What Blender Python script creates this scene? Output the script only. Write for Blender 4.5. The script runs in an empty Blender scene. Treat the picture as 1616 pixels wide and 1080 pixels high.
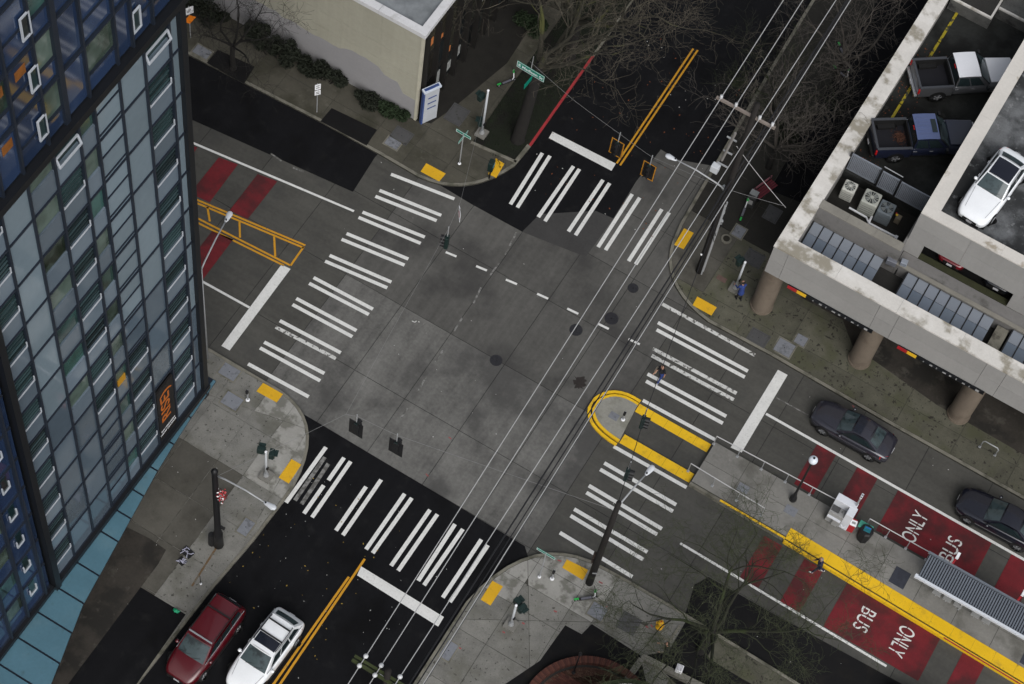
import bpy, bmesh, math, random
from mathutils import Vector, Matrix

random.seed(7)
SC = bpy.context.scene
COL = SC.collection
R = math.radians

# ------------------------------------------------------------------ camera
# Surveyed from the photograph: focal length 3400 px at 1616 px width, nadir vanishing point (435, 2350),
# world x runs along the avenue (to the lower right), world y along the side street (to the upper right).
FPX, CX, CY, CAM_H = 3400.0, 808.0, 540.0, 101.0
CAM_XY = (19.04538, -51.48635)
_d = Vector((435 - CX, 2350 - CY, FPX)).normalized()
_h = (Vector((0, 0, 1)) - _d * _d.z).normalized()
_r = _d.cross(_h)
_c, _s = math.cos(R(20.3)), math.sin(R(20.3))

def cam_to_world(v):
    a, b = v.dot(_r), v.dot(_h)
    return Vector((_c * a - _s * b, _s * a + _c * b, -v.dot(_d)))

def P(px, py, z=0.0):
    """The place in the world that stands at height z where the photograph shows pixel (px, py)."""
    w = cam_to_world(Vector((px - CX, py - CY, FPX)))
    t = (z - CAM_H) / w.z
    return Vector((CAM_XY[0] + w.x * t, CAM_XY[1] + w.y * t, z))

cam_data = bpy.data.cameras.new('camera')
cam_data.sensor_width = 36.0
cam_data.lens = FPX / 1616.0 * 36.0
cam_data.clip_start = 1.0
cam_data.clip_end = 600.0
cam = bpy.data.objects.new('camera', cam_data)
COL.objects.link(cam)
_X, _Y, _Z = cam_to_world(Vector((1, 0, 0))), cam_to_world(Vector((0, -1, 0))), cam_to_world(Vector((0, 0, -1)))
cam.matrix_world = Matrix(((_X.x, _Y.x, _Z.x, CAM_XY[0]), (_X.y, _Y.y, _Z.y, CAM_XY[1]), (_X.z, _Y.z, _Z.z, CAM_H), (0, 0, 0, 1)))
SC.camera = cam

# ------------------------------------------------------------------ sky, sun, exposure (dull overcast winter day)
SUN_EL, SUN_ROT = 44.0, 140.0
world = bpy.data.worlds.new('World')
SC.world = world
world.use_nodes = True
wn = world.node_tree
wn.nodes.clear()
sky = wn.nodes.new('ShaderNodeTexSky')
sky.sky_type = 'NISHITA'
sky.sun_disc = False
sky.sun_elevation = R(SUN_EL)
sky.sun_rotation = R(SUN_ROT)
sky.dust_density = 3.0
hsv = wn.nodes.new('ShaderNodeHueSaturation')
hsv.inputs['Saturation'].default_value = 0.3
bg = wn.nodes.new('ShaderNodeBackground')
bg.inputs['Strength'].default_value = 0.1
wo = wn.nodes.new('ShaderNodeOutputWorld')
wn.links.new(sky.outputs[0], hsv.inputs['Color'])
wn.links.new(hsv.outputs[0], bg.inputs[0])
wn.links.new(bg.outputs[0], wo.inputs[0])
sun_data = bpy.data.lights.new('sun', 'SUN')
sun_data.energy = 1.2
sun_data.angle = R(50)
sun_data.color = (1.0, 0.985, 0.97)
sun = bpy.data.objects.new('sun', sun_data)
COL.objects.link(sun)
_az = R(SUN_ROT)
_sd = Vector((math.sin(_az) * math.cos(R(SUN_EL)), math.cos(_az) * math.cos(R(SUN_EL)), math.sin(R(SUN_EL))))
sun.rotation_euler = _sd.to_track_quat('Z', 'Y').to_euler()
vs = SC.view_settings
vs.view_transform = 'Standard'
vs.look = 'None'
vs.gamma = 1.0
vs.use_curve_mapping = False
vs.exposure = 0.55

# ------------------------------------------------------------------ materials
MATS = {}

def mat(name, col, rough=0.75, var=0.18, scale=1.2, metal=0.0, spec=0.35, bump=0.0, bscale=30.0, local=False,
        orand=0.0, dirt=None, dirt2=None, streak=None, coat=0.0):
    """Procedural surface: base colour varied by two octaves of noise, optional stains, bump and per-object tone."""
    if name in MATS:
        return MATS[name]
    m = bpy.data.materials.new(name)
    m.use_nodes = True
    nt = m.node_tree
    N, L = nt.nodes, nt.links
    b = N['Principled BSDF']
    b.inputs['Roughness'].default_value = rough
    b.inputs['Metallic'].default_value = metal
    b.inputs['Specular IOR Level'].default_value = spec
    if coat:
        b.inputs['Coat Weight'].default_value = coat
        b.inputs['Coat Roughness'].default_value = 0.08
    if local:
        pos = N.new('ShaderNodeTexCoord').outputs['Object']
    else:
        pos = N.new('ShaderNodeNewGeometry').outputs['Position']

    def noise(sc, det=5.0, vec=None, rgh=0.6):
        n = N.new('ShaderNodeTexNoise')
        n.inputs['Scale'].default_value = sc
        n.inputs['Detail'].default_value = det
        n.inputs['Roughness'].default_value = rgh
        L.new(vec or pos, n.inputs['Vector'])
        return n.outputs['Fac']

    def math_(op, a, c=None):
        n = N.new('ShaderNodeMath')
        n.operation = op
        for i, v in enumerate((a, c)):
            if v is None:
                continue
            if isinstance(v, (int, float)):
                n.inputs[i].default_value = v
            else:
                L.new(v, n.inputs[i])
        return n.outputs[0]

    def ramp(fac, lo, hi):
        n = N.new('ShaderNodeMapRange')
        n.interpolation_type = 'SMOOTHSTEP'
        n.inputs['From Min'].default_value = lo
        n.inputs['From Max'].default_value = hi
        L.new(fac, n.inputs['Value'])
        return n.outputs['Result']

    n1 = noise(scale)
    n2 = noise(scale * 11.0, 3.0)
    v = math_('ADD', math_('MULTIPLY', math_('SUBTRACT', n1, 0.5), var * 2.6), math_('MULTIPLY', math_('SUBTRACT', n2, 0.5), var * 1.6))
    v = math_('ADD', v, 1.0)
    if streak:
        mp = N.new('ShaderNodeMapping')
        mp.inputs['Scale'].default_value = streak[0]
        L.new(pos, mp.inputs['Vector'])
        v = math_('ADD', v, math_('MULTIPLY', math_('SUBTRACT', noise(1.0, 4.0, mp.outputs[0]), 0.5), streak[1]))
    if orand:
        oi = N.new('ShaderNodeObjectInfo')
        v = math_('ADD', v, math_('MULTIPLY', math_('SUBTRACT', oi.outputs['Random'], 0.5), 2 * orand))
    sc = N.new('ShaderNodeVectorMath')
    sc.operation = 'SCALE'
    sc.inputs[0].default_value = col[:3]
    L.new(v, sc.inputs['Scale'])
    out = sc.outputs[0]
    for dd in (dirt, dirt2):
        if not dd:
            continue
        mx = N.new('ShaderNodeMix')
        mx.data_type = 'RGBA'
        f = ramp(noise(dd[1], 6.0), dd[2], dd[3])
        if len(dd) > 4:
            f = math_('MULTIPLY', f, dd[4])
        L.new(f, mx.inputs['Factor'])
        L.new(out, mx.inputs[6])
        mx.inputs[7].default_value = (*dd[0], 1)
        out = mx.outputs[2]
    L.new(out, b.inputs['Base Color'])
    if bump:
        bp = N.new('ShaderNodeBump')
        bp.inputs['Strength'].default_value = bump
        bp.inputs['Distance'].default_value = 0.02
        L.new(noise(bscale, 4.0), bp.inputs['Height'])
        L.new(bp.outputs[0], b.inputs['Normal'])
    MATS[name] = m
    return m

def glass(name, cols, rough=0.06, spec=0.5, metal=0.0):
    """Window glass: reflective, the room behind it varies from pane to pane (per object)."""
    if name in MATS:
        return MATS[name]
    m = bpy.data.materials.new(name)
    m.use_nodes = True
    N, L = m.node_tree.nodes, m.node_tree.links
    b = N['Principled BSDF']
    b.inputs['Roughness'].default_value = rough
    b.inputs['Specular IOR Level'].default_value = spec
    b.inputs['Metallic'].default_value = metal
    oi = N.new('ShaderNodeObjectInfo')
    pos = N.new('ShaderNodeNewGeometry').outputs['Position']
    n = N.new('ShaderNodeTexNoise')
    n.inputs['Scale'].default_value = 0.9
    n.inputs['Detail'].default_value = 4
    L.new(pos, n.inputs['Vector'])
    ad = N.new('ShaderNodeMath')
    ad.operation = 'MULTIPLY_ADD'
    L.new(n.outputs['Fac'], ad.inputs[0])
    ad.inputs[1].default_value = 0.5
    L.new(oi.outputs['Random'], ad.inputs[2])
    fr = N.new('ShaderNodeMath')
    fr.operation = 'SUBTRACT'
    L.new(ad.outputs[0], fr.inputs[0])
    fr.inputs[1].default_value = 0.25
    cr = N.new('ShaderNodeValToRGB')
    el = cr.color_ramp.elements
    el[0].color = (*cols[0], 1)
    el[1].color = (*cols[-1], 1)
    for i, c in enumerate(cols[1:-1]):
        e = el.new((i + 1) / (len(cols) - 1))
        e.color = (*c, 1)
    L.new(fr.outputs[0], cr.inputs[0])
    L.new(cr.outputs[0], b.inputs['Base Color'])
    MATS[name] = m
    return m

def emission(name, col, strength):
    if name in MATS:
        return MATS[name]
    m = bpy.data.materials.new(name)
    m.use_nodes = True
    b = m.node_tree.nodes['Principled BSDF']
    b.inputs['Base Color'].default_value = (*col, 1)
    b.inputs['Emission Color'].default_value = (*col, 1)
    b.inputs['Emission Strength'].default_value = strength
    MATS[name] = m
    return m

CONC = mat('road_concrete', (0.112, 0.11, 0.103), 0.85, 0.5, 0.5, bump=0.12, bscale=60, orand=0.09,
           dirt=((0.05, 0.049, 0.047), 0.2, 0.46, 0.62, 0.8), dirt2=((0.15, 0.14, 0.125), 0.9, 0.6, 0.8, 0.4),
           streak=((2.2, 0.12, 1.0), 0.8))
CONC_D = mat('road_concrete_dark', (0.08, 0.078, 0.072), 0.85, 0.32, 0.35, bump=0.12, bscale=60, orand=0.1,
           dirt=((0.035, 0.034, 0.033), 0.22, 0.46, 0.66, 0.8), dirt2=((0.12, 0.115, 0.1), 0.8, 0.6, 0.8, 0.4), streak=((2.4, 0.1, 1.0), 0.7))
CONC_X = mat('road_concrete_avenue', (0.06, 0.0585, 0.052), 0.85, 0.3, 0.45, bump=0.12, bscale=60, orand=0.09,
             dirt=((0.04, 0.04, 0.038), 0.3, 0.5, 0.72, 0.7), streak=((0.1, 2.4, 1.0), 0.55))
JOINT = mat('joint_sealant', (0.018, 0.018, 0.018), 0.9, 0.2)
ASPH = mat('asphalt', (0.0062, 0.0064, 0.0075), 0.85, 0.25, 0.5, spec=0.12, bump=0.3, bscale=90,
           dirt=((0.02, 0.02, 0.02), 1.1, 0.54, 0.74, 0.5), dirt2=((0.003, 0.003, 0.0034), 0.22, 0.5, 0.66, 0.8), streak=((1.6, 0.08, 1.0), 0.8))
ASPH2 = mat('asphalt_patch', (0.009, 0.009, 0.0095), 0.88, 0.25, 0.7, spec=0.12, bump=0.3, bscale=80,
            dirt=((0.02, 0.018, 0.015), 0.8, 0.5, 0.75, 0.6))
WALK = mat('sidewalk_concrete', (0.16, 0.157, 0.143), 0.85, 0.34, 1.4, bump=0.1, bscale=50, orand=0.1,
           dirt=((0.1, 0.098, 0.08), 0.6, 0.48, 0.7, 0.8), dirt2=((0.04, 0.038, 0.032), 5.5, 0.6, 0.67, 0.9))
WALK_MOSS = mat('sidewalk_mossy', (0.075, 0.073, 0.054), 0.9, 0.4, 1.3, bump=0.1, bscale=50, orand=0.1,
                dirt=((0.06, 0.062, 0.035), 0.7, 0.45, 0.68, 0.85), dirt2=((0.02, 0.018, 0.014), 4.2, 0.585, 0.65, 0.95))
WALK_LIGHT = mat('sidewalk_fresh', (0.27, 0.265, 0.245), 0.85, 0.2, 0.9, bump=0.1, bscale=50, orand=0.06,
           dirt=((0.12, 0.118, 0.1), 1.3, 0.47, 0.62, 0.85), dirt2=((0.06, 0.058, 0.05), 4.5, 0.64, 0.73, 0.8))
WALK_NW = mat('sidewalk_nw_dark', (0.062, 0.058, 0.045), 0.9, 0.3, 0.9, bump=0.1, bscale=50, orand=0.14,
           dirt=((0.032, 0.031, 0.02), 0.6, 0.46, 0.68, 0.85), dirt2=((0.1, 0.095, 0.078), 1.6, 0.62, 0.74, 0.7))  # darker tone for the north-west pavement slabs
WALK_OLD = mat('sidewalk_dark', (0.075, 0.071, 0.06), 0.9, 0.25, 0.8, bump=0.1, bscale=50, orand=0.12,
               dirt=((0.045, 0.042, 0.034), 0.5, 0.45, 0.68, 0.9), dirt2=((0.025, 0.024, 0.02), 4.0, 0.66, 0.74, 0.8))
WALKBASE = mat('sidewalk_base', (0.05, 0.048, 0.04), 0.9, 0.3)
WALKBASE_L = mat('sidewalk_base_pale', (0.22, 0.215, 0.195), 0.9, 0.35, 1.0, dirt=((0.05, 0.048, 0.04), 0.8, 0.48, 0.6))
KERB = mat('kerb_concrete', (0.16, 0.152, 0.125), 0.88, 0.25, 1.5, dirt=((0.05, 0.05, 0.035), 1.2, 0.45, 0.7, 0.85))
KERB_RED = mat('kerb_red_paint', (0.3, 0.025, 0.03), 0.75, 0.25, 2.0, dirt=((0.1, 0.09, 0.08), 2.5, 0.6, 0.75, 0.8))
WHITE = mat('white_road_paint', (0.62, 0.62, 0.6), 0.7, 0.12, 2.0, dirt=((0.16, 0.157, 0.145), 3.0, 0.64, 0.76, 0.4), dirt2=((0.36, 0.36, 0.34), 9.0, 0.5, 0.75, 0.5))
WHITE_WORN = mat('white_road_paint_worn', (0.55, 0.55, 0.53), 0.75, 0.2, 3.0, dirt=((0.09, 0.088, 0.08), 4.0, 0.53, 0.6), dirt2=((0.25, 0.25, 0.23), 12.0, 0.45, 0.7, 0.6))
WHITE_GHOST = mat('white_road_paint_ghost', (0.19, 0.188, 0.18), 0.8, 0.3, 3.0, dirt=((0.085, 0.083, 0.077), 4.0, 0.42, 0.56))
YELLOW = mat('yellow_road_paint', (0.5, 0.24, 0.012), 0.7, 0.18, 2.0, dirt=((0.12, 0.09, 0.05), 4.0, 0.6, 0.72, 0.8))
TACT = mat('tactile_yellow', (0.6, 0.34, 0.01), 0.6, 0.1, 1.5, bump=0.6, bscale=16, dirt=((0.35, 0.2, 0.02), 3.0, 0.55, 0.75, 0.6))
TACT_BRIGHT = mat('platform_yellow', (0.72, 0.44, 0.01), 0.55, 0.1, 1.5, bump=0.6, bscale=16, dirt=((0.36, 0.22, 0.03), 1.6, 0.52, 0.72, 0.6), dirt2=((0.12, 0.09, 0.03), 5.0, 0.63, 0.72, 0.6))
REDLANE = mat('red_lane_paint', (0.13, 0.0095, 0.014), 0.8, 0.28, 1.5, bump=0.15, bscale=70, dirt=((0.05, 0.011, 0.012), 0.55, 0.42, 0.62, 0.85), dirt2=((0.05, 0.03, 0.028), 5.0, 0.6, 0.72, 0.5), streak=((0.15, 2.6, 1), 0.4))
IRON = mat('cast_iron', (0.03, 0.03, 0.034), 0.6, 0.3, 6.0, metal=0.4, bump=0.5, bscale=30)
LID = mat('vault_lid', (0.17, 0.18, 0.2), 0.6, 0.25, 3.0, spec=0.4, dirt=((0.08, 0.08, 0.085), 3.0, 0.5, 0.7, 0.8))
LID_D = mat('vault_lid_dark', (0.065, 0.065, 0.066), 0.65, 0.3, 3.0, dirt=((0.035, 0.034, 0.03), 3.0, 0.5, 0.7, 0.8))
SOIL = mat('soil_ground', (0.02, 0.018, 0.013), 0.95, 0.4, 1.5, bump=0.5, bscale=12)
TURF = mat('turf', (0.0065, 0.009, 0.004), 0.95, 0.4, 2.0, bump=0.6, bscale=25, dirt=((0.006, 0.0055, 0.004), 0.8, 0.5, 0.65))
BLACK = mat('black_metal', (0.008, 0.008, 0.009), 0.5, 0.2, 3.0, spec=0.4)
GALV = mat('galvanised_steel', (0.36, 0.37, 0.38), 0.5, 0.15, 3.0, metal=0.35)
SPANW = mat('span_wire_grey', (0.2, 0.2, 0.2), 0.6, 0.1)
WIREW = mat('bare_wire', (0.42, 0.42, 0.42), 0.5, 0.1, 3.0, metal=0.2)
WIRED = mat('dark_cable', (0.012, 0.012, 0.014), 0.6, 0.1)
WOODPOLE = mat('creosoted_wood', (0.012, 0.01, 0.009), 0.85, 0.4, 3.0, bump=0.4, bscale=20)
SIGGREEN = mat('signal_dark_green', (0.008, 0.02, 0.018), 0.45, 0.2, 4.0)
SIGNGREEN = mat('street_sign_green', (0.0, 0.19, 0.13), 0.5, 0.08, 3.0)
SIGNWHITE = mat('sign_white', (0.75, 0.76, 0.78), 0.5, 0.05, 3.0)
ORANGE = mat('orange_sheet', (0.75, 0.2, 0.01), 0.55, 0.08, 3.0)
REDP = mat('red_enamel', (0.33, 0.015, 0.02), 0.4, 0.12, 3.0)
LEDGREEN = mat('lens_green', (0.02, 0.15, 0.1), 0.25, 0.1)
LENSDARK = mat('lens_dark', (0.03, 0.03, 0.03), 0.25, 0.1)

# ------------------------------------------------------------------ mesh helpers
class MB:
    def __init__(self):
        self.v, self.f = [], []

    def add(self, verts, faces):
        n = len(self.v)
        self.v += [tuple(p) for p in verts]
        self.f += [tuple(i + n for i in q) for q in faces]
        return self

    def box(self, c, s, rz=0.0, rx=0.0, ry=0.0):
        M = Matrix.Rotation(rz, 3, 'Z') @ Matrix.Rotation(ry, 3, 'Y') @ Matrix.Rotation(rx, 3, 'X')
        c = Vector(c)
        vs_ = [c + M @ Vector((x * s[0] / 2, y * s[1] / 2, z * s[2] / 2)) for x in (-1, 1) for y in (-1, 1) for z in (-1, 1)]
        return self.add(vs_, [(0, 1, 3, 2), (4, 6, 7, 5), (0, 4, 5, 1), (2, 3, 7, 6), (0, 2, 6, 4), (1, 5, 7, 3)])

    def span(self, x0, x1, y0, y1, z0, z1):
        return self.box(((x0 + x1) / 2, (y0 + y1) / 2, (z0 + z1) / 2), (x1 - x0, y1 - y0, z1 - z0))

    def prism(self, poly, z0, z1, bottom=False):
        n = len(poly)
        vs_ = [(p[0], p[1], z0) for p in poly] + [(p[0], p[1], z1) for p in poly]
        fs = [tuple(range(n, 2 * n))] + [(i, (i + 1) % n, n + (i + 1) % n, n + i) for i in range(n)]
        if bottom:
            fs.append(tuple(range(n - 1, -1, -1)))
        return self.add(vs_, fs)

    def tube(self, pts, rad, n=8, cap=True):
        pts = [Vector(p) for p in pts]
        if isinstance(rad, (int, float)):
            rad = [rad] * len(pts)
        rings = []
        up = None
        for i, p in enumerate(pts):
            t = (pts[min(i + 1, len(pts) - 1)] - pts[max(i - 1, 0)])
            t = t.normalized() if t.length > 1e-9 else Vector((0, 0, 1))
            if up is None:
                up = Vector((1, 0, 0)) if abs(t.x) < 0.8 else Vector((0, 1, 0))
            a = (up - t * up.dot(t))
            a = a.normalized() if a.length > 1e-6 else t.orthogonal().normalized()
            up = a
            b = t.cross(a)
            rings.append([p + (a * math.cos(2 * math.pi * k / n) + b * math.sin(2 * math.pi * k / n)) * rad[i] for k in range(n)])
        vs_ = [q for r_ in rings for q in r_]
        fs = []
        for i in range(len(pts) - 1):
            for k in range(n):
                fs.append((i * n + k, i * n + (k + 1) % n, (i + 1) * n + (k + 1) % n, (i + 1) * n + k))
        if cap:
            fs.append(tuple(range(n - 1, -1, -1)))
            fs.append(tuple(range((len(pts) - 1) * n, len(pts) * n)))
        return self.add(vs_, fs)

    def cyl(self, c, r, h, n=16, axis='Z'):
        c = Vector(c)
        a = {'Z': Vector((0, 0, h)), 'X': Vector((h, 0, 0)), 'Y': Vector((0, h, 0))}[axis]
        return self.tube([c, c + a], r, n)

    def ball(self, c, r, n=10, m=7, sz=1.0):
        c = Vector(c)
        pts = [c + Vector((0, 0, -r * sz + 2 * r * sz * i / m)) for i in range(m + 1)]
        rad = [max(r * math.sqrt(max(0, 1 - (-1 + 2 * i / m) ** 2)), r * 0.02) for i in range(m + 1)]
        return self.tube(pts, rad, n)

    def grid(self, fn, nu, nv):
        vs_ = [fn(i / nu, j / nv) for j in range(nv + 1) for i in range(nu + 1)]
        fs = [(j * (nu + 1) + i, j * (nu + 1) + i + 1, (j + 1) * (nu + 1) + i + 1, (j + 1) * (nu + 1) + i) for j in range(nv) for i in range(nu)]
        return self.add(vs_, fs)

    def build(self, name, material, parent=None, world=False, smooth=False, mods=None):
        me = bpy.data.meshes.new(name)
        vv = self.v
        if world and parent is not None:
            o = parent.location
            if parent.parent is not None:
                o = o + parent.parent.location
            vv = [(p[0] - o[0], p[1] - o[1], p[2] - o[2]) for p in vv]
        me.from_pydata(vv, [], self.f)
        me.validate()
        bm = bmesh.new()
        bm.from_mesh(me)
        bmesh.ops.recalc_face_normals(bm, faces=bm.faces)
        bm.to_mesh(me)
        bm.free()
        if smooth:
            for p in me.polygons:
                p.use_smooth = True
        me.materials.append(material)
        return link(name, me, parent, mods)

def link(name, me, parent=None, mods=None):
    ob = bpy.data.objects.new(name, me)
    COL.objects.link(ob)
    if parent is not None:
        ob.parent = parent
    for k, a in (mods or {}).items():
        if k == 'subsurf':
            md = ob.modifiers.new('s', 'SUBSURF')
            md.levels = a
            md.render_levels = a
        if k == 'bevel':
            md = ob.modifiers.new('b', 'BEVEL')
            md.width = a[0]
            md.segments = a[1]
    return ob

def tag(o, label=None, cat=None, group=None, kind=None):
    if label:
        o['label'] = label
    if cat:
        o['category'] = cat
    if group:
        o['group'] = group
    if kind:
        o['kind'] = kind
    return o

def thing(name, label, cat, loc=(0, 0, 0), rz=0.0, group=None):
    o = bpy.data.objects.new(name, None)
    o.empty_display_size = 0.2
    COL.objects.link(o)
    o.location = loc
    o.rotation_euler = (0, 0, rz)
    return tag(o, label, cat, group)

def struct(name):
    o = bpy.data.objects.new(name, None)
    COL.objects.link(o)
    o['kind'] = 'structure'
    return o

def copy_tree(o, parent=None):
    c = o.copy()
    COL.objects.link(c)
    c.parent = parent
    for ch in list(o.children):
        copy_tree(ch, c)
    return c

_boxes = {}

def cell(name, m, parent, c, s, key=''):
    """A box piece that shares its mesh with alike pieces (c in world coordinates)."""
    k = (round(s[0], 3), round(s[1], 3), round(s[2], 3), m.name, key)
    if k not in _boxes:
        b = MB().box((0, 0, 0), s)
        me = bpy.data.meshes.new(name)
        me.from_pydata(b.v, [], b.f)
        me.materials.append(m)
        _boxes[k] = me
    ob = bpy.data.objects.new(name, _boxes[k])
    COL.objects.link(ob)
    o = Vector((0, 0, 0))
    p = parent
    while p is not None:
        o = o + p.location
        p = p.parent
    ob.parent = parent
    ob.location = Vector(c) - o
    return ob

def offset(poly, d):
    """Offset an open polyline to its left by d."""
    out = []
    for i, p in enumerate(poly):
        a, b = Vector(poly[max(i - 1, 0)][:2]), Vector(poly[min(i + 1, len(poly) - 1)][:2])
        t = (b - a).normalized()
        out.append((p[0] - t.y * d, p[1] + t.x * d))
    return out

def slabs(poly, xs, ys, z0, z1, parent, mats, name='paving_slab', gap=0.012, lines=(), pick=None, thick=None):
    """Cut a flat polygon along lines into pieces with open joints; each piece becomes its own object."""
    bm = bmesh.new()
    bm.faces.new([bm.verts.new((p[0], p[1], 0)) for p in poly])
    cuts = [((x, 0, 0), (1, 0, 0)) for x in xs] + [((0, y, 0), (0, 1, 0)) for y in ys]
    for a, b in lines:
        a, b = Vector((a[0], a[1], 0)), Vector((b[0], b[1], 0))
        t = (b - a).normalized()
        cuts.append((tuple(a), (-t.y, t.x, 0)))
    for co, no in cuts:
        bmesh.ops.bisect_plane(bm, geom=bm.verts[:] + bm.edges[:] + bm.faces[:], plane_co=co, plane_no=no)
    fs = bm.faces[:]
    bmesh.ops.inset_individual(bm, faces=fs, thickness=gap, use_even_offset=True)
    obs = []
    for f in fs:
        if not f.is_valid or f.calc_area() < 0.04:
            continue
        pts = [v.co.copy() for v in f.verts]
        c = sum(pts, Vector()) / len(pts)
        m = pick(c) if pick else (mats[0] if len(mats) == 1 else random.choice(mats))
        if m is None:
            continue
        dz = random.uniform(-0.003, 0.003)
        if f.normal.z < 0:
            pts.reverse()
        obs.append(MB().prism([(p.x, p.y) for p in pts], z0, z1 + dz).build(name, m, parent))
    bm.free()
    return obs

def strip(a, b, w, z, m, name, parent, h=0.004, ext=0.0):
    """A painted line from a to b (world points) of width w."""
    a, b = Vector((a[0], a[1], 0)), Vector((b[0], b[1], 0))
    t = (b - a).normalized()
    a, b = a - t * ext, b + t * ext
    n = Vector((-t.y, t.x, 0)) * (w / 2)
    return MB().prism([a - n, b - n, b + n, a + n], z - h, z).build(name, m, parent)

def quad(px, z, m, name, parent, h=0.004):
    return MB().prism([P(x, y, z) for x, y in px], z - h, z).build(name, m, parent)

def zz(o, s, pts):
    """Zoomed-crop coordinates to photograph pixels."""
    return [(o[0] + x / s, o[1] + y / s) for x, y in pts]

def text_obj(body, name, m, parent, size=1.0, extrude=0.003, bold=0.0, sx=1.0, align='CENTER', spacing=1.0, gap=None):
    """Lettering as a mesh in its own xy plane."""
    cu = bpy.data.curves.new('lettering', 'FONT')
    cu.body = body
    cu.size = size
    cu.extrude = extrude
    cu.offset = bold
    cu.align_x = align
    cu.align_y = 'CENTER'
    cu.space_character = spacing
    tmp = bpy.data.objects.new('lettering', cu)
    COL.objects.link(tmp)
    dg = bpy.context.evaluated_depsgraph_get()
    me = bpy.data.meshes.new_from_object(tmp.evaluated_get(dg))
    bpy.data.objects.remove(tmp)
    bpy.data.curves.remove(cu)
    if gap:
        bm = bmesh.new()
        bm.from_mesh(me)
        for g in gap:
            for s_ in (-1, 1):
                bmesh.ops.bisect_plane(bm, geom=bm.verts[:] + bm.edges[:] + bm.faces[:], plane_co=(0, g[0] + s_ * g[1], 0), plane_no=(0, 1, 0))
            bmesh.ops.delete(bm, geom=[f for f in bm.faces if abs(f.calc_center_median().y - g[0]) < g[1] * 0.98], context='FACES')
        bm.to_mesh(me)
        bm.free()
    for v in me.vertices:
        v.co.x *= sx
    me.name = name
    me.materials.clear()
    me.materials.append(m)
    return link(name, me, parent)

# ================================================================== the ground
g = MB().prism([(-160, -160), (160, -160), (160, 160), (-160, 160)], -0.4, -0.06).build('ground', SOIL)
tag(g, kind='structure')
road = MB().prism([(-60, -10.95), (70, -10.95), (70, 18.5), (-60, 18.5)], -0.3, -0.022).build('road', JOINT)
tag(road, kind='structure')
slabs([(-60, -10.9), (70, -10.9), (70, 18.4), (-60, 18.4)],
      [-52, -48, -44, -40, -36, -32, -28, -24.5, -20.8, -17, -13.2, -9.6, -6.1, -3.0, 0.35, 3.6, 6.85, 10.5, 14.2, 18, 21.8, 25.6, 29.4, 33.2, 37, 41, 45, 49, 53, 57, 61, 65],
      [-9.7, -6.02, -1.38, 3.3, 7.05, 10.6, 14.4], -0.2, 0.0, road, [CONC], 'road_slab', 0.015,
      pick=lambda c: (CONC if c.y < -1.3 else CONC_D) if -6.3 < c.x < 7 else ((CONC_D if c.y > -1.3 else CONC) if -9.7 < c.x <= -6.3 else CONC_X))

# asphalt sheets
ZA, ZM, ZM2 = 0.012, 0.014, 0.02
a_n = MB().prism([P(*q) for q in [(680, 284), (745, 323), (824, 366), (852, 338), (940, 333), (968, 345), (985, 318), (1003, 288), (1043, 236), (1068, 252)]] +
                 [P(1125, 262), P(1150, 262), (4.6, 14), (4.6, 70), (-6.8, 70), (-6.8, 9)], -0.05, ZA)
s_n = a_n.build('asphalt_road', ASPH)
tag(s_n, kind='structure')
s_s = MB().prism([(-7.2, -70), (7.2, -70), (7.2, -10.4), P(828, 862), (-5.6, -9.66), (-7.2, -9.66)], -0.05, ZA).build('asphalt_road', ASPH)
tag(s_s, kind='structure')
s_w = MB().prism([P(592, 248), P(557, 303), P(300, 188), (-40, 0.6), (-60, -1), (-60, 8), (-12, 8)], -0.05, ZA).build('asphalt_lane', ASPH)
tag(s_w, kind='structure')
s_e = MB().prism([P(1082, 968), P(1096, 923), P(1118, 911), P(1240, 980), P(1420, 1078), (60, -8.2), (60, -9.6)], -0.05, ZA).build('asphalt_lane', ASPH2)
tag(s_e, kind='structure')
quad([(824, 366), (852, 338), (940, 333), (968, 345), (925, 405), (905, 398)], 0.008, mat('concrete_stained', (0.04, 0.039, 0.038), 0.8, 0.3, 0.8), 'stained_patch', road, 0.003)
# ------------------------------------------------------------------ painted markings
def stripes(o, s, segs, w, z, m, name, parent, ext=0.0):
    for a in segs:
        p = zz(o, s, [(a[0], a[1]), (a[2], a[3])])
        mm = a[4] if len(a) > 4 else m
        strip(P(*p[0]), P(*p[1]), w, z, mm, name, parent, ext=ext)

WS = 0.2
stripes((300, 200), 3.848, [(1220, 290, 1605, 440), (1150, 388, 1525, 540), (1125, 424, 1497, 572), (1047, 520, 1425, 672), (1023, 552, 1400, 710),
        (950, 650, 1325, 805), (920, 685, 1302, 842), (847, 783, 1222, 945), (820, 818, 1197, 980)], WS, ZM, WHITE, 'crosswalk_stripe', road)
stripes((300, 400), 3.848, [(750, 148, 1110, 340), (723, 183, 1085, 372), (645, 275, 1010, 470), (622, 312, 985, 507), (545, 410, 915, 605),
        (520, 448, 885, 640, WHITE_WORN), (450, 540, 815, 730), (425, 575, 790, 775), (352, 672, 720, 872)], WS, ZM, WHITE, 'crosswalk_stripe', road)
for a in [(855.9, 242, 805.5, 322.9), (867.8, 246.5, 816.4, 328), (905, 262.8, 849.4, 343.1), (914.4, 267.3, 860, 349.6), (951.6, 284.5, 897, 365.8),
          (962, 289.6, 908.2, 371.7), (997.6, 306.8, 943.8, 390.4), (1009.5, 312.5, 955.5, 395.1), (1044.3, 330.7, 991.9, 412.5), (1056, 335.9, 1003, 417.7)]:
    strip(P(a[0], a[1]), P(a[2], a[3]), 0.21, ZM2, WHITE, 'crosswalk_stripe', s_n)
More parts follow.
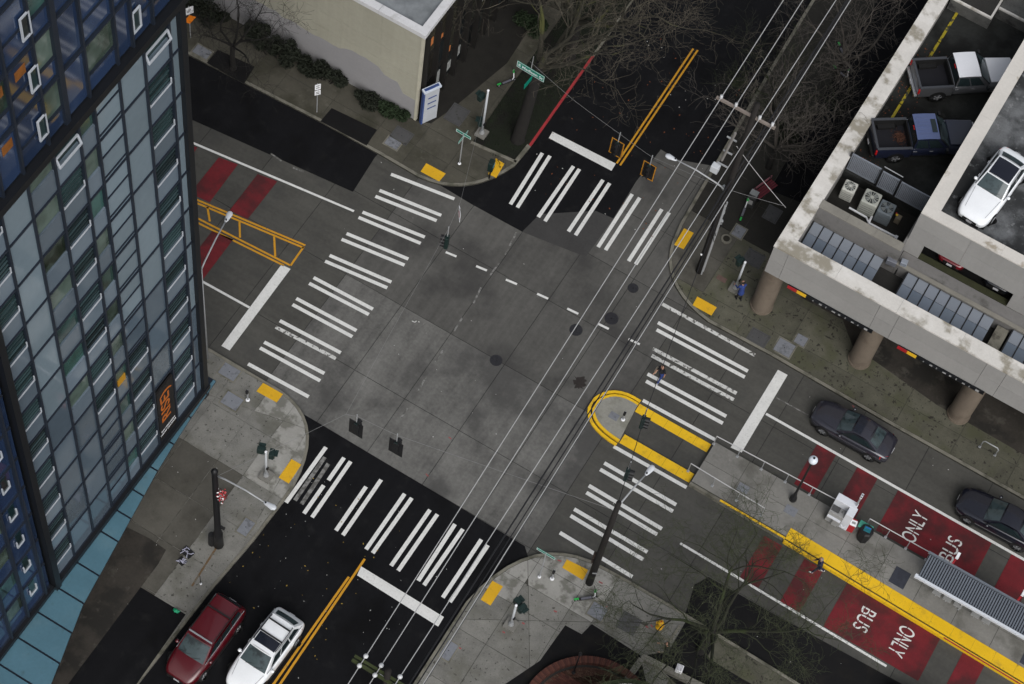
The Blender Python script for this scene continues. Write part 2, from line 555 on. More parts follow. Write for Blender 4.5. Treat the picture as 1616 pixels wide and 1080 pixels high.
stripes((300, 560), 3.367, [(722, 492, 510, 787), (716, 545, 557, 775, WHITE_GHOST), (735, 580, 592, 795, WHITE_GHOST), (818, 548, 735, 668), (710, 695, 605, 845), (853, 568, 648, 865),
        (935, 702, 775, 935), (1015, 665, 812, 960), (1140, 740, 935, 1035), (1178, 762, 970, 1055)], 0.21, ZM2, WHITE, 'crosswalk_stripe', s_s)
stripes((540, 640), 3.848, [(533, 635, 297, 975), (578, 662, 340, 1005), (685, 722, 462, 1066), (733, 752, 497, 1093), (845, 815, 611, 1168), (885, 850, 654, 1195)],
        0.21, ZM2, WHITE, 'crosswalk_stripe', s_s)
stripes((860, 500), 3.367, [(623, -67, 1115, 205, WHITE_WORN), (600, 32, 1078, 290), (593, 70, 1062, 322), (573, 170, 1018, 408, WHITE_WORN), (567, 207, 1003, 442, WHITE_WORN),
        (545, 305, 963, 530), (537, 343, 945, 567), (315, 778, 697, 1000), (293, 812, 680, 1035), (233, 898, 621, 1128), (220, 935, 596, 1158),
        (155, 1023, 544, 1251), (136, 1058, 522, 1291), (79, 1148, 464, 1383)], 0.21, ZM, WHITE, 'crosswalk_stripe', road)
# stop lines
quad([(872, 208), (971.8, 258.4), (965, 269.7), (866, 218)], ZM2, WHITE, 'stop_line', s_n)
quad([(570, 894), (700.5, 974), (691.5, 989), (563.5, 908)], ZM2, WHITE, 'stop_line', s_s)
quad([(1227.7, 583.8), (1243, 592), (1170.4, 714.4), (1153, 706.4)], ZM, WHITE, 'stop_line', road)
quad([(444.2, 417.7), (458.5, 424.7), (362.4, 553.3), (349.4, 546)], ZM, WHITE, 'stop_line', road)
# centre lines of the side street
for a in [(973.2, 258.4, 1094.1, 77.2), (978.6, 261.4, 1101, 79.6)]:
    strip(P(*a[:2]), P(*a[2:]), 0.11, ZM2, YELLOW, 'yellow_line', s_n)
for a in [(550.5, 910.7, 431.7, 1080), (575.7, 882.5, 442, 1080)]:
    strip(P(*a[:2]), P(*a[2:]), 0.12, ZM2, YELLOW, 'yellow_line', s_s, ext=0.0)
b0, b1 = P(431.7, 1080), P(442, 1080)
for b_ in (b0, b1):
    strip(b_, (b_.x - 0.6, b_.y - 14), 0.12, ZM2, YELLOW, 'yellow_line', s_s)
# yellow painted median with rungs
o1 = ((300, 200), 3.848)
for a in [(0, 428, 700, 722), (0, 448, 690, 737), (0, 535, 608, 843), (0, 562, 570, 845), (105, 488, 120, 577), (300, 580, 303, 675), (510, 668, 517, 790), (690, 730, 610, 845)]:
    q = zz(*o1, [a[:2], a[2:]])
    strip(P(*q[0]), P(*q[1]), 0.11, ZM, YELLOW, 'yellow_line', road)
l0, l1 = P(*zz(*o1, [(0, 428)])[0]), P(*zz(*o1, [(0, 562)])[0])
for l_ in (l0, l1):
    strip(l_, (l_.x - 25, l_.y - 2.6), 0.11, ZM, YELLOW, 'yellow_line', road)
# white lane lines
def wline(a, b, w=0.12, m=WHITE, par=None, far=None, z=ZM2):
    pa, pb = P(*a), P(*b)
    strip(pa, pb, w, z, m, 'lane_line', par or road)
    if far:
        t = (pb - pa).normalized()
        strip(pb + t * 0.002, pb + t * far, w, z, m, 'lane_line', par or road)
wline((558.6, 333.8), (301.3, 224.7), 0.13, far=22)
wline((393.6, 485.8), (318, 444), 0.13, far=22)
wline((1208.8, 653.5), (1616, 883.6), 0.15, far=26)
wline((1073.4, 857.8), (1398.8, 1051.8), 0.13)
wline((1225, 628), (1276, 656), 0.07, WHITE_GHOST)
for a in [(490, 165, 555, 210), (625, 250, 690, 275)]:
    q = zz((300, 200), 3.848, [a[:2], a[2:]])
    strip(P(*q[0]), P(*q[1]), 0.1, ZM2, WHITE_GHOST, 'lane_line', s_w)
stripes((680, 280), 3.848, [(90, 455, 155, 482), (275, 540, 340, 567), (455, 622, 523, 650), (645, 708, 712, 738), (828, 798, 895, 830), (1015, 890, 1080, 922), (1200, 983, 1268, 1015)],
        0.13, ZM, WHITE, 'dash_line', road)
stripes((680, 280), 3.848, [(520, 335, 450, 470), (415, 520, 360, 595), (305, 670, 258, 765), (190, 855, 140, 935)], 0.1, ZM, WHITE_GHOST, 'dash_line', road)
stripes((300, 400), 3.848, [(1535, 590, 1490, 660), (1435, 745, 1385, 840), (1320, 940, 1280, 1000)], 0.1, ZM, WHITE_GHOST, 'dash_line', road)
# tyre marks and spilt tar
random.seed(12)
tc = P(915, 604)
MB().prism([(tc.x + math.cos(k * 0.196) * 0.42 * random.uniform(0.55, 1.15), tc.y + math.sin(k * 0.196) * 0.42 * random.uniform(0.55, 1.15)) for k in range(32)], 0.002, 0.006).build('tar_stain', mat('tar_stain', (0.022, 0.018, 0.016), 0.8, 0.5, 6.0), road)
# old squiggle of paint and survey marks
for a, b in (((650, 507), (655, 509)), ((655, 509), (658, 506)), ((658, 506), (662, 509))):
    strip(P(*a), P(*b), 0.05, ZM, WHITE_WORN, 'paint_squiggle', road)
SPRAY = mat('red_spray_mark', (0.26, 0.07, 0.07), 0.8, 0.4, 6.0)
for q in ((708, 690, 712, 693), (672, 748, 676, 752), (1345, 640, 1348, 643), (940, 330, 946, 333)):
    strip(P(q[0], q[1]), P(q[2], q[3]), 0.06, 0.008, SPRAY, 'spray_mark', road, h=0.002)
# ------------------------------------------------------------------ red bus lanes
def redq(o, s, q, par=None):
    quad(zz(o, s, q), ZM, REDLANE, 'red_lane_block', par or road)
for q in [[(0, 112), (45, 127), (0, 190), (-90, 190), (-110, 75)], [(175, 187), (290, 230), (118, 460), (0, 405)], [(410, 288), (530, 332), (350, 562), (240, 510)],
          [(135, 633), (262, 685), (80, 925), (-40, 860)]]:
    redq((300, 200), 3.848, q)
def red(x0, x1, y0, y1):
    MB().prism([(x0, y0), (x1, y0), (x1, y1), (x0, y1)], ZM - 0.004, ZM).build('red_lane_block', REDLANE, road)
UP = [P(*zz((1136, 600), 3.367, [q])[0]).x for q in [(515, 345), (620, 395), (730, 465), (838, 525), (945, 590), (1437, 880), (1545, 935)]]
for x0, x1 in ((UP[0], UP[1]), (UP[2], UP[3]), (UP[4], UP[5]), (UP[6], UP[6] + 1.5), (UP[6] + 3.2, UP[6] + 4.7)):
    red(x0, x1, 0.95, 3.68)
LO = [P(*zz((1136, 780), 3.367, [q])[0]).x for q in [(105, 445), (205, 497), (325, 562), (430, 618), (555, 692), (1060, 980), (1205, 1010), (1330, 1060)]]
for x0, x1 in ((LO[0], LO[1]), (LO[2], LO[3]), (LO[4], LO[5]), (LO[6], LO[7]), (LO[7] + 1.7, LO[7] + 3.2)):
    red(x0, x1, -5.28, -2.52)
def road_text(body, cx, cy, rz, wid, ht):
    t = text_obj(body, 'road_lettering', WHITE, road, 1.0, 0.002, 0.0, 1.0, gap=[(0.08, 0.022), (-0.16, 0.018)] if len(body) == 3 else [(-0.02, 0.022)])
    xs = [v.co.x for v in t.data.vertices]
    ys = [v.co.y for v in t.data.vertices]
    mx, my = (max(xs) + min(xs)) / 2, (max(ys) + min(ys)) / 2
    sx, sy = wid / (max(xs) - min(xs)), ht / (max(ys) - min(ys))
    for v in t.data.vertices:
        v.co.x = (v.co.x - mx) * sx
        v.co.y = (v.co.y - my) * sy
    t.location = (cx, cy, ZM2)
    t.rotation_euler = (0, 0, rz)
bx = zz((1136, 600), 3.367, [(1032, 785), (1228, 895)])
c1, c2 = P(*bx[0]), P(*bx[1])
road_text('ONLY', c1.x, 2.25, R(90), 1.85, 0.8)
road_text('BUS', c2.x, 2.15, R(90), 1.4, 0.8)
bx = zz((1136, 780), 3.367, [(768, 668), (966, 783)])
c1, c2 = P(*bx[0]), P(*bx[1])
road_text('BUS', c1.x, c1.y, R(-90), 1.3, 0.8)
road_text('ONLY', c2.x, c2.y, R(-90), 1.7, 0.85)
# manhole covers
def manhole(px, py, r, name='manhole_cover'):
    p = P(px, py)
    ob = MB().cyl((p.x, p.y, -0.03), r, 0.041, 28).tube([(p.x, p.y, 0.0), (p.x, p.y, 0.013)], [r * 0.8, r * 0.8], 28).build(name, IRON, road)
    for k in range(6):
        a = k * math.pi / 6
        MB().box((p.x, p.y, 0.013), (r * 1.35, 0.025, 0.006), a).build('rib', IRON, ob)
for q in [(783, 569, 0.34), (909, 521, 0.36), (965, 503, 0.38), (999, 455, 0.3)]:
    manhole(*q)

# ================================================================== sidewalks
def sidewalk(curb, close, mats, xs, ys, lines=(), pick=None, kerb_w=0.17, red_part=None, ztop=0.15, base=WALKBASE):
    sw = MB().prism(list(curb) + list(close), -0.25, ztop - 0.022).build('sidewalk', base)
    tag(sw, kind='structure')
    inner = offset(curb, kerb_w)
    for i in range(len(curb) - 1):
        m = KERB
        if red_part and red_part[0] <= i < red_part[1]:
            m = KERB_RED
        MB().prism([curb[i], curb[i + 1], inner[i + 1], inner[i]], -0.2, ztop + 0.006).build('kerb', m, sw)
    inner2 = offset(curb, kerb_w + 0.012)
    slabs(inner2 + list(close), xs, ys, -0.1, ztop, sw, mats, 'paving_slab', 0.012, lines, pick)
    return sw

def arc(p0, p1, p2, n=8):
    """Quadratic arc through control point."""
    return [((1 - t) ** 2 * p0[0] + 2 * t * (1 - t) * p1[0] + t * t * p2[0], (1 - t) ** 2 * p0[1] + 2 * t * (1 - t) * p1[1] + t * t * p2[1]) for t in [i / n for i in range(n + 1)]]

c_nw = [(-60, 4.6), (-25, 5.6), (-16, 6.0), (-12, 6.02)] + arc((-9.6, 5.97), (-6.6, 6.2), (-5.5, 9.6), 9) + [(-5.4, 11.2), (-5.48, 18.6), (-5.55, 24), (-5.8, 70)]
sw_nw = sidewalk(c_nw, [(-60, 70)], [WALK_MOSS], [-56, -52, -48, -44, -40, -36, -32, -28.5, -25.2, -22.2, -19.3, -16.2, -13.1, -10.8, -8.6], [7.6, 9.05, 11.0, 13.6, 16.5, 19.5, 22.5],
                 pick=lambda c: WALK_NW, red_part=(14, 15))
c_ne = [(2.0, 70), (3.42, 24.1), (3.9, 14.5), (4.05, 11.5)] + arc((4.25, 10.2), (4.9, 7.4), (8.3, 6.9), 9) + [(12, 6.98), (19.3, 6.85), (60, 6.7), (70, 6.7)]
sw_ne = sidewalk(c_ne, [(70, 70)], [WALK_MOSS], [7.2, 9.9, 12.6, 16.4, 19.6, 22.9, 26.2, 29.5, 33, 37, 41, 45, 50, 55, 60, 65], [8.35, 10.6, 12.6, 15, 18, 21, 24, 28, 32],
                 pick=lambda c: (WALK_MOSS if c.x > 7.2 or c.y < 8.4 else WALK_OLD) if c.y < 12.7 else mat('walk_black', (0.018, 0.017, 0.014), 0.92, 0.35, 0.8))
c_sw = [(-5.9, -70), (-5.6, -26.2), (-5.35, -20), (-5.1, -17), (-5.02, -14.4)] + arc((-5.05, -13.4), (-5.5, -9.4), (-8.6, -9.2), 9) + [(-13.2, -9.2), (-25, -10), (-60, -13)]
sw_sw = sidewalk(c_sw, [(-60, -70)], [WALK], [-7.55, -9.1, -11.2, -14, -18], [-11.75, -14.3, -16.8, -19.4, -21.95, -24.6, -27.5, -31, -35, -40], kerb_w=0.15, base=WALKBASE_L,
                 lines=[(P(403, 649, .15), P(489, 679, .15)), (P(465, 715, .15), P(489, 672, .15))],
                 pick=lambda c: WALK_LIGHT if ((c - Vector((-7.9, -12.2, 0))).length > 1.3 and c.x > -9.2 and c.y > -14.4) else (WALK if (c.x > -7.6 or c.y > -14.3) else WALK_OLD))
c_se = [(70, -8.9), (22, -8.72), (15, -8.55), (12, -8.55)] + arc((10.6, -8.6), (6.3, -8.6), (5.58, -14.0), 10) + [(5.58, -15), (5.6, -18.6), (5.7, -70)]
sw_se = sidewalk(c_se, [(70, -70)], [WALK], [7.55, 10.15, 11.45, 13.9, 16.2, 19.0, 22, 25, 28, 32], [-10.25, -11.55, -12.85, -15.4, -18.2, -21, -24, -28], kerb_w=0.15,
                 lines=[(P(833, 889, .15), P(834, 945, .15)), (P(720, 977, .15), P(808, 979, .15))],
                 pick=lambda c: WALK_LIGHT if (c.x < 11 and c.y > -13.2 and (c - Vector((9.6, -12.6, 0))).length > 1.9) else (WALK if c.x < 15.5 else WALK_MOSS))
for q in ((945, 918, 951, 921), (955, 962, 958, 957), (793, 997, 797, 999), (824, 983, 828, 985), (874, 964, 879, 966), (724, 1022, 728, 1024), (1019, 988, 1023, 991), (880, 884, 886, 886), (1027, 986, 1030, 990)):
    strip(P(q[0], q[1], .16), P(q[2], q[3], .16), 0.07, 0.162, SPRAY, 'spray_mark', sw_se, h=0.012)
for q in ((1140, 441, 1146, 444), (1132, 436, 1140, 441)):
    strip(P(q[0], q[1], .16), P(q[2], q[3], .16), 0.3, 0.16, mat('faded_red_stain', (0.11, 0.07, 0.06), 0.9, 0.3, 3.0), 'red_stain', sw_ne, h=0.012)
strip(P(343, 862, .16), P(303, 925, .16), 0.1, 0.161, mat('rust_stain', (0.13, 0.08, 0.04), 0.9, 0.4, 3.0, dirt=((0.12, 0.11, 0.09), 3.0, 0.45, 0.6)), 'rust_stain', sw_sw, h=0.012)
# tactile plates with rows of domes
def tactile(px, par, z=0.164, m=TACT):
    pts = [P(x, y, z) for x, y in px]
    ob = MB().prism(pts, z - 0.03, z).build('tactile_plate', m, par)
    d = MB()
    nu, nv = 6, 12
    if (pts[1] - pts[0]).length > (pts[2] - pts[1]).length:
        nu, nv = nv, nu
    for i in range(nu):
        for j in range(nv):
            u, v = (i + 0.5) / nu, (j + 0.5) / nv
            c = (pts[0] * (1 - u) + pts[1] * u) * (1 - v) + (pts[3] * (1 - u) + pts[2] * u) * v
            d.tube([c, c + Vector((0, 0, 0.006))], [0.018, 0.01], 6)
    d.build('dome_field', m, ob)
def tq(o, s, pts, par):
    tactile(zz(o, s, pts), par)
tq((380, 590), 5.683, [(200, 82), (378, 182), (322, 258), (140, 157)], sw_sw)
tq((380, 590), 5.683, [(455, 765), (543, 815), (430, 985), (340, 930)], sw_sw)
tq((650, 240), 10.1, [(230, 180), (540, 345), (435, 470), (140, 310)], sw_nw)
tq((650, 240), 10.1, [(1340, 100), (1475, 190), (1345, 412), (1215, 352)], sw_nw)
tq((1050, 350), 6.75, [(200, 70), (303, 120), (195, 293), (95, 245)], sw_ne)
tq((1050, 350), 6.75, [(340, 797), (548, 913), (490, 1000), (290, 890)], sw_ne)
tq((740, 870), 8.08, [(300, 378), (435, 450), (275, 693), (150, 618)], sw_se)
tq((740, 870), 8.08, [(1250, 105), (1520, 240), (1455, 370), (1190, 210)], sw_se)
# vault lids and boxes in the paving
def lid(cx, cy, sx, sy, par, m=LID, rz=0.0, frame=True):
    c = P(cx, cy, 0.16)
    ob = MB().box((0, 0, 0), (sx, sy, 0.03)).build('utility_lid', m, par)
    ob.location = (c.x, c.y, 0.154)
    ob.rotation_euler = (0, 0, rz)
    if frame:
        fr = MB()
        for s_ in (-1, 1):
            fr.box((s_ * (sx / 2 + 0.05), 0, -0.003), (0.07, sy + 0.17, 0.03)).box((0, s_ * (sy / 2 + 0.05), -0.003), (sx + 0.03, 0.07, 0.03))
        fr.build('lid_frame', KERB if m is LID else LID_D, ob)
    MB().tube([(0, 0, 0.01), (0, 0, 0.019)], 0.03, 8).build('lift_hole', IRON, ob)
lid(362, 587, 0.95, 0.7, sw_sw); lid(366, 633, 0.95, 0.75, sw_sw); lid(388, 832, 0.55, 0.85, sw_sw)
lid(708, 1027, 0.55, 0.95, sw_se); lid(943, 965, 0.8, 0.75, sw_se); lid(992, 984, 0.85, 0.8, sw_se, LID_D)
lid(1166, 366, 0.6, 0.7, sw_ne); lid(1219, 338, 0.7, 0.85, sw_ne, LID_D); lid(1197, 533, 0.95, 0.7, sw_ne, LID_D); lid(1238, 549, 0.95, 0.85, sw_ne); lid(1264, 537, 0.6, 0.6, sw_ne)
lid(1190, 408, 0.9, 0.8, sw_ne, LID_D)
lid(620, 226, 0.8, 0.55, sw_nw, LID); lid(634, 214, 0.95, 0.75, sw_nw, LID_D); lid(721, 181, 0.9, 1.1, sw_nw, LID_D); lid(319, 82, 0.95, 0.6, sw_nw, LID)
# asphalt infill in the sidewalks
def infill(px, par, m=ASPH2, z=0.162):
    MB().prism([P(x, y, z) for x, y in px], z - 0.02, z).build('asphalt_infill', m, par)
infill([(523.5, 170.8), (594.8, 205), (578.5, 230), (505.7, 191.6)], sw_nw)
infill([(343.9, 78.7), (401.8, 105.4), (385.4, 132.2), (326, 99.5)], sw_nw)
BROWN = mat('brown_asphalt', (0.032, 0.028, 0.023), 0.9, 0.4, 0.8, dirt=((0.014, 0.013, 0.011), 0.6, 0.45, 0.62, 0.9), dirt2=((0.065, 0.06, 0.05), 1.1, 0.56, 0.68, 0.8))
infill([(222, 927), (293, 970), (214, 1082), (150, 1170), (40, 1170)], sw_sw, ASPH)
infill([(200, 832), (236, 850), (262, 868), (250, 890), (226, 922), (125, 1066), (60, 1170), (-80, 1170), (-80, 1060)], sw_sw, BROWN, 0.158)
infill([(934, 985), (918, 1001), (892, 987), (852, 1043), (797, 1080), (740, 1160), (1040, 1160), (1010, 1034)], sw_se, ASPH2, 0.160)
infill([(1084, 978), (1134, 1003), (1116, 1038), (1172, 1072), (1260, 1120), (1150, 1160), (1020, 1034), (1055, 1028)], sw_se, ASPH2, 0.158)
infill([(1330, 95), (1270, 205), (1215, 300), (1290, 330), (1330, 265), (1490, 0), (1385, 0)], sw_ne, ASPH, 0.162)
infill([(1265, 470), (1330, 505), (1345, 545), (1480, 640), (1620, 720), (1700, 700), (1700, 600), (1250, 400)], sw_ne, BROWN, 0.158)
infill([(680, 195), (716, 170), (800, 100), (905, -60), (700, -60), (660, 60), (655, 190)], sw_nw, mat('black_soil', (0.012, 0.011, 0.009), 0.95, 0.4, 2.0), 0.158)
# planting strip beside the red kerb, edged with a concrete rim
tp = [P(745, 226, .15), P(813, 256, .15), P(833, 231, .15), (-5.62, 18.6, 0), (-5.7, 40, 0), (-8.6, 40, 0), (-8.4, 14, 0)]
turf = MB().prism(tp, 0.0, 0.175).build('planting_strip', TURF)
tag(turf, kind='structure')
for a, b in ((tp[0], tp[1]), (tp[1], tp[2])):
    strip(a, b, 0.16, 0.23, KERB, 'edging', turf, h=0.2, ext=0.06)
gr = MB()
random.seed(3)
for _ in range(9000):
    x, y = random.uniform(-8.4, -5.65), random.uniform(8.6, 40)
    if y > 40 or (y < 11.2 and x > -5.9 + (y - 8.6) * 0.08) or y < 8.9 + (-5.6 - x) * 0.62 - 0.3 and y < 10.9 and (x + 8.4) * 0.2 + y < 10.0:
        continue
    if not (8.6 < y):
        continue
    a, h_ = random.uniform(0, 6.28), random.uniform(0.04, 0.12)
    w_ = 0.02
    bx_, by_ = math.cos(a) * w_, math.sin(a) * w_
    gr.add([(x - bx_, y - by_, 0.17), (x + bx_, y + by_, 0.17), (x + by_ * 2.5, y - bx_ * 2.5, 0.17 + h_)], [(0, 1, 2)])
go = gr.build('grass', mat('grass_blades', (0.009, 0.016, 0.005), 0.95, 0.4, 2.0))
tag(go, 'short dark grass in the planting strip by the red kerb', 'grass', kind='stuff')

# ================================================================== median island and bus platform
isl = MB().prism([(7.35, 0.62)] + [(p[0], p[1]) for p in arc((7.35, 0.62), (4.6, -0.6), (7.6, -2.22), 14)][1:], 0, 0.16)
nose_pts = arc((7.5, 0.34), (5.95, 0.5), (5.68, -0.78), 8) + arc((5.68, -0.78), (5.72, -1.85), (7.7, -1.92), 8)[1:]
mid = mat('island_concrete', (0.25, 0.245, 0.215), 0.85, 0.25, 0.9, dirt=((0.1, 0.1, 0.07), 0.9, 0.45, 0.7, 0.8))
island = MB().prism(nose_pts, -0.1, 0.17).build('traffic_island', mid)
tag(island, kind='structure')
for k, (d_, zt) in enumerate(((0.15, 0.16), (0.27, 0.09), (0.4, 0.05))):
    o_ = offset(nose_pts, -d_)
    i_ = offset(nose_pts, -0.002)
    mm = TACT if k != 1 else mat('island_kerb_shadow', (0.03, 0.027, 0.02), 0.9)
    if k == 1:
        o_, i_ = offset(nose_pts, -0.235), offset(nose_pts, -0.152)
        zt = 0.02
    if k == 2:
        o_, i_ = offset(nose_pts, -0.40), offset(nose_pts, -0.237)
        zt = 0.10
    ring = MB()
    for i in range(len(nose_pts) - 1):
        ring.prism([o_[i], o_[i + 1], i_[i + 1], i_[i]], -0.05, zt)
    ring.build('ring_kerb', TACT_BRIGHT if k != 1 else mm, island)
for a, b in (((520, 445), (905, 655)), ((365, 690), (752, 908))):
    q = zz((860, 500), 3.367, [a, b])
    strip(P(*q[0]), P(*q[1]), 0.2, ZM, WHITE, 'border_line', road)
TS = [(7.55, 11.9, 0.02, 0.55, -0.02), (7.75, 11.95, -2.03, -1.45, 0.02)]
for x0, x1, y0, y1, sk in TS:
    n_ = 5
    for i in range(n_):
        xa, xb = x0 + (x1 - x0) * i / n_, x0 + (x1 - x0) * (i + 1) / n_
        tactile_o = MB().prism([(xa + 0.006, y0), (xb - 0.006, y0), (xb - 0.006, y1), (xa + 0.006, y1)], 0.0, 0.03).build('tactile_plate', TACT_BRIGHT, island)
lidi = MB().box((0, 0, 0), (0.5, 0.4, 0.02)).build('utility_lid', LID, island)
lidi.location = (*P(969, 657, .18).xy, 0.178)
PLAT = mat('platform_concrete', (0.185, 0.18, 0.165), 0.85, 0.25, 0.8, bump=0.1, orand=0.08, dirt=((0.085, 0.082, 0.07), 0.6, 0.46, 0.7, 0.85), dirt2=((0.27, 0.26, 0.24), 0.9, 0.62, 0.74, 0.7))
platform = MB().prism([(12.0, -2.2), (70, -2.75), (70, 0.8), (12.0, 0.68)], -0.1, 0.27).build('bus_platform', WALKBASE)
tag(platform, kind='structure')
slabs([(12.02, -2.02), (70, -2.55), (70, 0.78), (12.02, 0.66)], [14.1, 15.7, 18.2, 20.4, 22.6, 24.8, 27, 29.2, 31.5, 34, 37, 40, 45, 50, 55, 60, 65], [-0.6], 0.1, 0.3, platform, [PLAT], 'paving_slab', 0.01)
strip((12.0, -2.14), (17.6, -2.2), 0.14, 0.305, KERB, 'kerb', platform, h=0.35)
strip((13.8, -2.16), (17.64, -2.20), 0.12, 0.312, TACT_BRIGHT, 'edge_paint', platform, h=0.1)
x = 17.64
k = 0
while x < 60:
    w_ = 1.2
    y0 = -1.52 - (x - 17.6) * 0.026
    MB().prism([(x + 0.005, y0 - 0.68), (x + w_ - 0.005, y0 - 0.71), (x + w_ - 0.005, y0 - 0.03), (x + 0.005, y0)], 0.2, 0.318).build('tactile_plate', TACT_BRIGHT, platform)
    x += w_
strip((17.64, -2.245), (60, -3.35), 0.05, 0.3, JOINT, 'edge_gap', platform, h=0.3)
strip((17.64, -2.325), (60, -3.43), 0.11, 0.29, TACT_BRIGHT, 'edge_paint', platform, h=0.3)
strip((27.0, -2.60), (45, -3.08), 0.05, 0.296, KERB_RED, 'edge_mark', platform, h=0.05)
for q in ((1173, 771, 0.6, 0.45), (1248, 806, 0.65, 0.5)):
    c = P(q[0], q[1], 0.3)
    MB().box((c.x, c.y, 0.3), (q[2], q[3], 0.03)).build('utility_lid', LID, platform)
c = P(1420, 912, 0.3)
MB().box((c.x, c.y, 0.3), (0.85, 1.0, 0.03)).build('grate', mat('dark_tile', (0.035, 0.038, 0.05), 0.5, 0.4, 4.0), platform)
c = P(1616, 1040, 0.3)
MB().box((c.x + .3, c.y + .2, 0.3), (0.85, 1.0, 0.03)).build('grate', MATS['dark_tile'], platform)

# ================================================================== apartment tower
FX, FC = -10.59, -13.05           # facade plane and its north corner
MULL = mat('mullion_navy', (0.012, 0.017, 0.027), 0.45, 0.15, 2.0)
BLACKTRIM = mat('black_trim', (0.006, 0.007, 0.009), 0.45, 0.15, 2.0)
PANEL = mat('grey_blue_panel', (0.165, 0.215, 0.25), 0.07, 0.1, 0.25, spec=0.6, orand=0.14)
PANEL_REFL = mat('panel_dark_reflection', (0.085, 0.115, 0.145), 0.06, 0.15, 0.25, spec=0.6, orand=0.25)  # darker copy for lower storeys, a reflection painted into the colour
SPAND = mat('spandrel_panel', (0.12, 0.155, 0.19), 0.08, 0.12, 0.25, spec=0.6, orand=0.25)
BLUEP = mat('blue_glass_panel', (0.018, 0.034, 0.078), 0.05, 0.12, 0.12, spec=0.8, orand=0.3, dirt=((0.05, 0.075, 0.13), 0.4, 0.52, 0.66, 0.5))  # paler patches are reflections painted into the blue glass
TGLASS = glass('tower_glass', [(0.006, 0.01, 0.012), (0.012, 0.03, 0.034), (0.02, 0.05, 0.05), (0.01, 0.012, 0.012)])
TGLASS2 = glass('tower_glass_curtained', [(0.012, 0.02, 0.02), (0.05, 0.12, 0.11), (0.02, 0.03, 0.02), (0.1, 0.14, 0.12), (0.014, 0.02, 0.012)])
BLIND = mat('window_blind_slat', (0.022, 0.038, 0.042), 0.5, 0.2, 3.0, orand=0.7)
RAIL = mat('white_sash', (0.4, 0.43, 0.47), 0.45, 0.05)
CANOPY = mat('canopy_glass', (0.07, 0.15, 0.195), 0.3, 0.15, 0.6, spec=0.5, dirt=((0.05, 0.09, 0.1), 2.2, 0.6, 0.76, 0.7), dirt2=((0.13, 0.2, 0.22), 0.5, 0.5, 0.75, 0.5))
tower = thing('apartment_tower', 'tall apartment tower clad in grey and dark blue panels at the left edge', 'building', (FX - 10, FC - 22, 0.0))
core = MB().span(FX - 22, FX - 0.22, FC - 60, FC - 0.05, 4.3, 66).span(FX - 20, FX - 2.6, FC - 58, FC - 2.2, 0.1, 4.3)
core.build('wall', BLACKTRIM, tower, world=True)
MB().span(FX - 22.2, FX - 0.3, FC - 60.2, FC + 0.0, 66, 66.6).build('roof', mat('tower_roof', (0.15, 0.15, 0.15), 0.9), tower, world=True)
ZT, PIT = 36.45, 2.86
ZK = [ZT - PIT * k for k in range(12)]           # floor lines, the last at the canopy
MY = [-13.82, -15.4, -16.91, -18.42, -19.38, -20.85, -22.35, -23.85, -25.2]
# mullions of the grey field: tall posts, and a floor rail for every storey
for y in MY[:-1]:
    cell('mullion', MULL, tower, (FX - 0.02, y, (ZT + 4.9) / 2), (0.18, 0.1, ZT - 4.9))
for z in ZK[1:]:
    cell('floor_rail', MULL, tower, (FX - 0.03, (FC + MY[-1]) / 2, z), (0.16, FC - MY[-1], 0.085))
cell('corner_post', BLACKTRIM, tower, (FX + 0.02, FC - 0.09, 21), (0.34, 0.34, 34))
cell('corner_post', BLACKTRIM, tower, (FX + 0.06, -25.4, 20.5), (0.42, 0.34, 32))
cell('transfer_band', BLACKTRIM, tower, (FX + 0.08, -19.2, ZT + 0.16), (0.5, 12.7, 0.42))
cell('transfer_band', BLACKTRIM, tower, (FX + 0.04, -19.2, 4.85), (0.42, 12.6, 0.36))
def pane(y0, y1, z0, z1, m, name='panel', dx=0.0, th=0.08):
    return cell(name, m, tower, (FX - 0.06 + dx - th / 2 + 0.04, (y0 + y1) / 2, (z0 + z1) / 2), (th, abs(y1 - y0) - 0.03, z1 - z0 - 0.03), name)
def railed_window(y0, y1, z, state=0):
    """Awning window: dark glass behind thin slats, white sash bar; state 1 = sash swung open."""
    w = cell('window', TGLASS, tower, (FX - 0.1, (y0 + y1) / 2, z - 0.92), (0.05, abs(y1 - y0) - 0.14, 1.16), 'win')
    for k in range(4):
        cell('slat', BLIND, w, (FX - 0.055, (y0 + y1) / 2, z - 0.48 - 0.27 * k), (0.04, abs(y1 - y0) - 0.16, 0.055), 'slat')
    L_ = abs(y1 - y0) - 0.16
    yc = (y0 + y1) / 2
    if state == 0:
        cell('sash', RAIL, w, (FX + 0.03, yc, z - 1.5), (0.045, L_, 0.05), 'sashb')
        cell('sash_end', RAIL, w, (FX + 0.03, max(y0, y1) - 0.1, z - 1.3), (0.045, 0.045, 0.3), 'sashe')
        cell('sash_end', RAIL, w, (FX + 0.03, min(y0, y1) + 0.1, z - 1.42), (0.05, 0.05, 0.12), 'sashs')
    else:
        for dx, dz in ((0.16, -1.42), (0.02, -0.98)):
            cell('sash', RAIL, w, (FX + dx, yc, z + dz), (0.06, L_, 0.09), 'sasho')
        for yy in (y0, y1):
            s_ = MB().box((FX + 0.09, yy + (0.1 if yy < yc else -0.1), z - 1.2), (0.06, 0.08, 0.5), ry=R(-17)).build('sash_end', RAIL, w)
            o_ = w.location + tower.location
            s_.location = -o_
def window(y0, y1, z0, z1, m):
    w = cell('window', m, tower, (FX - 0.1, (y0 + y1) / 2, (z0 + z1) / 2), (0.05, abs(y1 - y0) - 0.12, z1 - z0 - 0.1), 'winb' + m.name)
    return w
random.seed(11)
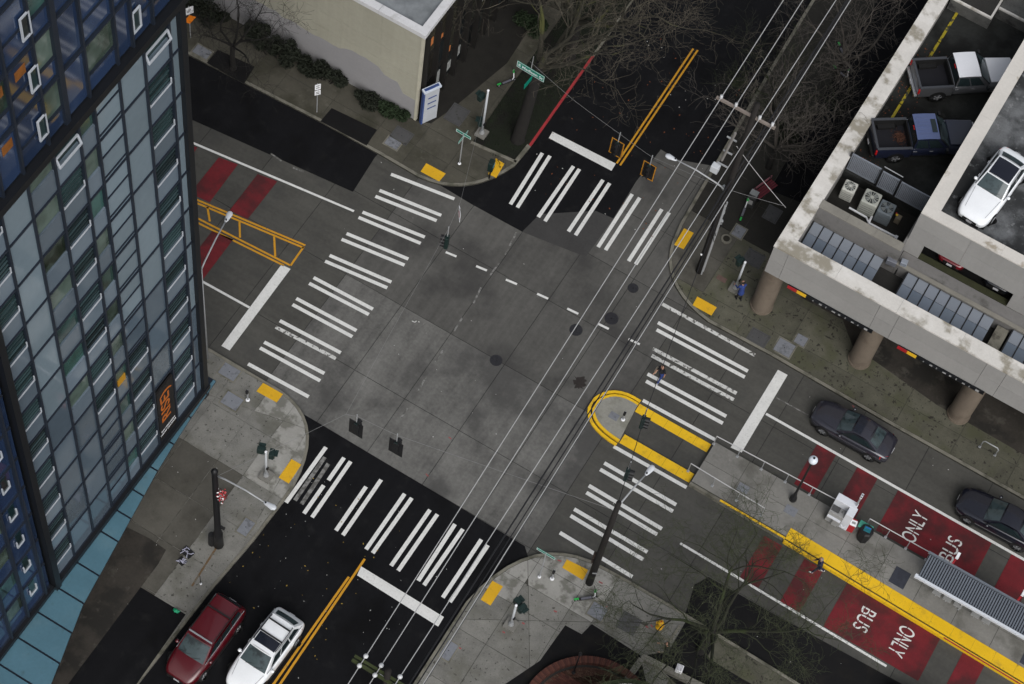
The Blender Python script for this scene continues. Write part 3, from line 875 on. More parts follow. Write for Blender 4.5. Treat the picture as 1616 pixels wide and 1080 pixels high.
for k in range(11):
    zt, zb = ZK[k], ZK[k + 1]
    low = k >= 6
    pane(FC - 0.25, MY[0], zb, zt, PANEL if k < 8 else PANEL_REFL)                       # strip at the corner
    railed_window(MY[0], MY[1], zt, 1 if k in (0,) else 0)
    pane(MY[0], MY[1], zb, zt - 1.55, SPAND, 'spandrel')
    banner = k >= 9
    if not banner:
        pane(MY[1], MY[2], zb, zt, PANEL if k < 6 else PANEL_REFL)                        # wide blank bay
    # louvred bay with two thin rails
    if k < 7:
        for a, b in ((0.0, 0.42), (0.42, 0.9), (0.9, 1.0)):
            pane(MY[2], MY[3], zt - PIT * b, zt - PIT * a, PANEL if k < 6 else PANEL_REFL)
            if b < 1:
                cell('thin_rail', MULL, tower, (FX - 0.02, (MY[2] + MY[3]) / 2, zt - PIT * b), (0.12, 1.4, 0.045))
    else:
        railed_window(MY[2], MY[3], zt)
        pane(MY[2], MY[3], zb, zt - 1.55, SPAND, 'spandrel')
    # narrow bay with a small window
    window(MY[3], MY[4], zt - 1.6, zt - 0.1, TGLASS2)
    pane(MY[3], MY[4], zb, zt - 1.6, SPAND, 'spandrel')
    # railed windows, then a wide glazed bay
    if k < 8:
        railed_window(MY[4], MY[5], zt, 1 if k == 0 else 0)
        pane(MY[4], MY[5], zb, zt - 1.55, SPAND, 'spandrel')
    else:
        for a, b in ((0.0, 0.42), (0.42, 0.9), (0.9, 1.0)):
            pane(MY[4], MY[5], zt - PIT * b, zt - PIT * a, PANEL_REFL)
            if b < 1:
                cell('thin_rail', MULL, tower, (FX - 0.02, (MY[4] + MY[5]) / 2, zt - PIT * b), (0.12, 1.4, 0.045))
    if k < 7:
        window(MY[5], MY[6], zt - 1.5, zt - 0.08, TGLASS2)
        pane(MY[5], MY[6], zb, zt - 1.5, SPAND, 'spandrel')
    else:
        pane(MY[5], MY[6], zb, zt, PANEL_REFL)
    pane(MY[6], MY[7], zb, zt, PANEL if k < 6 else PANEL_REFL)
    railed_window(MY[7], MY[8] + 0.02, zt)
    pane(MY[7], MY[8], zb, zt - 1.55, SPAND, 'spandrel')
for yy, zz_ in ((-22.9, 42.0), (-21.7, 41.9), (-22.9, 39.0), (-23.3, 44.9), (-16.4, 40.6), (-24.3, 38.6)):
    cell('curtain_or_reflection', mat('orange_reflection', (0.2, 0.07, 0.01), 0.8, 0.5, 2.0), tower, (FX - 0.008, yy, zz_), (0.03, 0.55, 0.5), 'oc')  # orange patches painted as reflections on the upper panes
# yellow curtain seen in one window
cell('curtain_or_reflection', mat('yellow_curtain', (0.4, 0.2, 0.01), 0.8), tower, (FX - 0.055, -18.88, 14.85), (0.04, 0.55, 0.95))
# banner over the two lowest storeys of the blank bay
ban = MB().span(FX - 0.06, FX + 0.05, MY[2] + 0.12, MY[1] - 0.1, ZK[11] + 0.1, ZK[9] - 0.55).build('banner', mat('banner_black', (0.01, 0.009, 0.009), 0.6, 0.1), tower, world=True)
def ban_text(body, m, y, z, size, sx=1.0, bold=0.0):
    t = text_obj(body, 'lettering', m, ban, size, 0.004, bold, sx)
    t.matrix_local = Matrix.Translation(Vector((FX + 0.058, y, z)) - tower.location) @ Matrix(((0, 0, 1, 0), (0, -1, 0, 0), (1, 0, 0, 0), (0, 0, 0, 1))).to_4x4()
    return t
# letters climb the banner: text x -> up (z), text y -> left (-y)
BANO = mat('banner_orange', (0.42, 0.11, 0.012), 0.6, 0.08)
def climb(body, m, y, z, size, sx=1.0, bold=0.0):
    t = text_obj(body, 'lettering', m, ban, size, 0.004, bold, sx)
    M = Matrix(((0, 0, 1, 0), (0, -1, 0, 0), (1, 0, 0, 0), (0, 0, 0, 1)))
    M = Matrix(((0, 0, 1), (0, -1, 0), (1, 0, 0))).to_4x4()
    t.matrix_local = Matrix.Translation(Vector((FX + 0.056, y, z)) - tower.location) @ M
    return t
climb('RISE)', BANO, -16.18, 8.2, 0.98, 1.45, 0.012)
for i, (tx, sz) in enumerate((('ON MADISON', 0.28), ('NOW LEASING', 0.3))):
    t = text_obj(tx, 'lettering', SIGNWHITE, ban, sz * 0.62, 0.004, 0.004)
    t.matrix_local = Matrix.Translation(Vector((FX + 0.056, -16.15, 5.95 - 0.3 * i)) - tower.location) @ Matrix(((0, 0, 1), (1, 0, 0), (0, 1, 0))).to_4x4()
# dark blue glazed field above and to the left
UY = [FC - 0.2, -14.75, -15.98, -16.9, -18.6, -19.9, -21.0, -22.45, -23.6, -25.0, -26.1, -27.45, -28.7, -29.9, -31.2, -32.4, -33.8, -35.0, -36.4, -38]
for y in UY[1:]:
    z0 = ZT + 0.3 if y > -25.6 else 4.9
    cell('mullion', MULL, tower, (FX + 0.02, y, (z0 + 62) / 2), (0.2, 0.1 if y != -19.9 else 0.26, 62 - z0))
UZ = [ZT + 0.35 + 2.95 * k for k in range(9)]
for k, z in enumerate(UZ):
    cell('floor_rail', MULL, tower, (FX + 0.02, -25.5, z + 2.95), (0.16, 25, 0.09))
    for i in range(len(UY) - 1):
        y0, y1 = UY[i], UY[i + 1]
        kind = i % 5
        if (i * 7 + k * 5 + i * k) % 5 < 2 and k < 7:
            w = cell('window', TGLASS2, tower, (FX - 0.06, (y0 + y1) / 2, z + 2.0), (0.05, abs(y1 - y0) - 0.1, 1.7), 'uw%d' % i)
            cell('panel', BLUEP, tower, (FX - 0.04, (y0 + y1) / 2, z + 0.62), (0.06, abs(y1 - y0) - 0.1, 1.02), 'up%d' % i)
            cell('thin_rail', MULL, tower, (FX + 0.01, (y0 + y1) / 2, z + 1.14), (0.12, abs(y1 - y0) - 0.1, 0.06), 'ur%d' % i)
        else:
            cell('panel', BLUEP, tower, (FX - 0.04, (y0 + y1) / 2, z + 1.5), (0.06, abs(y1 - y0) - 0.1, 2.8), 'uq%d' % i)
            if kind == 1 or kind == 3:
                cell('thin_rail', MULL, tower, (FX + 0.01, (y0 + y1) / 2, z + 1.3), (0.12, abs(y1 - y0) - 0.1, 0.05), 'ur%d' % i)
def casement(y, z):
    w = cell('casement', TGLASS, tower, (FX + 0.06, y, z), (0.05, 0.36, 1.04), 'cas')
    for s_ in (-1, 1):
        cell('sash', RAIL, w, (FX + 0.1, y + s_ * 0.21, z), (0.06, 0.07, 1.2), 'casv')
        cell('sash', RAIL, w, (FX + 0.1, y, z + s_ * 0.57), (0.06, 0.36, 0.07), 'cash')
for y, z in ((-21.2, 43.95), (-21.2, 41.05), (-21.2, 38.15), (-15.7, 38.15), (-15.7, 41.1), (-27.0, 41.0), (-27.0, 38.1)):
    casement(y, z)
LZ = [ZK[11] + 0.05 + PIT * k for k in range(11)]
LY = [y for y in UY if y < -25.6] + []
LY = [-25.62] + [y for y in LY if y < -26]
for k, z in enumerate(LZ):
    cell('floor_rail', MULL, tower, (FX - 0.06, -32, z), (0.14, 12.6, 0.09))
    for i in range(len(LY) - 1):
        y0, y1 = LY[i], LY[i + 1]
        if i % 3 == 2:
            cell('window', TGLASS2, tower, (FX - 0.12, (y0 + y1) / 2, z + 2.0), (0.05, abs(y1 - y0) - 0.1, 1.5), 'lw%d' % i)
            cell('panel', BLUEP, tower, (FX - 0.1, (y0 + y1) / 2, z + 0.65), (0.06, abs(y1 - y0) - 0.1, 1.1), 'lp%d' % i)
        else:
            cell('panel', BLUEP, tower, (FX - 0.1, (y0 + y1) / 2, z + PIT / 2), (0.06, abs(y1 - y0) - 0.1, PIT - 0.12), 'lq%d' % i)
    if k < 6:
        w = cell('casement', TGLASS, tower, (FX - 0.05, -26.72, z + 2.0), (0.05, 0.36, 1.1), 'lcas')
        for s_ in (-1, 1):
            cell('sash', RAIL, w, (FX + 0.0, -26.72 + s_ * 0.22, z + 1.72), (0.06, 0.06, 0.6), 'lcasv')
        cell('sash', RAIL, w, (FX + 0.0, -26.72, z + 1.44), (0.06, 0.38, 0.06), 'lcash')
cell('transfer_band', BLACKTRIM, tower, (FX + 0.02, -32, 4.88), (0.36, 12.8, 0.3))
# glass canopy over the pavement, wider towards the south
cy = [-12.33, -13.2, -14.7, -16.35, -17.95, -19.4, -20.7, -22.0, -23.9, -25.42, -26.9, -28.4, -29.9, -31.5, -33.1, -34.8, -36.5]
def cx_(y):
    pts = [(-12.33, -10.40), (-14.75, -10.27), (-17.48, -10.06), (-20.76, -9.6), (-25.51, -8.93), (-29.43, -7.87), (-37, -6.2)]
    for (a, xa), (b, xb) in zip(pts, pts[1:]):
        if b <= y <= a:
            return xa + (xb - xa) * (y - a) / (b - a)
    return pts[-1][1]
can = MB().prism([(FX - 0.3, cy[0])] + [(cx_(y) - 0.02, y) for y in cy] + [(FX - 0.3, cy[-1])], 4.3, 4.44).build('canopy', MULL, tower, world=True)
for a, b in zip(cy, cy[1:]):
    q = [(FX + 0.05, a - 0.05), (cx_(a), a - 0.05), (cx_(b), b + 0.05), (FX + 0.05, b + 0.05)]
    MB().prism(q, 4.45, 4.5).build('canopy_pane', CANOPY, can, world=False).location = -tower.location

# ================================================================== cream building
CREAM = mat('cream_render', (0.32, 0.31, 0.25), 0.85, 0.12, 0.4, orand=0.03, streak=((4.0, 4.0, 0.22), 0.16), dirt=((0.29, 0.28, 0.22), 0.6, 0.5, 0.75, 0.5), dirt2=((0.4, 0.385, 0.32), 0.25, 0.5, 0.7, 0.4))
GREYP = mat('grey_overpaint', (0.26, 0.255, 0.26), 0.85, 0.1, 0.6)
CAPW = mat('white_parapet_cap', (0.55, 0.55, 0.56), 0.6, 0.12, 1.2, dirt=((0.35, 0.35, 0.34), 2.0, 0.55, 0.75, 0.6))
BXc, BYc, BH = -11.67, 9.06, 8.15
cream = thing('cream_building', 'low cream rendered building with white parapet and grey overpainted wall base', 'building', (BXc - 10, BYc + 8, 0.15))
MB().span(BXc - 40, BXc - 0.16, BYc + 0.14, BYc + 34, 0.1, BH - 0.4).build('wall', mat('wall_core', (0.1, 0.095, 0.08), 0.9), cream, world=True)
rows = [0.15, 2.05, 4.0, 5.35, 6.6, BH - 0.22]
xs_ = [BXc - 0.12 - 2.45 * i for i in range(17)]
for r_ in range(len(rows) - 1):
    for i in range(len(xs_) - 1):
        g_ = 0.03 if r_ == 2 else 0.006
        cell('wall_panel', CREAM, cream, ((xs_[i] + xs_[i + 1]) / 2, BYc + 0.08, (rows[r_] + rows[r_ + 1]) / 2), (2.45 - 0.006, 0.16, rows[r_ + 1] - rows[r_] - g_), 'p%d' % r_)
# grey paint rolled over the foot of the wall, its upper edge stepped and uneven
random.seed(5)
top = []
for i in range(90):
    x_ = BXc - 0.1 - i * 0.42
    d_ = -x_ + BXc
    base = 1.95 if d_ < 1.0 else (2.7 if d_ < 2.2 else (3.3 if d_ < 5 else (2.95 if d_ < 9 else 3.1)))
    top.append((x_, base + random.uniform(-0.09, 0.09)))
gp = MB()
for (xa, za), (xb, zb) in zip(top, top[1:]):
    gp.add([(xa, BYc - 0.004, 0.15), (xb, BYc - 0.004, 0.15), (xb, BYc - 0.004, zb), (xa, BYc - 0.004, za), (xa, BYc + 0.006, za), (xb, BYc + 0.006, zb)], [(0, 1, 2, 3), (3, 2, 5, 4)])
gp.build('paint_band', GREYP, cream, world=True)
cell('corner_trim', mat('trim_cream', (0.42, 0.4, 0.32), 0.8), cream, (BXc - 0.05, BYc + 0.06, BH / 2), (0.14, 0.2, BH - 0.3))
MB().span(BXc - 40, BXc - 0.4, BYc + 0.45, BYc + 34, BH - 0.5, BH - 0.18).build('roof', mat('roof_membrane', (0.2, 0.215, 0.225), 0.7, 0.2, 0.6, dirt=((0.1, 0.11, 0.115), 0.5, 0.45, 0.7, 0.8)), cream, world=True)
for i in range(14):
    cell('parapet_cap', CAPW, cream, (BXc + 0.1 - 0.23 - 2.9 * i - 1.24, BYc + 0.17, BH - 0.06), (2.88, 0.46, 0.3), 'capx')
    if i < 11:
        cell('parapet_cap', CAPW, cream, (BXc - 0.13, BYc - 0.06 + 1.45 + 2.9 * i + 0.46, BH - 0.056), (0.46, 2.88, 0.3), 'capy')
cell('parapet_cap', CAPW, cream, (BXc - 0.128, BYc + 0.17, BH - 0.05), (0.48, 0.48, 0.3), 'capc')
# street front: dark glazing between fins
DARKGL = glass('shop_glass', [(0.006, 0.007, 0.008), (0.015, 0.02, 0.022), (0.05, 0.045, 0.03), (0.008, 0.008, 0.009)])
FIN = mat('bronze_fin', (0.012, 0.011, 0.01), 0.6, 0.2)
for i in range(20):
    y = BYc + 0.35 + i * 1.15
    cell('fin', FIN, cream, (BXc + 0.02, y, BH / 2 - 0.1), (0.42, 0.12, BH - 0.5), 'fin')
    for z in (1.5, 4.0, 6.4):
        cell('window', DARKGL, cream, (BXc - 0.11, y + 0.58, z + 0.05), (0.06, 1.0, 2.2), 'fw')
    cell('fin_rail', FIN, cream, (BXc - 0.07, y + 0.58, 2.75), (0.1, 1.03, 0.18), 'fr')
    cell('fin_rail', FIN, cream, (BXc - 0.07, y + 0.58, 5.3), (0.1, 1.03, 0.18), 'fr')
for y, z, w_, h_ in ((BYc + 2.1, 1.6, 0.7, 1.1), (BYc + 3.3, 1.3, 0.8, 0.7), (BYc + 4.4, 1.5, 0.6, 0.8), (BYc + 6.7, 4.3, 0.7, 1.3)):
    cell('poster', mat('poster_paper', (0.3, 0.31, 0.3), 0.7, 0.2, 3.0), cream, (BXc - 0.06, y, z), (0.03, w_, h_))
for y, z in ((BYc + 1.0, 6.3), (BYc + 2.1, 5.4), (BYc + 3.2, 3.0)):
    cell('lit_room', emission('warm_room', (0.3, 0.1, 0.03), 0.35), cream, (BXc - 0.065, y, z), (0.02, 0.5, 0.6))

# ================================================================== parking garage
FASC = mat('fascia_panel', (0.265, 0.26, 0.25), 0.8, 0.1, 0.5, orand=0.04, streak=((5.0, 5.0, 0.3), 0.12))
CAPC = mat('parapet_concrete', (0.56, 0.54, 0.505), 0.8, 0.15, 0.9, dirt=((0.2, 0.178, 0.13), 0.7, 0.47, 0.6, 0.85), dirt2=((0.64, 0.625, 0.6), 0.9, 0.52, 0.7, 0.6))
CAPC2 = mat('parapet_concrete_upper', (0.54, 0.515, 0.475), 0.8, 0.12, 0.7, dirt=((0.24, 0.2, 0.14), 0.55, 0.6, 0.68, 0.8))
DECK = mat('deck_concrete', (0.024, 0.0255, 0.024), 0.8, 0.4, 0.5, spec=0.2, dirt=((0.008, 0.0082, 0.0075), 0.35, 0.42, 0.6, 0.9), dirt2=((0.06, 0.06, 0.055), 1.4, 0.62, 0.76, 0.6), bump=0.1)
DECK2 = mat('deck_wet', (0.12, 0.125, 0.13), 0.75, 0.35, 1.2, spec=0.2, dirt=((0.02, 0.021, 0.022), 0.45, 0.38, 0.58, 0.92), dirt2=((0.22, 0.225, 0.23), 2.6, 0.58, 0.7, 0.6), streak=((2.5, 0.35, 1), 0.7))
COLM = mat('column_tan', (0.14, 0.113, 0.087), 0.8, 0.15, 1.0, dirt=((0.09, 0.068, 0.05), 0.9, 0.5, 0.7, 0.7), streak=((3.0, 3.0, 0.25), 0.35))
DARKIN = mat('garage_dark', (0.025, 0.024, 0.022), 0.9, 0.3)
GX0, GX1, GY0, GY1 = 9.83, 10.75, 8.70, 9.6
GT, GB = 7.2, 4.55
garage = thing('parking_garage', 'concrete parking garage with stained parapets, round columns and rooftop cars', 'building', (24, 20, 0.15))
def gb(name, m, x0, x1, y0, y1, z0, z1, par=None):
    return MB().span(x0, x1, y0, y1, z0, z1).build(name, m, par or garage, world=True)
# fascia panels towards the avenue
fx = [GX0 + 0.0, GX0 + 0.85, GX0 + 6.2, GX0 + 7.3, GX0 + 12.3, GX0 + 13.4, GX0 + 18.5, GX0 + 19.6, GX0 + 25, GX0 + 26.1, GX0 + 31, GX0 + 37, GX0 + 45]
for a, b in zip(fx, fx[1:]):
    gb('fascia_panel', FASC, a + (0.0 if a == GX0 else 0.008), b - 0.008, GY0, GY0 + 0.25, GB, GB + 1.25)
    gb('fascia_panel', FASC, a + (0.0 if a == GX0 else 0.008), b - 0.008, GY0, GY0 + 0.25, GB + 1.262, GT - 0.12)
y = GY0 + 0.262
for i in range(14):
    gb('fascia_panel', FASC, GX0, GX0 + 0.25, y, y + 2.4, GB, GT - 0.12)
    y += 2.41
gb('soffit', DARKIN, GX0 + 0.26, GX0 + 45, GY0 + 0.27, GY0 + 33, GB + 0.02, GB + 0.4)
# parapet caps
x = GX0 - 0.03
i = 0
while x < GX0 + 44:
    gb('parapet_cap', CAPC, x, x + 3.55, GY0 - 0.03, GY1, GT - 0.12, GT)
    x += 3.56
y = GY1 + 0.004
while y < GY0 + 33:
    gb('parapet_cap', CAPC, GX0 - 0.03, GX1 - 0.02, y, y + 3.2, GT - 0.12, GT)
    y += 3.206
gb('parapet_wall', FASC, GX0 + 0.26, GX1 - 0.05, GY1 - 0.3, GY0 + 33, GB + 0.41, GT - 0.125)
gb('parapet_wall', FASC, GX1 - 0.05, GX0 + 45, GY0 + 0.26, GY1 - 0.04, GB + 0.41, GT - 0.125)
# wall behind the skylights and its coping
gb('wall', mat('garage_wall', (0.16, 0.155, 0.15), 0.85, 0.18, 0.7, dirt=((0.07, 0.068, 0.06), 0.8, 0.52, 0.7, 0.8)), GX1 - 0.05, 15.6, 12.14, 12.5, 4.0, GT - 0.06)
x = GX1 - 0.05
while x < 15.3:
    gb('coping', mat('coping_concrete', (0.2, 0.19, 0.165), 0.85, 0.2, 1.0), x, min(x + 1.6, 15.6), 12.08, 12.6, GT - 0.055, GT + 0.02)
    x += 1.61
gb('ledge_wall', MATS['garage_wall'], 15.61, GX0 + 45, 12.14, 13.06, 4.0, 5.92)
gb('ledge_coping', MATS['coping_concrete'], 15.61, GX0 + 45, 12.06, 12.3, 5.922, 6.0)
# sloping skylights: each pane between bars
SKYG = glass('skylight_glass', [(0.1, 0.125, 0.16), (0.14, 0.165, 0.2), (0.12, 0.145, 0.185)], 0.12, 0.6)
SKYG_REFL = glass('skylight_glass_reflection', [(0.16, 0.18, 0.21), (0.19, 0.21, 0.24), (0.17, 0.19, 0.225)], 0.12, 0.6)  # paler upper glass: a reflection painted into the colour
def sky_pane(x0, x1):
    zl, zh, yl, yh = 5.0, 5.75, 9.62, 12.1
    for (t0, t1, m) in ((0.0, 0.73, SKYG), (0.74, 1.0, SKYG_REFL)):
        f = lambda t: (yl + (yh - yl) * t, zl + (zh - zl) * t)
        (ya, za), (yb, zb_) = f(t0), f(t1)
        MB().add([(x0 + .035, ya, za), (x1 - .035, ya, za), (x1 - .035, yb, zb_), (x0 + .035, yb, zb_), (x0 + .035, ya, za - .04), (x1 - .035, ya, za - .04), (x1 - .035, yb, zb_ - .04), (x0 + .035, yb, zb_ - .04)],
                 [(0, 1, 2, 3), (4, 7, 6, 5), (0, 4, 5, 1), (1, 5, 6, 2), (2, 6, 7, 3), (3, 7, 4, 0)]).build('skylight_pane', m, garage, world=True)
    cc = MB().add([(x0 - .03, yl, zl + .03), (x0 + .03, yl, zl + .03), (x0 + .03, yh, zh + .03), (x0 - .03, yh, zh + .03), (x0 - .03, yl, zl - .05), (x0 + .03, yl, zl - .05), (x0 + .03, yh, zh - .05), (x0 - .03, yh, zh - .05)],
                  [(0, 1, 2, 3), (4, 7, 6, 5), (0, 4, 5, 1), (1, 5, 6, 2), (2, 6, 7, 3), (3, 7, 4, 0)])
    cc.build('skylight_bar', BLACKTRIM, garage, world=True)
sx_ = [GX1 + 0.02 + 0.60 * i for i in range(8)]
for a, b in zip(sx_, sx_[1:]):
    sky_pane(a, b)
sx_ = [16.35 + 0.635 * i for i in range(9)]
for a, b in zip(sx_, sx_[1:]):
    sky_pane(a, b)
sx_ = [22.5 + 0.635 * i for i in range(9)]
for a, b in zip(sx_, sx_[1:]):
    sky_pane(a, b)
gb('gutter_floor', mat('gutter_concrete', (0.08, 0.075, 0.06), 0.9, 0.35, 1.2, dirt=((0.03, 0.028, 0.02), 0.9, 0.45, 0.65, 0.9)), GX1 - 0.05, GX0 + 45, 9.57, 12.13, 4.6, 4.9)
gb('gutter_bridge', mat('bridge_concrete', (0.17, 0.16, 0.13), 0.9, 0.3, 1.2, dirt=((0.05, 0.045, 0.035), 1.5, 0.5, 0.66, 0.9)), 21.7, 22.35, 9.62, 12.05, 4.9, 5.55)
# rooftop pit, deck and louvred screen
gb('pit_floor', mat('pit_floor', (0.014, 0.013, 0.011), 0.95, 0.4), GX1 - 0.05, 15.5, 12.51, 15.7, 4.6, 5.35)
gb('deck', DECK, GX1 - 0.05, 15.5, 15.72, GY0 + 33, 5.0, 6.0)
SCREEN = mat('screen_slat', (0.22, 0.24, 0.275), 0.5, 0.1, 2.0, metal=0.3)
for x0, x1, yy in ((10.78, 12.5, 15.86), (12.62, 13.62, 15.78), (13.74, 15.45, 15.74)):
    fr = MB()
    fr.span(x0, x1, yy - 0.02, yy + 0.05, 7.42, 7.5).span(x0, x1, yy - 0.02, yy + 0.05, 6.05, 6.12).span(x0, x0 + 0.06, yy - 0.02, yy + 0.05, 6.12, 7.42).span(x1 - 0.06, x1, yy - 0.02, yy + 0.05, 6.12, 7.42)
    f_ = fr.build('screen_frame', SCREEN, garage, world=True)
    n_ = int((x1 - x0 - 0.14) / 0.09)
    for i in range(n_):
        xx = x0 + 0.08 + (x1 - x0 - 0.16) * (i + 0.5) / n_
        sl = cell('screen_slat', SCREEN, garage, (xx, yy + 0.01, 6.77), (0.075, 0.03, 1.28), 'scr%d' % int((x1 - x0) * 10))
    for xx in (x0 - 0.06,):
        cell('screen_post', BLACK, garage, (xx, yy + 0.02, 6.75), (0.1, 0.12, 1.6), 'scp')
MB().tube([(12.56, 16.05, 7.55), (13.68, 16.02, 7.55)], 0.03, 6).build('screen_brace', GALV, garage, world=True)
# wheel stops / yellow edge line on the deck
for i in range(9):
    gb('deck_line', mat('deck_yellow', (0.34, 0.27, 0.015), 0.7, 0.3, 3.0, dirt=((0.05, 0.05, 0.03), 3.0, 0.5, 0.6)), 11.35, 11.5, 17.6 + i * 1.25, 18.75 + i * 1.25, 6.0, 6.07)
# low roofed stair head at the far end of the deck
sc_ = P(1565, 30, 6.95)
stw = mat('stair_wall', (0.09, 0.09, 0.085), 0.9, 0.4, 1.5, dirt=((0.03, 0.03, 0.03), 1.0, 0.5, 0.65))
gb('stair_head', stw, 9.9 + 0.9, sc_.x, sc_.y, sc_.y + 7, 6.0, 6.85)
gb('stair_head_roof', DARKIN, 11.0, sc_.x - 0.14, sc_.y + 0.14, sc_.y + 7, 6.86, 6.9)
gb('stair_head_rim', CAPC, 10.9, sc_.x, sc_.y, sc_.y + 0.12, 6.852, 6.97)
gb('stair_head_rim', CAPC, sc_.x - 0.12, sc_.x, sc_.y + 0.124, sc_.y + 7, 6.852, 6.97)
gb('stair_head', stw, sc_.x + 0.02, 15.4, sc_.y + 1.0, sc_.y + 8, 6.0, 6.75)
gb('stair_head_rim', CAPC, sc_.x + 0.02, 15.4, sc_.y + 1.0, sc_.y + 1.12, 6.752, 6.87)
# upper deck block
UX, UYB, UT = 15.52, 13.07, 9.75
for a, b in ((UX, 18.4), (18.41, 22.1), (22.11, 26), (26.01, 30), (30.01, 40), (40.01, 54)):
    gb('fascia_panel', FASC, a, b, UYB, UYB + 0.3, 7.18, 8.4)
    gb('fascia_panel', FASC, a, b, UYB, UYB + 0.3, 8.412, UT - 0.1)
for a, b in ((UX, 16.42), (21.6, 23.3), (29.0, 30.6), (36, 54)):
    gb('pier', FASC, a, b, UYB, UYB + 0.5, 5.93, 7.175)
gb('side_wall', FASC, UX, UX + 0.3, UYB + 0.31, GY0 + 33, 5.4, UT - 0.1)
gb('side_fillet', MATS['garage_wall'], UX - 0.12, UX - 0.002, 12.61, 15.3, 5.36, 7.1)
gb('opening_floor', mat('mossy_sill', (0.03, 0.032, 0.014), 0.95, 0.4), 15.6, 54, UYB + 0.02, UYB + 0.4, 5.0, 5.925)
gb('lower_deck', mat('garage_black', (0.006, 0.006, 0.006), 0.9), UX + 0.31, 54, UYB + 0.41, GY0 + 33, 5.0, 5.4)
gb('upper_deck', DECK2, UX + 0.31, 54, UYB + 0.31, GY0 + 33, 8.3, 8.75)
x = UX
while x < 53:
    gb('parapet_cap', CAPC2, x, x + 4.5, UYB - 0.02, UYB + 0.62, UT - 0.1, UT)
    x += 4.506
y = UYB + 0.624
while y < GY0 + 32:
    gb('parapet_cap', CAPC2, UX, UX + 0.82, y, y + 3.3, UT - 0.1, UT)
    y += 3.306
gb('parapet_wall', FASC, UX + 0.302, UX + 0.7, UYB + 0.55, GY0 + 33, 8.752, UT - 0.105)
gb('parapet_wall', FASC, UX + 0.7, 54, UYB + 0.302, UYB + 0.5, 8.752, UT - 0.105)
gb('deck_line', MATS['deck_yellow'], UX + 0.9, 54, UYB + 0.66, UYB + 0.76, 8.752, 8.80)
# columns and the dark back of the arcade
for cx0 in (10.27, 16.3, 22.3, 28.4, 34.5, 40.5):
    col_ = MB().cyl((cx0, 9.42, 0.1), 0.6, GB - 0.1, 32)
    cobj = col_.build('column', COLM, garage, world=True, smooth=False)
    MB().cyl((cx0, 9.42, 0.1), 0.64, 0.22, 32).build('column_base', COLM, cobj, world=False).location = -garage.location
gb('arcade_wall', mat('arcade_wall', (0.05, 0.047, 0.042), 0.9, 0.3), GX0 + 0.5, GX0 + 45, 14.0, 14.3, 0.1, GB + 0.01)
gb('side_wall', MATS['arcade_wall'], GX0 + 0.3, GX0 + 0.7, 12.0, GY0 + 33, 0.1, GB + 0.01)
# shop sign lettering strips hung under the fascia: red and yellow blocks, pale letters
for sx0, n_ in ((1247, 0), (1404, 1)):
    p = P(sx0, 455 if n_ == 0 else 542, GB)
    bx_ = GX0 + (1.45 if n_ == 0 else 7.95)
    gb('shop_sign', BLACKTRIM, bx_, bx_ + 5.0, GY0 - 0.1, GY0 - 0.02, GB - 0.2, GB + 0.06)
    gb('sign_block', REDP, bx_, bx_ + 0.55, GY0 - 0.125, GY0 - 0.102, GB - 0.2, GB + 0.06)
    gb('sign_block', mat('sign_yellow', (0.7, 0.42, 0.02), 0.5), bx_ + 0.56, bx_ + 1.1, GY0 - 0.125, GY0 - 0.102, GB - 0.2, GB + 0.06)
    for j in range(9):
        gb('sign_letter', mat('sign_letter_grey', (0.3, 0.3, 0.3), 0.6), bx_ + 1.5 + j * 0.38, bx_ + 1.5 + j * 0.38 + (0.06, 0.16, 0.05, 0.2, 0.12)[j % 5], GY0 - 0.116, GY0 - 0.102, GB - 0.15, GB - 0.06 + 0.03 * (j % 3))
# ================================================================== vehicles
TYRE = mat('tyre_rubber', (0.012, 0.012, 0.012), 0.85, 0.2, 5.0, local=True)
RIM = mat('alloy_rim', (0.42, 0.43, 0.45), 0.35, 0.1, 5.0, metal=0.7, local=True)
CARGL = mat('car_glass', (0.012, 0.02, 0.022), 0.05, 0.1, 1.0, spec=0.6, local=True)
CARGL2 = mat('car_windscreen', (0.045, 0.065, 0.07), 0.06, 0.25, 1.6, spec=0.6, local=True, dirt=((0.012, 0.016, 0.018), 1.4, 0.45, 0.6, 0.8))
TRIM = mat('car_black_trim', (0.01, 0.01, 0.01), 0.5, 0.1, 3.0, local=True)
HEADL = mat('headlamp', (0.55, 0.56, 0.56), 0.15, 0.1, 3.0, spec=0.6, local=True)
TAILL = mat('tail_lamp', (0.4, 0.01, 0.012), 0.2, 0.1, 3.0, spec=0.6, local=True)
CHROME = mat('bright_trim', (0.55, 0.56, 0.58), 0.25, 0.05, 3.0, metal=0.7, local=True)
PLATE = mat('licence_plate', (0.5, 0.5, 0.52), 0.5, 0.1, 3.0, local=True)
def paint(name, col, rough=0.28, metal=0.0):
    return mat(name, col, rough, 0.06, 1.5, spec=0.5, local=True, coat=0.8, metal=metal)

def lerp(a, b, t):
    return a + (b - a) * t

def interp(tab, x):
    if x <= tab[0][0]:
        return tab[0][1]
    for (a, va), (b, vb) in zip(tab, tab[1:]):
        if x <= b:
            t = (x - a) / (b - a)
            t = t * t * (3 - 2 * t) * 0.5 + t * 0.5
            return va + (vb - va) * t
    return tab[-1][1]

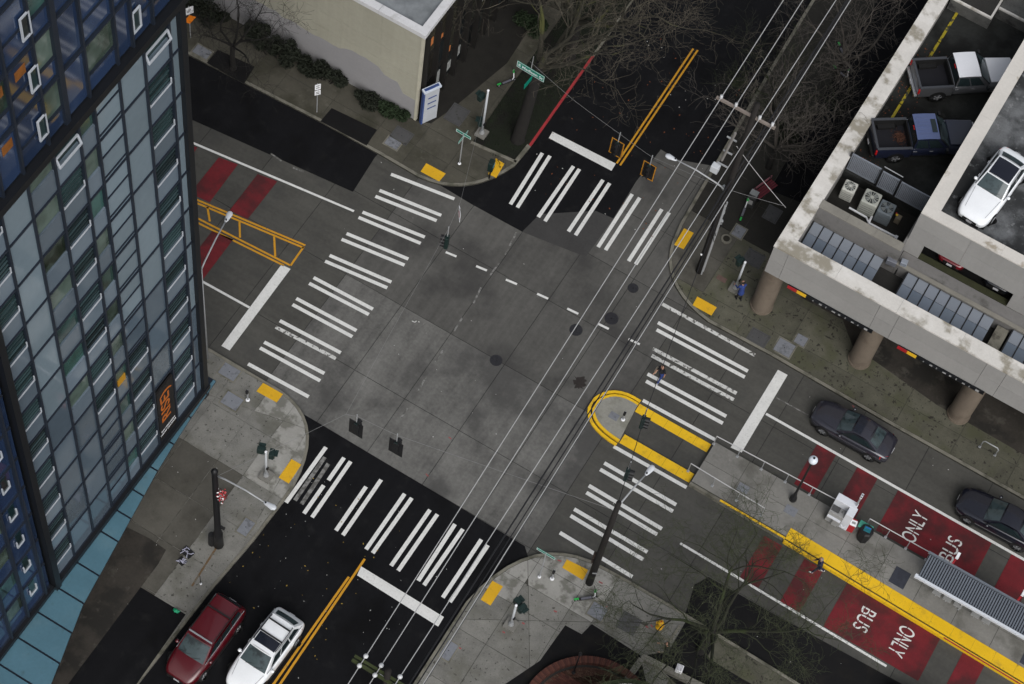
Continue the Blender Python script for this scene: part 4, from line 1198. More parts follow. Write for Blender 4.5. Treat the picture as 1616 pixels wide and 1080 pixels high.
def loft(stations, prof, n_ring):
    """Closed car body from cross sections; stations: list of (x, halfwidth, ztop, zbot)."""
    b = MB()
    rings = []
    for (x, w, zt, zb) in stations:
        pts = []
        h = zt - zb
        half = [(0.80, 0.0), (0.95, 0.10), (1.0, 0.34), (1.0, 0.60), (0.965, 0.83), (0.90, 0.955), (0.66, 1.0), (0.33, 1.02), (0.0, 1.028)]
        left = [(x, -w * a, zb + h * c) for a, c in half]
        right = [(x, w * a, zb + h * c) for a, c in half[:-1]]
        rings.append(left + right[::-1])
    n = len(rings[0])
    v = [p for r_ in rings for p in r_]
    f = []
    for i in range(len(rings) - 1):
        for k in range(n - 1):
            f.append((i * n + k, i * n + k + 1, (i + 1) * n + k + 1, (i + 1) * n + k))
    f.append(tuple(range(n)))
    f.append(tuple(range((len(rings) - 1) * n, len(rings) * n))[::-1])
    b.add(v, f)
    return b

def wheel(par, x, y, r, side, name='wheel'):
    w = MB().tube([(x, y - 0.1 * side, r), (x, y + 0.1 * side, r)], [r * 0.62, r * 0.62], 20).build(name, RIM, par)
    b = MB()
    prof = [(-0.1, 0.62), (-0.1, 0.93), (-0.06, 1.0), (0.06, 1.0), (0.1, 0.93), (0.1, 0.62)]
    b.tube([(x, y + a * side, r) for a, q in prof], [q * r for a, q in prof], 24, cap=False).build('tyre', TYRE, w, smooth=True)
    s = MB()
    for k in range(5):
        a = k * 2 * math.pi / 5
        s.box((x + math.cos(a) * r * 0.33, y + 0.105 * side, r + math.sin(a) * r * 0.33), (r * 0.55, 0.03, 0.09), ry=-a)
    s.build('spokes', CHROME, w)
    MB().tube([(x, y + 0.09 * side, r), (x, y + 0.102 * side, r)], [r * 0.6, r * 0.6], 20).build('rim_well', TRIM, w)
    return w

def patch(par, name, m, A, B, C, D, u0, u1, v0, v1, off=0.0, bulge=0.0, nu=8, nv=6, axis=Vector((0, 0, 1)), side_bulge=0.0):
    """Curved sheet between corner points A-B (lower edge) and D-C (upper edge), cropped to u0..u1, v0..v1, pushed out by off."""
    A, B, C, D = Vector(A), Vector(B), Vector(C), Vector(D)
    nrm = (B - A).cross(D - A).normalized()
    if nrm.dot(axis) < 0:
        nrm = -nrm
    def fn(i, j):
        u, v = lerp(u0, u1, i), lerp(v0, v1, j)
        p = (A * (1 - u) + B * u) * (1 - v) + (D * (1 - u) + C * u) * v
        k = 4 * u * (1 - u)
        q = 4 * v * (1 - v)
        return p + nrm * (off + bulge * k + side_bulge * q)
    return MB().grid(fn, nu, nv).build(name, m, par, smooth=True)

def car(name, label, cat, x, y, z, heading, L=4.6, W=1.82, H=1.44, col=None, hood=(0.72, 0.93), belt=0.96, tail=(1.0, 0.86),
        ws=(0.62, 0.0), rear=(-1.15, -1.7), roofw=0.70, wheel_r=0.33, sunroof=None, rails=False, crossbars=(), wagon=False, headlamp=HEADL, group=None, lamp_w=0.34):
    """Passenger car in its own frame: x forward, origin on the ground under its centre.
    ws = (x of windscreen foot, x of roof front), rear = (x of roof rear, x of rear window foot)."""
    t = thing(name, label, cat, (x, y, z), heading, group)
    h, w = L / 2, W / 2
    top = [(-h, tail[1] - 0.12), (-h + 0.12, tail[1]), (rear[1], tail[0]), (0, belt + 0.01), (ws[0], hood[1]), (h - 0.35, hood[0] + 0.06), (h, hood[0] - 0.12)]
    wid = [(-h, w * 0.78), (-h + 0.1, w * 0.88), (-h + 0.45, w * 0.97), (-h + 1.2, w), (h - 1.4, w), (h - 0.6, w * 0.95), (h - 0.15, w * 0.82), (h, w * 0.62)]
    bot = [(-h, 0.38), (-h + 0.3, 0.22), (h - 0.3, 0.2), (h, 0.34)]
    xs_ = [-h, -h + 0.06, -h + 0.2, -h + 0.5, -h + 0.95, -h + 1.4, -0.5, 0.2, 0.7, h - 1.2, h - 0.8, h - 0.45, h - 0.2, h - 0.06, h]
    st = [(q, interp(wid, q), interp(top, q), interp(bot, q)) for q in xs_]
    loft(st, None, 0).build('body', col, t, smooth=True, mods={'subsurf': 1})
    MB().box((0, 0, 0.2), (L * 0.9, W * 0.86, 0.16)).build('underbody', TRIM, t)
    # cabin
    zr = H - 0.03
    bw, rw = w * 0.90, w * roofw
    zbF, zbR = interp(top, ws[0]) - 0.03, interp(top, rear[1]) - 0.03
    fl, fr_ = (ws[0], -bw * 0.93, zbF), (ws[0], bw * 0.93, zbF)
    rl, rr_ = (rear[1], -bw * 0.9, zbR), (rear[1], bw * 0.9, zbR)
    tfl, tfr = (ws[1], -rw, zr - 0.02), (ws[1], rw, zr - 0.02)
    trl, trr = (rear[0], -rw * 0.95, zr - 0.05), (rear[0], rw * 0.95, zr - 0.05)
    X, Y = Vector((1, 0, 0)), Vector((0, 1, 0))
    patch(t, 'roof', col, trl, tfl, tfr, trr, 0, 1, 0, 1, 0.0, 0.05, 10, 10, Vector((0, 0, 1)), 0.045)
    ws_ = patch(t, 'windscreen_frame', col, fl, fr_, tfr, tfl, 0, 1, 0, 1, 0, 0.06, 10, 6, X)
    patch(t, 'windscreen', CARGL2, fl, fr_, tfr, tfl, 0.04, 0.96, 0.02, 0.95, 0.012, 0.06, 10, 6, X)
    patch(t, 'tail_frame', col, rl, rr_, trr, trl, 0, 1, 0, 1, 0, 0.05, 10, 6, -X)
    patch(t, 'rear_window', CARGL2, rl, rr_, trr, trl, 0.08, 0.92, 0.1 if not wagon else 0.25, 0.9, 0.012, 0.05, 10, 6, -X)
    for s_ in (-1, 1):
        bF, bR = (ws[0] - 0.02, s_ * bw * 0.93, zbF), (rear[1] + 0.02, s_ * bw * 0.9, zbR)
        tF, tR = (ws[1], s_ * rw, zr - 0.02), (rear[0], s_ * rw * 0.95, zr - 0.05)
        sf = patch(t, 'side_frame', col, bR, bF, tF, tR, 0, 1, 0, 1, 0.0, 0.04, 8, 4, Y * s_)
        n_ = 3 if wagon else 2
        for k in range(n_):
            u0, u1 = 0.08 + 0.84 * k / n_, 0.08 + 0.84 * (k + 1) / n_ - 0.025
            patch(t, 'side_window', CARGL, bR, bF, tF, tR, u0, u1, 0.1, 0.88, 0.012, 0.04, 4, 3, Y * s_)
        # doors, handles, sills, mirrors, lamps
        mr = MB().ball((ws[0] - 0.3, s_ * (w + 0.02), zbF + 0.07), 0.1, 10, 6, 0.75).tube([(ws[0] - 0.3, s_ * (w * 0.85), zbF), (ws[0] - 0.3, s_ * w, zbF + 0.05)], 0.035, 6).build('mirror', col, t, smooth=True)
        MB().box((ws[0] - 0.38, s_ * (w + 0.02), zbF + 0.07), (0.02, 0.13, 0.09)).build('mirror_glass', CARGL, mr)
        for k, xx in enumerate((0.25, -0.75)):
            MB().box((xx - 0.3, s_ * (w + 0.006), 0.8), (0.17, 0.025, 0.035)).build('door_handle', col, t)
        MB().box((0, s_ * (w * 0.985), 0.27), (L * 0.42, 0.05, 0.09)).build('sill', TRIM, t)
        MB().tube([(rear[1] + 0.1, s_ * bw * 0.955, zbR + 0.035), (ws[0] - 0.05, s_ * bw * 0.975, zbF + 0.035)], 0.018, 6).build('window_trim', TRIM if not rails else CHROME, t)
        zl = interp(top, h - 0.2)
        patch(t, 'headlight', headlamp, (h - 0.62, s_ * w * 0.86, zl - 0.1), (h - 0.14, s_ * w * lamp_w * 1.2, zl - 0.2), (h - 0.24, s_ * w * lamp_w * 1.25, zl - 0.015), (h - 0.68, s_ * w * 0.88, zl + 0.01), 0, 1, 0, 1, 0.03, 0.03, 6, 4, Vector((1, s_ * 0.3, 0.6)))
        zt_ = interp(top, -h + 0.15)
        patch(t, 'tail_light', TAILL, (-h + 0.42, s_ * w * 0.93, zt_ - 0.22), (-h + 0.06, s_ * w * 0.58, zt_ - 0.22), (-h + 0.1, s_ * w * 0.56, zt_ - 0.04), (-h + 0.46, s_ * w * 0.9, zt_ - 0.02), 0, 1, 0, 1, 0.03, 0.02, 6, 4, Vector((-1, s_ * 0.3, 0.3)))
        for xx in (h - 0.92, -h + 0.95):
            MB().tube([(xx, s_ * (w - 0.22), wheel_r), (xx, s_ * (w + 0.004), wheel_r)], [wheel_r * 1.16] * 2, 24).build('wheel_arch', TRIM, t)
            wheel(t, xx, s_ * (w - 0.09), wheel_r, s_)
        if rails:
            MB().tube([(ws[1] - 0.25, s_ * rw * 0.93, zr + 0.03), (ws[1] - 0.4, s_ * rw * 0.95, zr + 0.09), (rear[0] + 0.25, s_ * rw * 0.92, zr + 0.08), (rear[0] + 0.1, s_ * rw * 0.9, zr + 0.0)], 0.022, 6).build('roof_rail', TRIM, t)
    for xx, m_ in crossbars:
        MB().box((xx, 0, zr + 0.11), (0.08, rw * 1.86, 0.03)).build('roof_crossbar', m_, t)
    if sunroof:
        a, b = sunroof
        zz_ = lambda q: 0.006
        def fn(i, j):
            u = lerp((a - rear[0]) / (ws[1] - rear[0]), (b - rear[0]) / (ws[1] - rear[0]), i)
            v = lerp(0.05, 0.95, j)
            xx = lerp(rear[0], ws[1], u)
            yy = lerp(-rw * 0.97, rw * 0.97, v)
            return Vector((xx, yy, lerp(zr - 0.05, zr - 0.02, u) + 0.05 * 4 * u * (1 - u) + 0.045 * 4 * v * (1 - v) + 0.012))
        MB().grid(fn, 6, 8).build('sunroof', mat('sunroof_glass', (0.01, 0.012, 0.02), 0.12, 0.1, 2.0, spec=0.5, local=True), t, smooth=True)
    MB().box((h - 0.035, 0, 0.52), (0.1, W * 0.42, 0.14)).build('grille', TRIM, t)
    MB().box((h - 0.02, 0, 0.36), (0.1, W * 0.6, 0.1)).build('bumper_vent', TRIM, t)
    MB().box((h + 0.03, 0, 0.46), (0.02, 0.31, 0.15)).build('licence_plate', PLATE, t)
    MB().box((-h - 0.01, 0, 0.72), (0.02, 0.31, 0.15)).build('licence_plate', PLATE, t)
    for s_ in (0.1, -0.38):
        MB().tube([(ws[0] + 0.05, s_, zbF + 0.09), (ws[0] - 0.12, s_ + 0.42, zbF + 0.18)], 0.009, 5).build('wiper', TRIM, t)
    # shut lines of the bonnet
    MB().tube([(ws[0] + 0.1, -w * 0.78, interp(top, ws[0] + 0.1) + 0.0), (h - 0.45, -w * 0.62, interp(top, h - 0.45) - 0.005)], 0.007, 5).build('bonnet_line', TRIM, t)
    MB().tube([(ws[0] + 0.1, w * 0.78, interp(top, ws[0] + 0.1) + 0.0), (h - 0.45, w * 0.62, interp(top, h - 0.45) - 0.005)], 0.007, 5).build('bonnet_line', TRIM, t)
    return t

ZR = 0.0
car('parked_minivan', 'dark red minivan with a silver roof crossbar parked at the kerb', 'car', -4.06, -22.75, ZR, R(-91), 4.75, 1.92, 1.72, paint('maroon_paint', (0.075, 0.003, 0.007)),
    (0.82, 1.06), 1.06, (1.12, 0.95), (1.22, 0.42), (-1.95, -2.22), 0.74, 0.34, None, True, ((0.32, CHROME), (-1.2, TRIM)), True, lamp_w=0.5)
car('white_suv', 'white crossover with roof rails and a black sunroof waiting by the double yellow line', 'car', -1.28, -21.75, ZR, R(-92), 4.65, 1.88, 1.66, paint('white_paint', (0.8, 0.82, 0.84), 0.35),
    (0.82, 1.03), 1.05, (1.1, 0.94), (1.0, 0.25), (-1.6, -2.1), 0.72, 0.35, (-0.5, 0.05), True, ((-0.55, TRIM), (-1.25, TRIM)), True)
car('grey_sedan', 'grey sedan with a sunroof waiting beside the red bus lane near the stop line', 'car', 17.92, 5.2, ZR, R(180), 4.62, 1.8, 1.42, paint('grey_paint', (0.03, 0.03, 0.041), 0.22, 0.3),
    (0.7, 0.92), 0.95, (1.0, 0.88), (0.78, 0.02), (-0.95, -1.62), 0.68, 0.33, (-0.45, 0.0))
car('dark_sedan', 'dark blue-grey sedan queueing behind the grey one, cut by the right edge', 'car', 26.75, 4.85, ZR, R(181), 4.75, 1.85, 1.45, paint('slate_paint', (0.012, 0.013, 0.022), 0.2, 0.3),
    (0.72, 0.93), 0.96, (1.0, 0.88), (0.8, 0.0), (-1.0, -1.7), 0.68, 0.34, headlamp=mat('headlamp_amber', (0.5, 0.36, 0.14), 0.15, 0.2, 3.0, local=True))
car('white_coupe', 'white coupe with a dark glass roof on the upper deck of the garage', 'car', 18.02, 16.85, 8.752, R(-95), 5.05, 1.92, 1.46, paint('white_paint', (0.8, 0.82, 0.84), 0.35),
    (0.74, 0.94), 0.96, (1.0, 0.9), (0.68, -0.05), (-1.35, -2.0), 0.72, 0.34, (-1.25, -0.06), lamp_w=0.55)
car('red_car', 'dark red car parked inside the garage behind the open slot', 'car', 18.0, 15.95, 5.4, R(-90), 4.5, 1.8, 1.45, paint('deep_red_paint', (0.16, 0.006, 0.012)))
car('black_car', 'black car parked inside the garage, right of the dark red one', 'car', 20.7, 16.0, 5.4, R(-90), 4.5, 1.8, 1.45, paint('black_paint', (0.01, 0.012, 0.016)))
pk = P(1432, 1076, 1.4)
car('silver_car', 'silver car parked at the kerb at the bottom edge below the bus lane', 'car', pk.x + 1.7, -7.1, ZR, R(180), 4.6, 1.82, 1.55, paint('silver_paint', (0.28, 0.29, 0.31)),
    (0.8, 1.0), 1.02, (1.06, 0.92), (0.85, 0.15), (-1.3, -1.95), 0.72, 0.33)

def pickup(name, label, x, y, z, heading, lower, upper, roofmat, bed_load=False, ribs=False):
    t = thing(name, label, 'pickup truck', (x, y, z), heading)
    L, W, H = 5.85, 2.02, 1.95
    h, w = L / 2, W / 2
    top = [(0.0, 1.26), (0.6, 1.27), (1.2, 1.24), (h - 0.4, 1.12), (h, 0.92)]
    wid = [(-0.6, w), (h - 1.0, w), (h - 0.3, w * 0.92), (h, w * 0.74)]
    xs_ = [-0.9, -0.88, 0.0, 0.6, 1.1, h - 1.2, h - 0.7, h - 0.3, h - 0.07, h]
    loft([(q, interp(wid, q), interp(top, max(q, 0)), 0.42) for q in xs_], None, 0).build('body', lower, t, smooth=True, mods={'subsurf': 1})
    MB().box((h - 0.98, 0, 1.235), (1.5, W * 0.8, 0.09), ry=R(4)).build('bonnet', upper, t, mods={'bevel': (0.05, 3)})
    # open bed
    bx0, bx1 = -h + 0.08, -0.92
    bl = MB()
    for s_ in (-1, 1):
        bl.box(((bx0 + bx1) / 2, s_ * (w - 0.06), 0.9), (bx1 - bx0, 0.12, 0.8))
    bl.build('bed_side', lower, t, mods={'bevel': (0.03, 2)})
    MB().box((bx0 + 0.03, 0, 0.9), (0.1, W - 0.26, 0.76)).build('tailgate', lower, t, mods={'bevel': (0.02, 2)})
    MB().box(((bx0 + bx1) / 2, 0, 0.72), (bx1 - bx0, W - 0.24, 0.06)).build('bed_floor', mat('bed_black', (0.006, 0.006, 0.009), 0.7, 0.2, 3.0, local=True), t)
    MB().box((bx1 - 0.02, 0, 1.0), (0.06, W - 0.26, 0.55)).build('bed_front', TRIM, t)
    for s_ in (-1, 1):
        MB().box(((bx0 + bx1) / 2, s_ * (w - 0.135), 1.0), (bx1 - bx0 - 0.1, 0.025, 0.56)).build('bed_liner', TRIM, t)
        MB().box(((bx0 + bx1) / 2, s_ * (w - 0.07), 1.312), (bx1 - bx0, 0.15, 0.03)).build('bed_rail', mat('bed_rail_grey', (0.045, 0.048, 0.055), 0.5, 0.1, 3.0, local=True), t)
        MB().box(((bx0 + bx1) / 2 - 0.1, s_ * (w - 0.26), 0.84), (0.95, 0.24, 0.2)).build('wheel_well', TRIM, t)
    MB().box((bx0 + 0.03, 0, 1.29), (0.13, W - 0.28, 0.03)).build('tailgate_cap', MATS['bed_rail_grey'], t)
    # cab
    zb, zr = 1.24, H
    f0, f1, r0, r1 = 1.12, 0.45, -0.78, -0.86
    bw, rw = w * 0.93, w * 0.79
    X, Y = Vector((1, 0, 0)), Vector((0, 1, 0))
    A = dict(fl=(f0, -bw, zb), fr=(f0, bw, zb), tfl=(f1, -rw, zr - .03), tfr=(f1, rw, zr - .03), rl=(r1, -bw, zb - 0.25), rr=(r1, bw, zb - 0.25), trl=(r0, -rw, zr - .03), trr=(r0, rw, zr - .03))
    patch(t, 'roof', roofmat, A['trl'], A['tfl'], A['tfr'], A['trr'], -0.01, 1.01, -0.01, 1.01, 0.0, 0.03, 10, 10, Vector((0, 0, 1)), 0.035)
    patch(t, 'windscreen_frame', TRIM, A['fl'], A['fr'], A['tfr'], A['tfl'], 0, 1, 0, 1, 0, 0.08, 10, 6, X)
    patch(t, 'windscreen', CARGL2, A['fl'], A['fr'], A['tfr'], A['tfl'], 0.04, 0.96, 0.02, 0.96, 0.012, 0.08, 10, 6, X)
    patch(t, 'cab_back', TRIM, A['rl'], A['rr'], A['trr'], A['trl'], 0, 1, 0, 1, 0, 0.02, 6, 4, -X)
    patch(t, 'rear_window', CARGL, A['rl'], A['rr'], A['trr'], A['trl'], 0.08, 0.92, 0.4, 0.92, 0.012, 0.02, 6, 4, -X)
    MB().box((r0 - 0.05, 0, zr - 0.1), (0.04, 0.28, 0.05)).build('brake_light', TAILL, t)
    for s_ in (-1, 1):
        q = [(r1, s_ * bw, zb - 0.02), (f0 - 0.02, s_ * bw, zb), (f1, s_ * rw, zr - .03), (r0, s_ * rw, zr - .03)]
        patch(t, 'side_frame', lower, *q, 0, 1, 0, 1, 0, 0.03, 8, 4, Y * s_)
        for u0, u1 in ((0.05, 0.43), (0.47, 0.86)):
            patch(t, 'side_window', CARGL, *q, u0, u1, 0.08, 0.9, 0.012, 0.03, 4, 3, Y * s_)
        mr = MB().box((f0 - 0.2, s_ * (w + 0.17), zb + 0.08), (0.12, 0.22, 0.24)).build('mirror', TRIM, t, mods={'bevel': (0.03, 2)})
        MB().box((f0 - 0.265, s_ * (w + 0.17), zb + 0.08), (0.012, 0.17, 0.18)).build('mirror_glass', CARGL, mr)
        for xx in (0.35, -0.55):
            MB().box((xx - 0.2, s_ * (w + 0.012), 1.06), (0.22, 0.03, 0.05)).build('door_handle', CHROME, t)
        MB().box((h - 0.14, s_ * w * 0.66, 0.9), (0.14, 0.34, 0.2)).build('headlight', HEADL, t, mods={'bevel': (0.03, 2)})
        MB().box((-h + 0.07, s_ * (w - 0.05), 1.0), (0.1, 0.11, 0.36)).build('tail_light', TAILL, t, mods={'bevel': (0.015, 2)})
        for xx in (h - 1.0, -h + 1.25):
            MB().tube([(xx, s_ * (w - 0.3), 0.42), (xx, s_ * (w + 0.008), 0.42)], [0.48] * 2, 24).build('wheel_arch', TRIM, t)
            wheel(t, xx, s_ * (w - 0.09), 0.4, s_)
    MB().box((-h - 0.02, 0, 0.58), (0.16, W * 0.96, 0.18)).build('rear_bumper', CHROME if not ribs else TRIM, t, mods={'bevel': (0.04, 2)})
    MB().box((h + 0.0, 0, 0.62), (0.18, W * 0.92, 0.2)).build('front_bumper', CHROME if not ribs else TRIM, t, mods={'bevel': (0.05, 2)})
    MB().box((h - 0.03, 0, 0.9), (0.08, W * 0.45, 0.26)).build('grille', TRIM, t)
    MB().box((-h - 0.11, 0, 0.62), (0.015, 0.31, 0.15)).build('licence_plate', PLATE, t)
    if ribs:
        for k in range(5):
            MB().box((-0.3, (k - 2) * 0.24, zr + 0.055 - 0.012 * abs(k - 2)), (0.72, 0.045, 0.025)).build('roof_rib', roofmat, t, mods={'bevel': (0.01, 2)})
        patch(t, 'sunroof', CARGL, (0.1, -0.42, zr + 0.045), (0.38, -0.42, zr + 0.03), (0.38, 0.42, zr + 0.03), (0.1, 0.42, zr + 0.045), 0, 1, 0, 1, 0.006, 0, 3, 3)
    return t
pickup('silver_pickup', 'silver grey pickup with sky-lit white painted on its roof and empty bed on the garage deck', 13.65, 24.4, 6.0, R(38), paint('pewter_paint', (0.22, 0.225, 0.24), 0.28, 0.75), paint('sky_lit_silver_paint', (0.66, 0.67, 0.7)), paint('sky_lit_silver_paint', (0.66, 0.67, 0.7)))  # paler roof and bonnet colour stands in for sky reflection
pu2 = pickup('blue_pickup', 'dark blue pickup with a ribbed roof and dead leaves in its bed', 13.5, 19.45, 6.0, R(36), paint('navy_paint', (0.01, 0.013, 0.03)), paint('navy_paint', (0.01, 0.013, 0.03)), paint('blue_paint', (0.07, 0.095, 0.2)), ribs=True)
lv = MB()
random.seed(2)
for _ in range(260):
    a, b, c = random.gauss(-1.3, 0.16), random.gauss(0.1, 0.2), 0.76 + abs(random.gauss(0, 0.04))
    r1_ = random.uniform(0, 6.28)
    d1 = Vector((math.cos(r1_), math.sin(r1_), random.uniform(-.5, .5))) * 0.05
    d2 = Vector((-math.sin(r1_), math.cos(r1_), random.uniform(-.5, .5))) * 0.025
    p = Vector((a, b, c))
    lv.add([p - d1, p + d2, p + d1, p - d2], [(0, 1, 2, 3)])
lo_ = lv.build('leaf_litter', mat('dead_leaves', (0.06, 0.024, 0.014), 0.9, 0.4, 6.0, local=True), pu2)
lo_['kind'] = 'stuff'
# ================================================================== poles, lamps, wires
def V2(px, py, z):
    return P(px, py, z)

def cobra(par, a, b, name='lamp_arm'):
    """Lamp arm from a to b with a flat cobra head (points relative to the thing)."""
    a, b = Vector(a), Vector(b)
    t = (b - a).normalized()
    MB().tube([a, a + t * 0.4 + Vector((0, 0, 0.12)), lerp(a, b, 0.6) + Vector((0, 0, 0.22)), b + Vector((0, 0, 0.1))], [0.05, 0.045, 0.04, 0.035], 8).build(name, GALV, par, smooth=True)
    fn_pts = [b, b + t * 0.12, b + t * 0.3, b + t * 0.5, b + t * 0.62, b + t * 0.66]
    hd = MB().tube([p + Vector((0, 0, 0.08)) for p in fn_pts], [0.05, 0.1, 0.13, 0.16, 0.11, 0.03], 12)
    hd.v = [(p[0], p[1], b.z + 0.08 + (p[2] - b.z - 0.08) * 0.55) for p in hd.v]
    head = hd.build('lamp_head', mat('lamp_housing', (0.5, 0.52, 0.55), 0.4, 0.1), par, smooth=True)
    ln = MB().ball(b + t * 0.42 + Vector((0, 0, 0.0)), 0.14, 12, 6, 0.6)
    ln.build('lens', mat('lamp_lens', (0.3, 0.33, 0.36), 0.2, 0.1), head, smooth=True)
    MB().cyl(b + t * 0.1 + Vector((0, 0, 0.12)), 0.045, 0.07, 8).build('photocell', BLACK, head)

# wooden utility pole at the north-east corner
np_ = Vector((6.38, 9.4, 0.15))
pole = thing('utility_pole', 'tall dark wooden utility pole with crossarm leaning over the garage corner', 'utility pole', np_)
MB().tube([(0, 0, 0), (0.0, 0, 8), (0.02, 0.02, 16.2)], [0.2, 0.175, 0.14], 14).build('shaft', WOODPOLE, pole, smooth=True)
MB().box((-0.4, 0.05, 15.05), (3.25, 0.12, 0.14)).build('crossarm', mat('weathered_timber', (0.2, 0.17, 0.15), 0.85, 0.2, 3.0), pole)
INS = mat('porcelain', (0.55, 0.56, 0.57), 0.3, 0.05)
wx = [4.58, 5.4, 6.72, 7.42]
for x_ in wx:
    i_ = MB().tube([(x_ - np_.x, 0.05, 15.12), (x_ - np_.x, 0.05, 15.2), (x_ - np_.x, 0.05, 15.28), (x_ - np_.x, 0.05, 15.36)], [0.04, 0.09, 0.06, 0.08], 10).build('insulator', INS, pole, smooth=True)
# hardware lower on the pole
for z_, ln in ((12.6, 0.55), (11.4, 0.5), (10.2, 0.6)):
    MB().box((-0.35 - ln / 2, 0.0, z_), (ln, 0.07, 0.07)).build('bracket', GALV, pole)
MB().tube([(-0.55, 0.0, 13.2), (-0.75, -0.05, 10.6)], [0.07, 0.07], 8).build('fuse_tube', mat('grey_tube', (0.2, 0.19, 0.18), 0.6), pole)
MB().box((-0.95, -0.05, 9.7), (0.42, 0.36, 0.5)).build('meter_box', mat('box_white', (0.5, 0.52, 0.54), 0.5, 0.08), pole, mods={'bevel': (0.03, 2)})
random.seed(21)
ht = MB()
for k in range(10):
    z0 = random.uniform(4.2, 8.6)
    a = random.uniform(0, 6.28)
    p0 = Vector((math.cos(a) * 0.24, math.sin(a) * 0.24, z0))
    ht.tube([p0, p0 * 1.6 + Vector((0, 0, random.uniform(-.5, .1))) - Vector((0, 0, z0 * 0.6)), Vector((math.cos(a + .8) * .28, math.sin(a + .8) * .28, z0 - random.uniform(.5, 1.4)))], 0.02, 5)
ht.build('cable_loops', WIRED, pole, smooth=True)
for k in range(5):
    a = 0.6 + k * 0.5
    MB().box((math.cos(a) * 0.28, math.sin(a) * 0.28, 5.2 + k * 0.75), (0.16, 0.14, 0.3), a).build('terminal_box', GALV, pole)
for s_ in (-0.1, 0.12):
    MB().tube([(0.2, s_, 0.0), (0.19, s_, 7.2)], 0.045, 8).build('conduit', GALV, pole)
MB().box((-0.14, -0.17, 1.9), (0.1, 0.02, 0.14)).build('tag_plate', SIGNWHITE, pole)
lh = P(1068, 254, 9.2) - np_
cobra(pole, (-0.15, -0.05, 8.4), (lh.x, lh.y, 9.0))
# guy and service wires between the pole and the garage corner
def wire(name, label, pts, r, m, sag=0.0, n=10, group=None):
    out = []
    for a, b in zip(pts, pts[1:]):
        a, b = Vector(a), Vector(b)
        for i in range(n):
            t = i / n
            out.append(a.lerp(b, t) - Vector((0, 0, sag * 4 * t * (1 - t))))
    out.append(Vector(pts[-1]))
    o = MB().tube(out, r, 6).build(name, m, None, smooth=True)
    return tag(o, label, 'wire', group)

# the next pole of the line, at the lower edge of the picture
sp = Vector((6.55, -24.25, 0.15))
pole2 = thing('utility_pole', 'utility pole at the bottom edge whose mossy crossarm carries round insulators', 'utility pole', sp)
MB().tube([(0, 0, 0), (0, 0, 8), (0, 0, 15.9)], [0.19, 0.17, 0.14], 14).build('shaft', WOODPOLE, pole2, smooth=True)
MB().box((-0.2, 0.08, 15.0), (2.9, 0.12, 0.14)).build('crossarm', mat('mossy_timber', (0.035, 0.045, 0.015), 0.9, 0.3, 3.0), pole2)
MB().box((-0.2, -0.12, 15.0), (2.9, 0.12, 0.14)).build('crossarm', MATS['mossy_timber'], pole2)
ex = [5.32, 6.08, 7.0, 7.98]
for x_ in ex:
    for dy in (0.28, -0.22):
        MB().ball((x_ - sp.x, dy, 15.16), 0.11, 12, 6, 0.8).build('insulator', INS, pole2, smooth=True)
MB().tube([(-0.7, 0.1, 15.0), (0, 0.1, 14.3)], 0.03, 6).build('brace', GALV, pole2)
names = ['westernmost of the four pale overhead wires crossing the whole junction', 'second from the west of the four pale overhead wires', 'third from the west of the four pale overhead wires', 'easternmost of the four pale overhead wires']
for x0, x1, nm in zip(wx, ex, names):
    d = (Vector((x0, 9.45, 15.34)) - Vector((x1, -23.97, 15.3))).normalized()
    wire('overhead_wire', nm, [Vector((x0, 9.45, 15.34)) + d * 45, (x0, 9.45, 15.34), (x1, -24.2, 15.28), Vector((x1, -24.2, 15.28)) - d * 30], 0.021, WIREW, 0.12, 12, 'overhead wires along the side street')
dk = [(0.05, 9.6, 'upper'), (0.32, 9.2, 'middle'), (0.5, 8.7, 'lower')]
for i, (dx, z_, q) in enumerate(dk):
    a = Vector((6.42 + dx * 0.4, 9.3, z_ + 0.15))
    b = Vector((6.72 + dx, -24.1, z_ + 0.3))
    d = (a - b).normalized()
    wire('telephone_cable', ['black cable nearest the pale wires in the bundle under them', 'middle black cable of the bundle under the pale wires', 'easternmost black cable of the bundle under the pale wires'][i], [a + d * 42, a, b, b - d * 25], 0.028 if i else 0.04, WIRED, 0.25, 14, 'black cables along the side street')

# south-east wooden pole with lamp
ep = Vector((10.3, -9.76, 0.15))
pole3 = thing('utility_pole', 'short dark wooden pole with a lamp arm beside the lower yellow plate', 'utility pole', ep)
MB().tube([(0, 0, 0), (0.03, 0.06, 5), (0.05, 0.18, 9.75)], [0.2, 0.17, 0.13], 14).build('shaft', WOODPOLE, pole3, smooth=True)
lh = P(1030, 741, 9.6) - ep
cobra(pole3, (0.05, 0.15, 9.2), (lh.x - 0.15, lh.y - 0.45, 9.35))
for z_ in (2.6, 3.1, 3.4):
    MB().box((-0.2, 0.05, z_), (0.14, 0.18, 0.26), 0.4).build('bracket', mat('rusty_bracket', (0.03, 0.02, 0.016), 0.8), pole3)
MB().box((0.13, -0.13, 1.7), (0.22, 0.02, 0.12), 0.5).build('tag_plate', GALV, pole3)

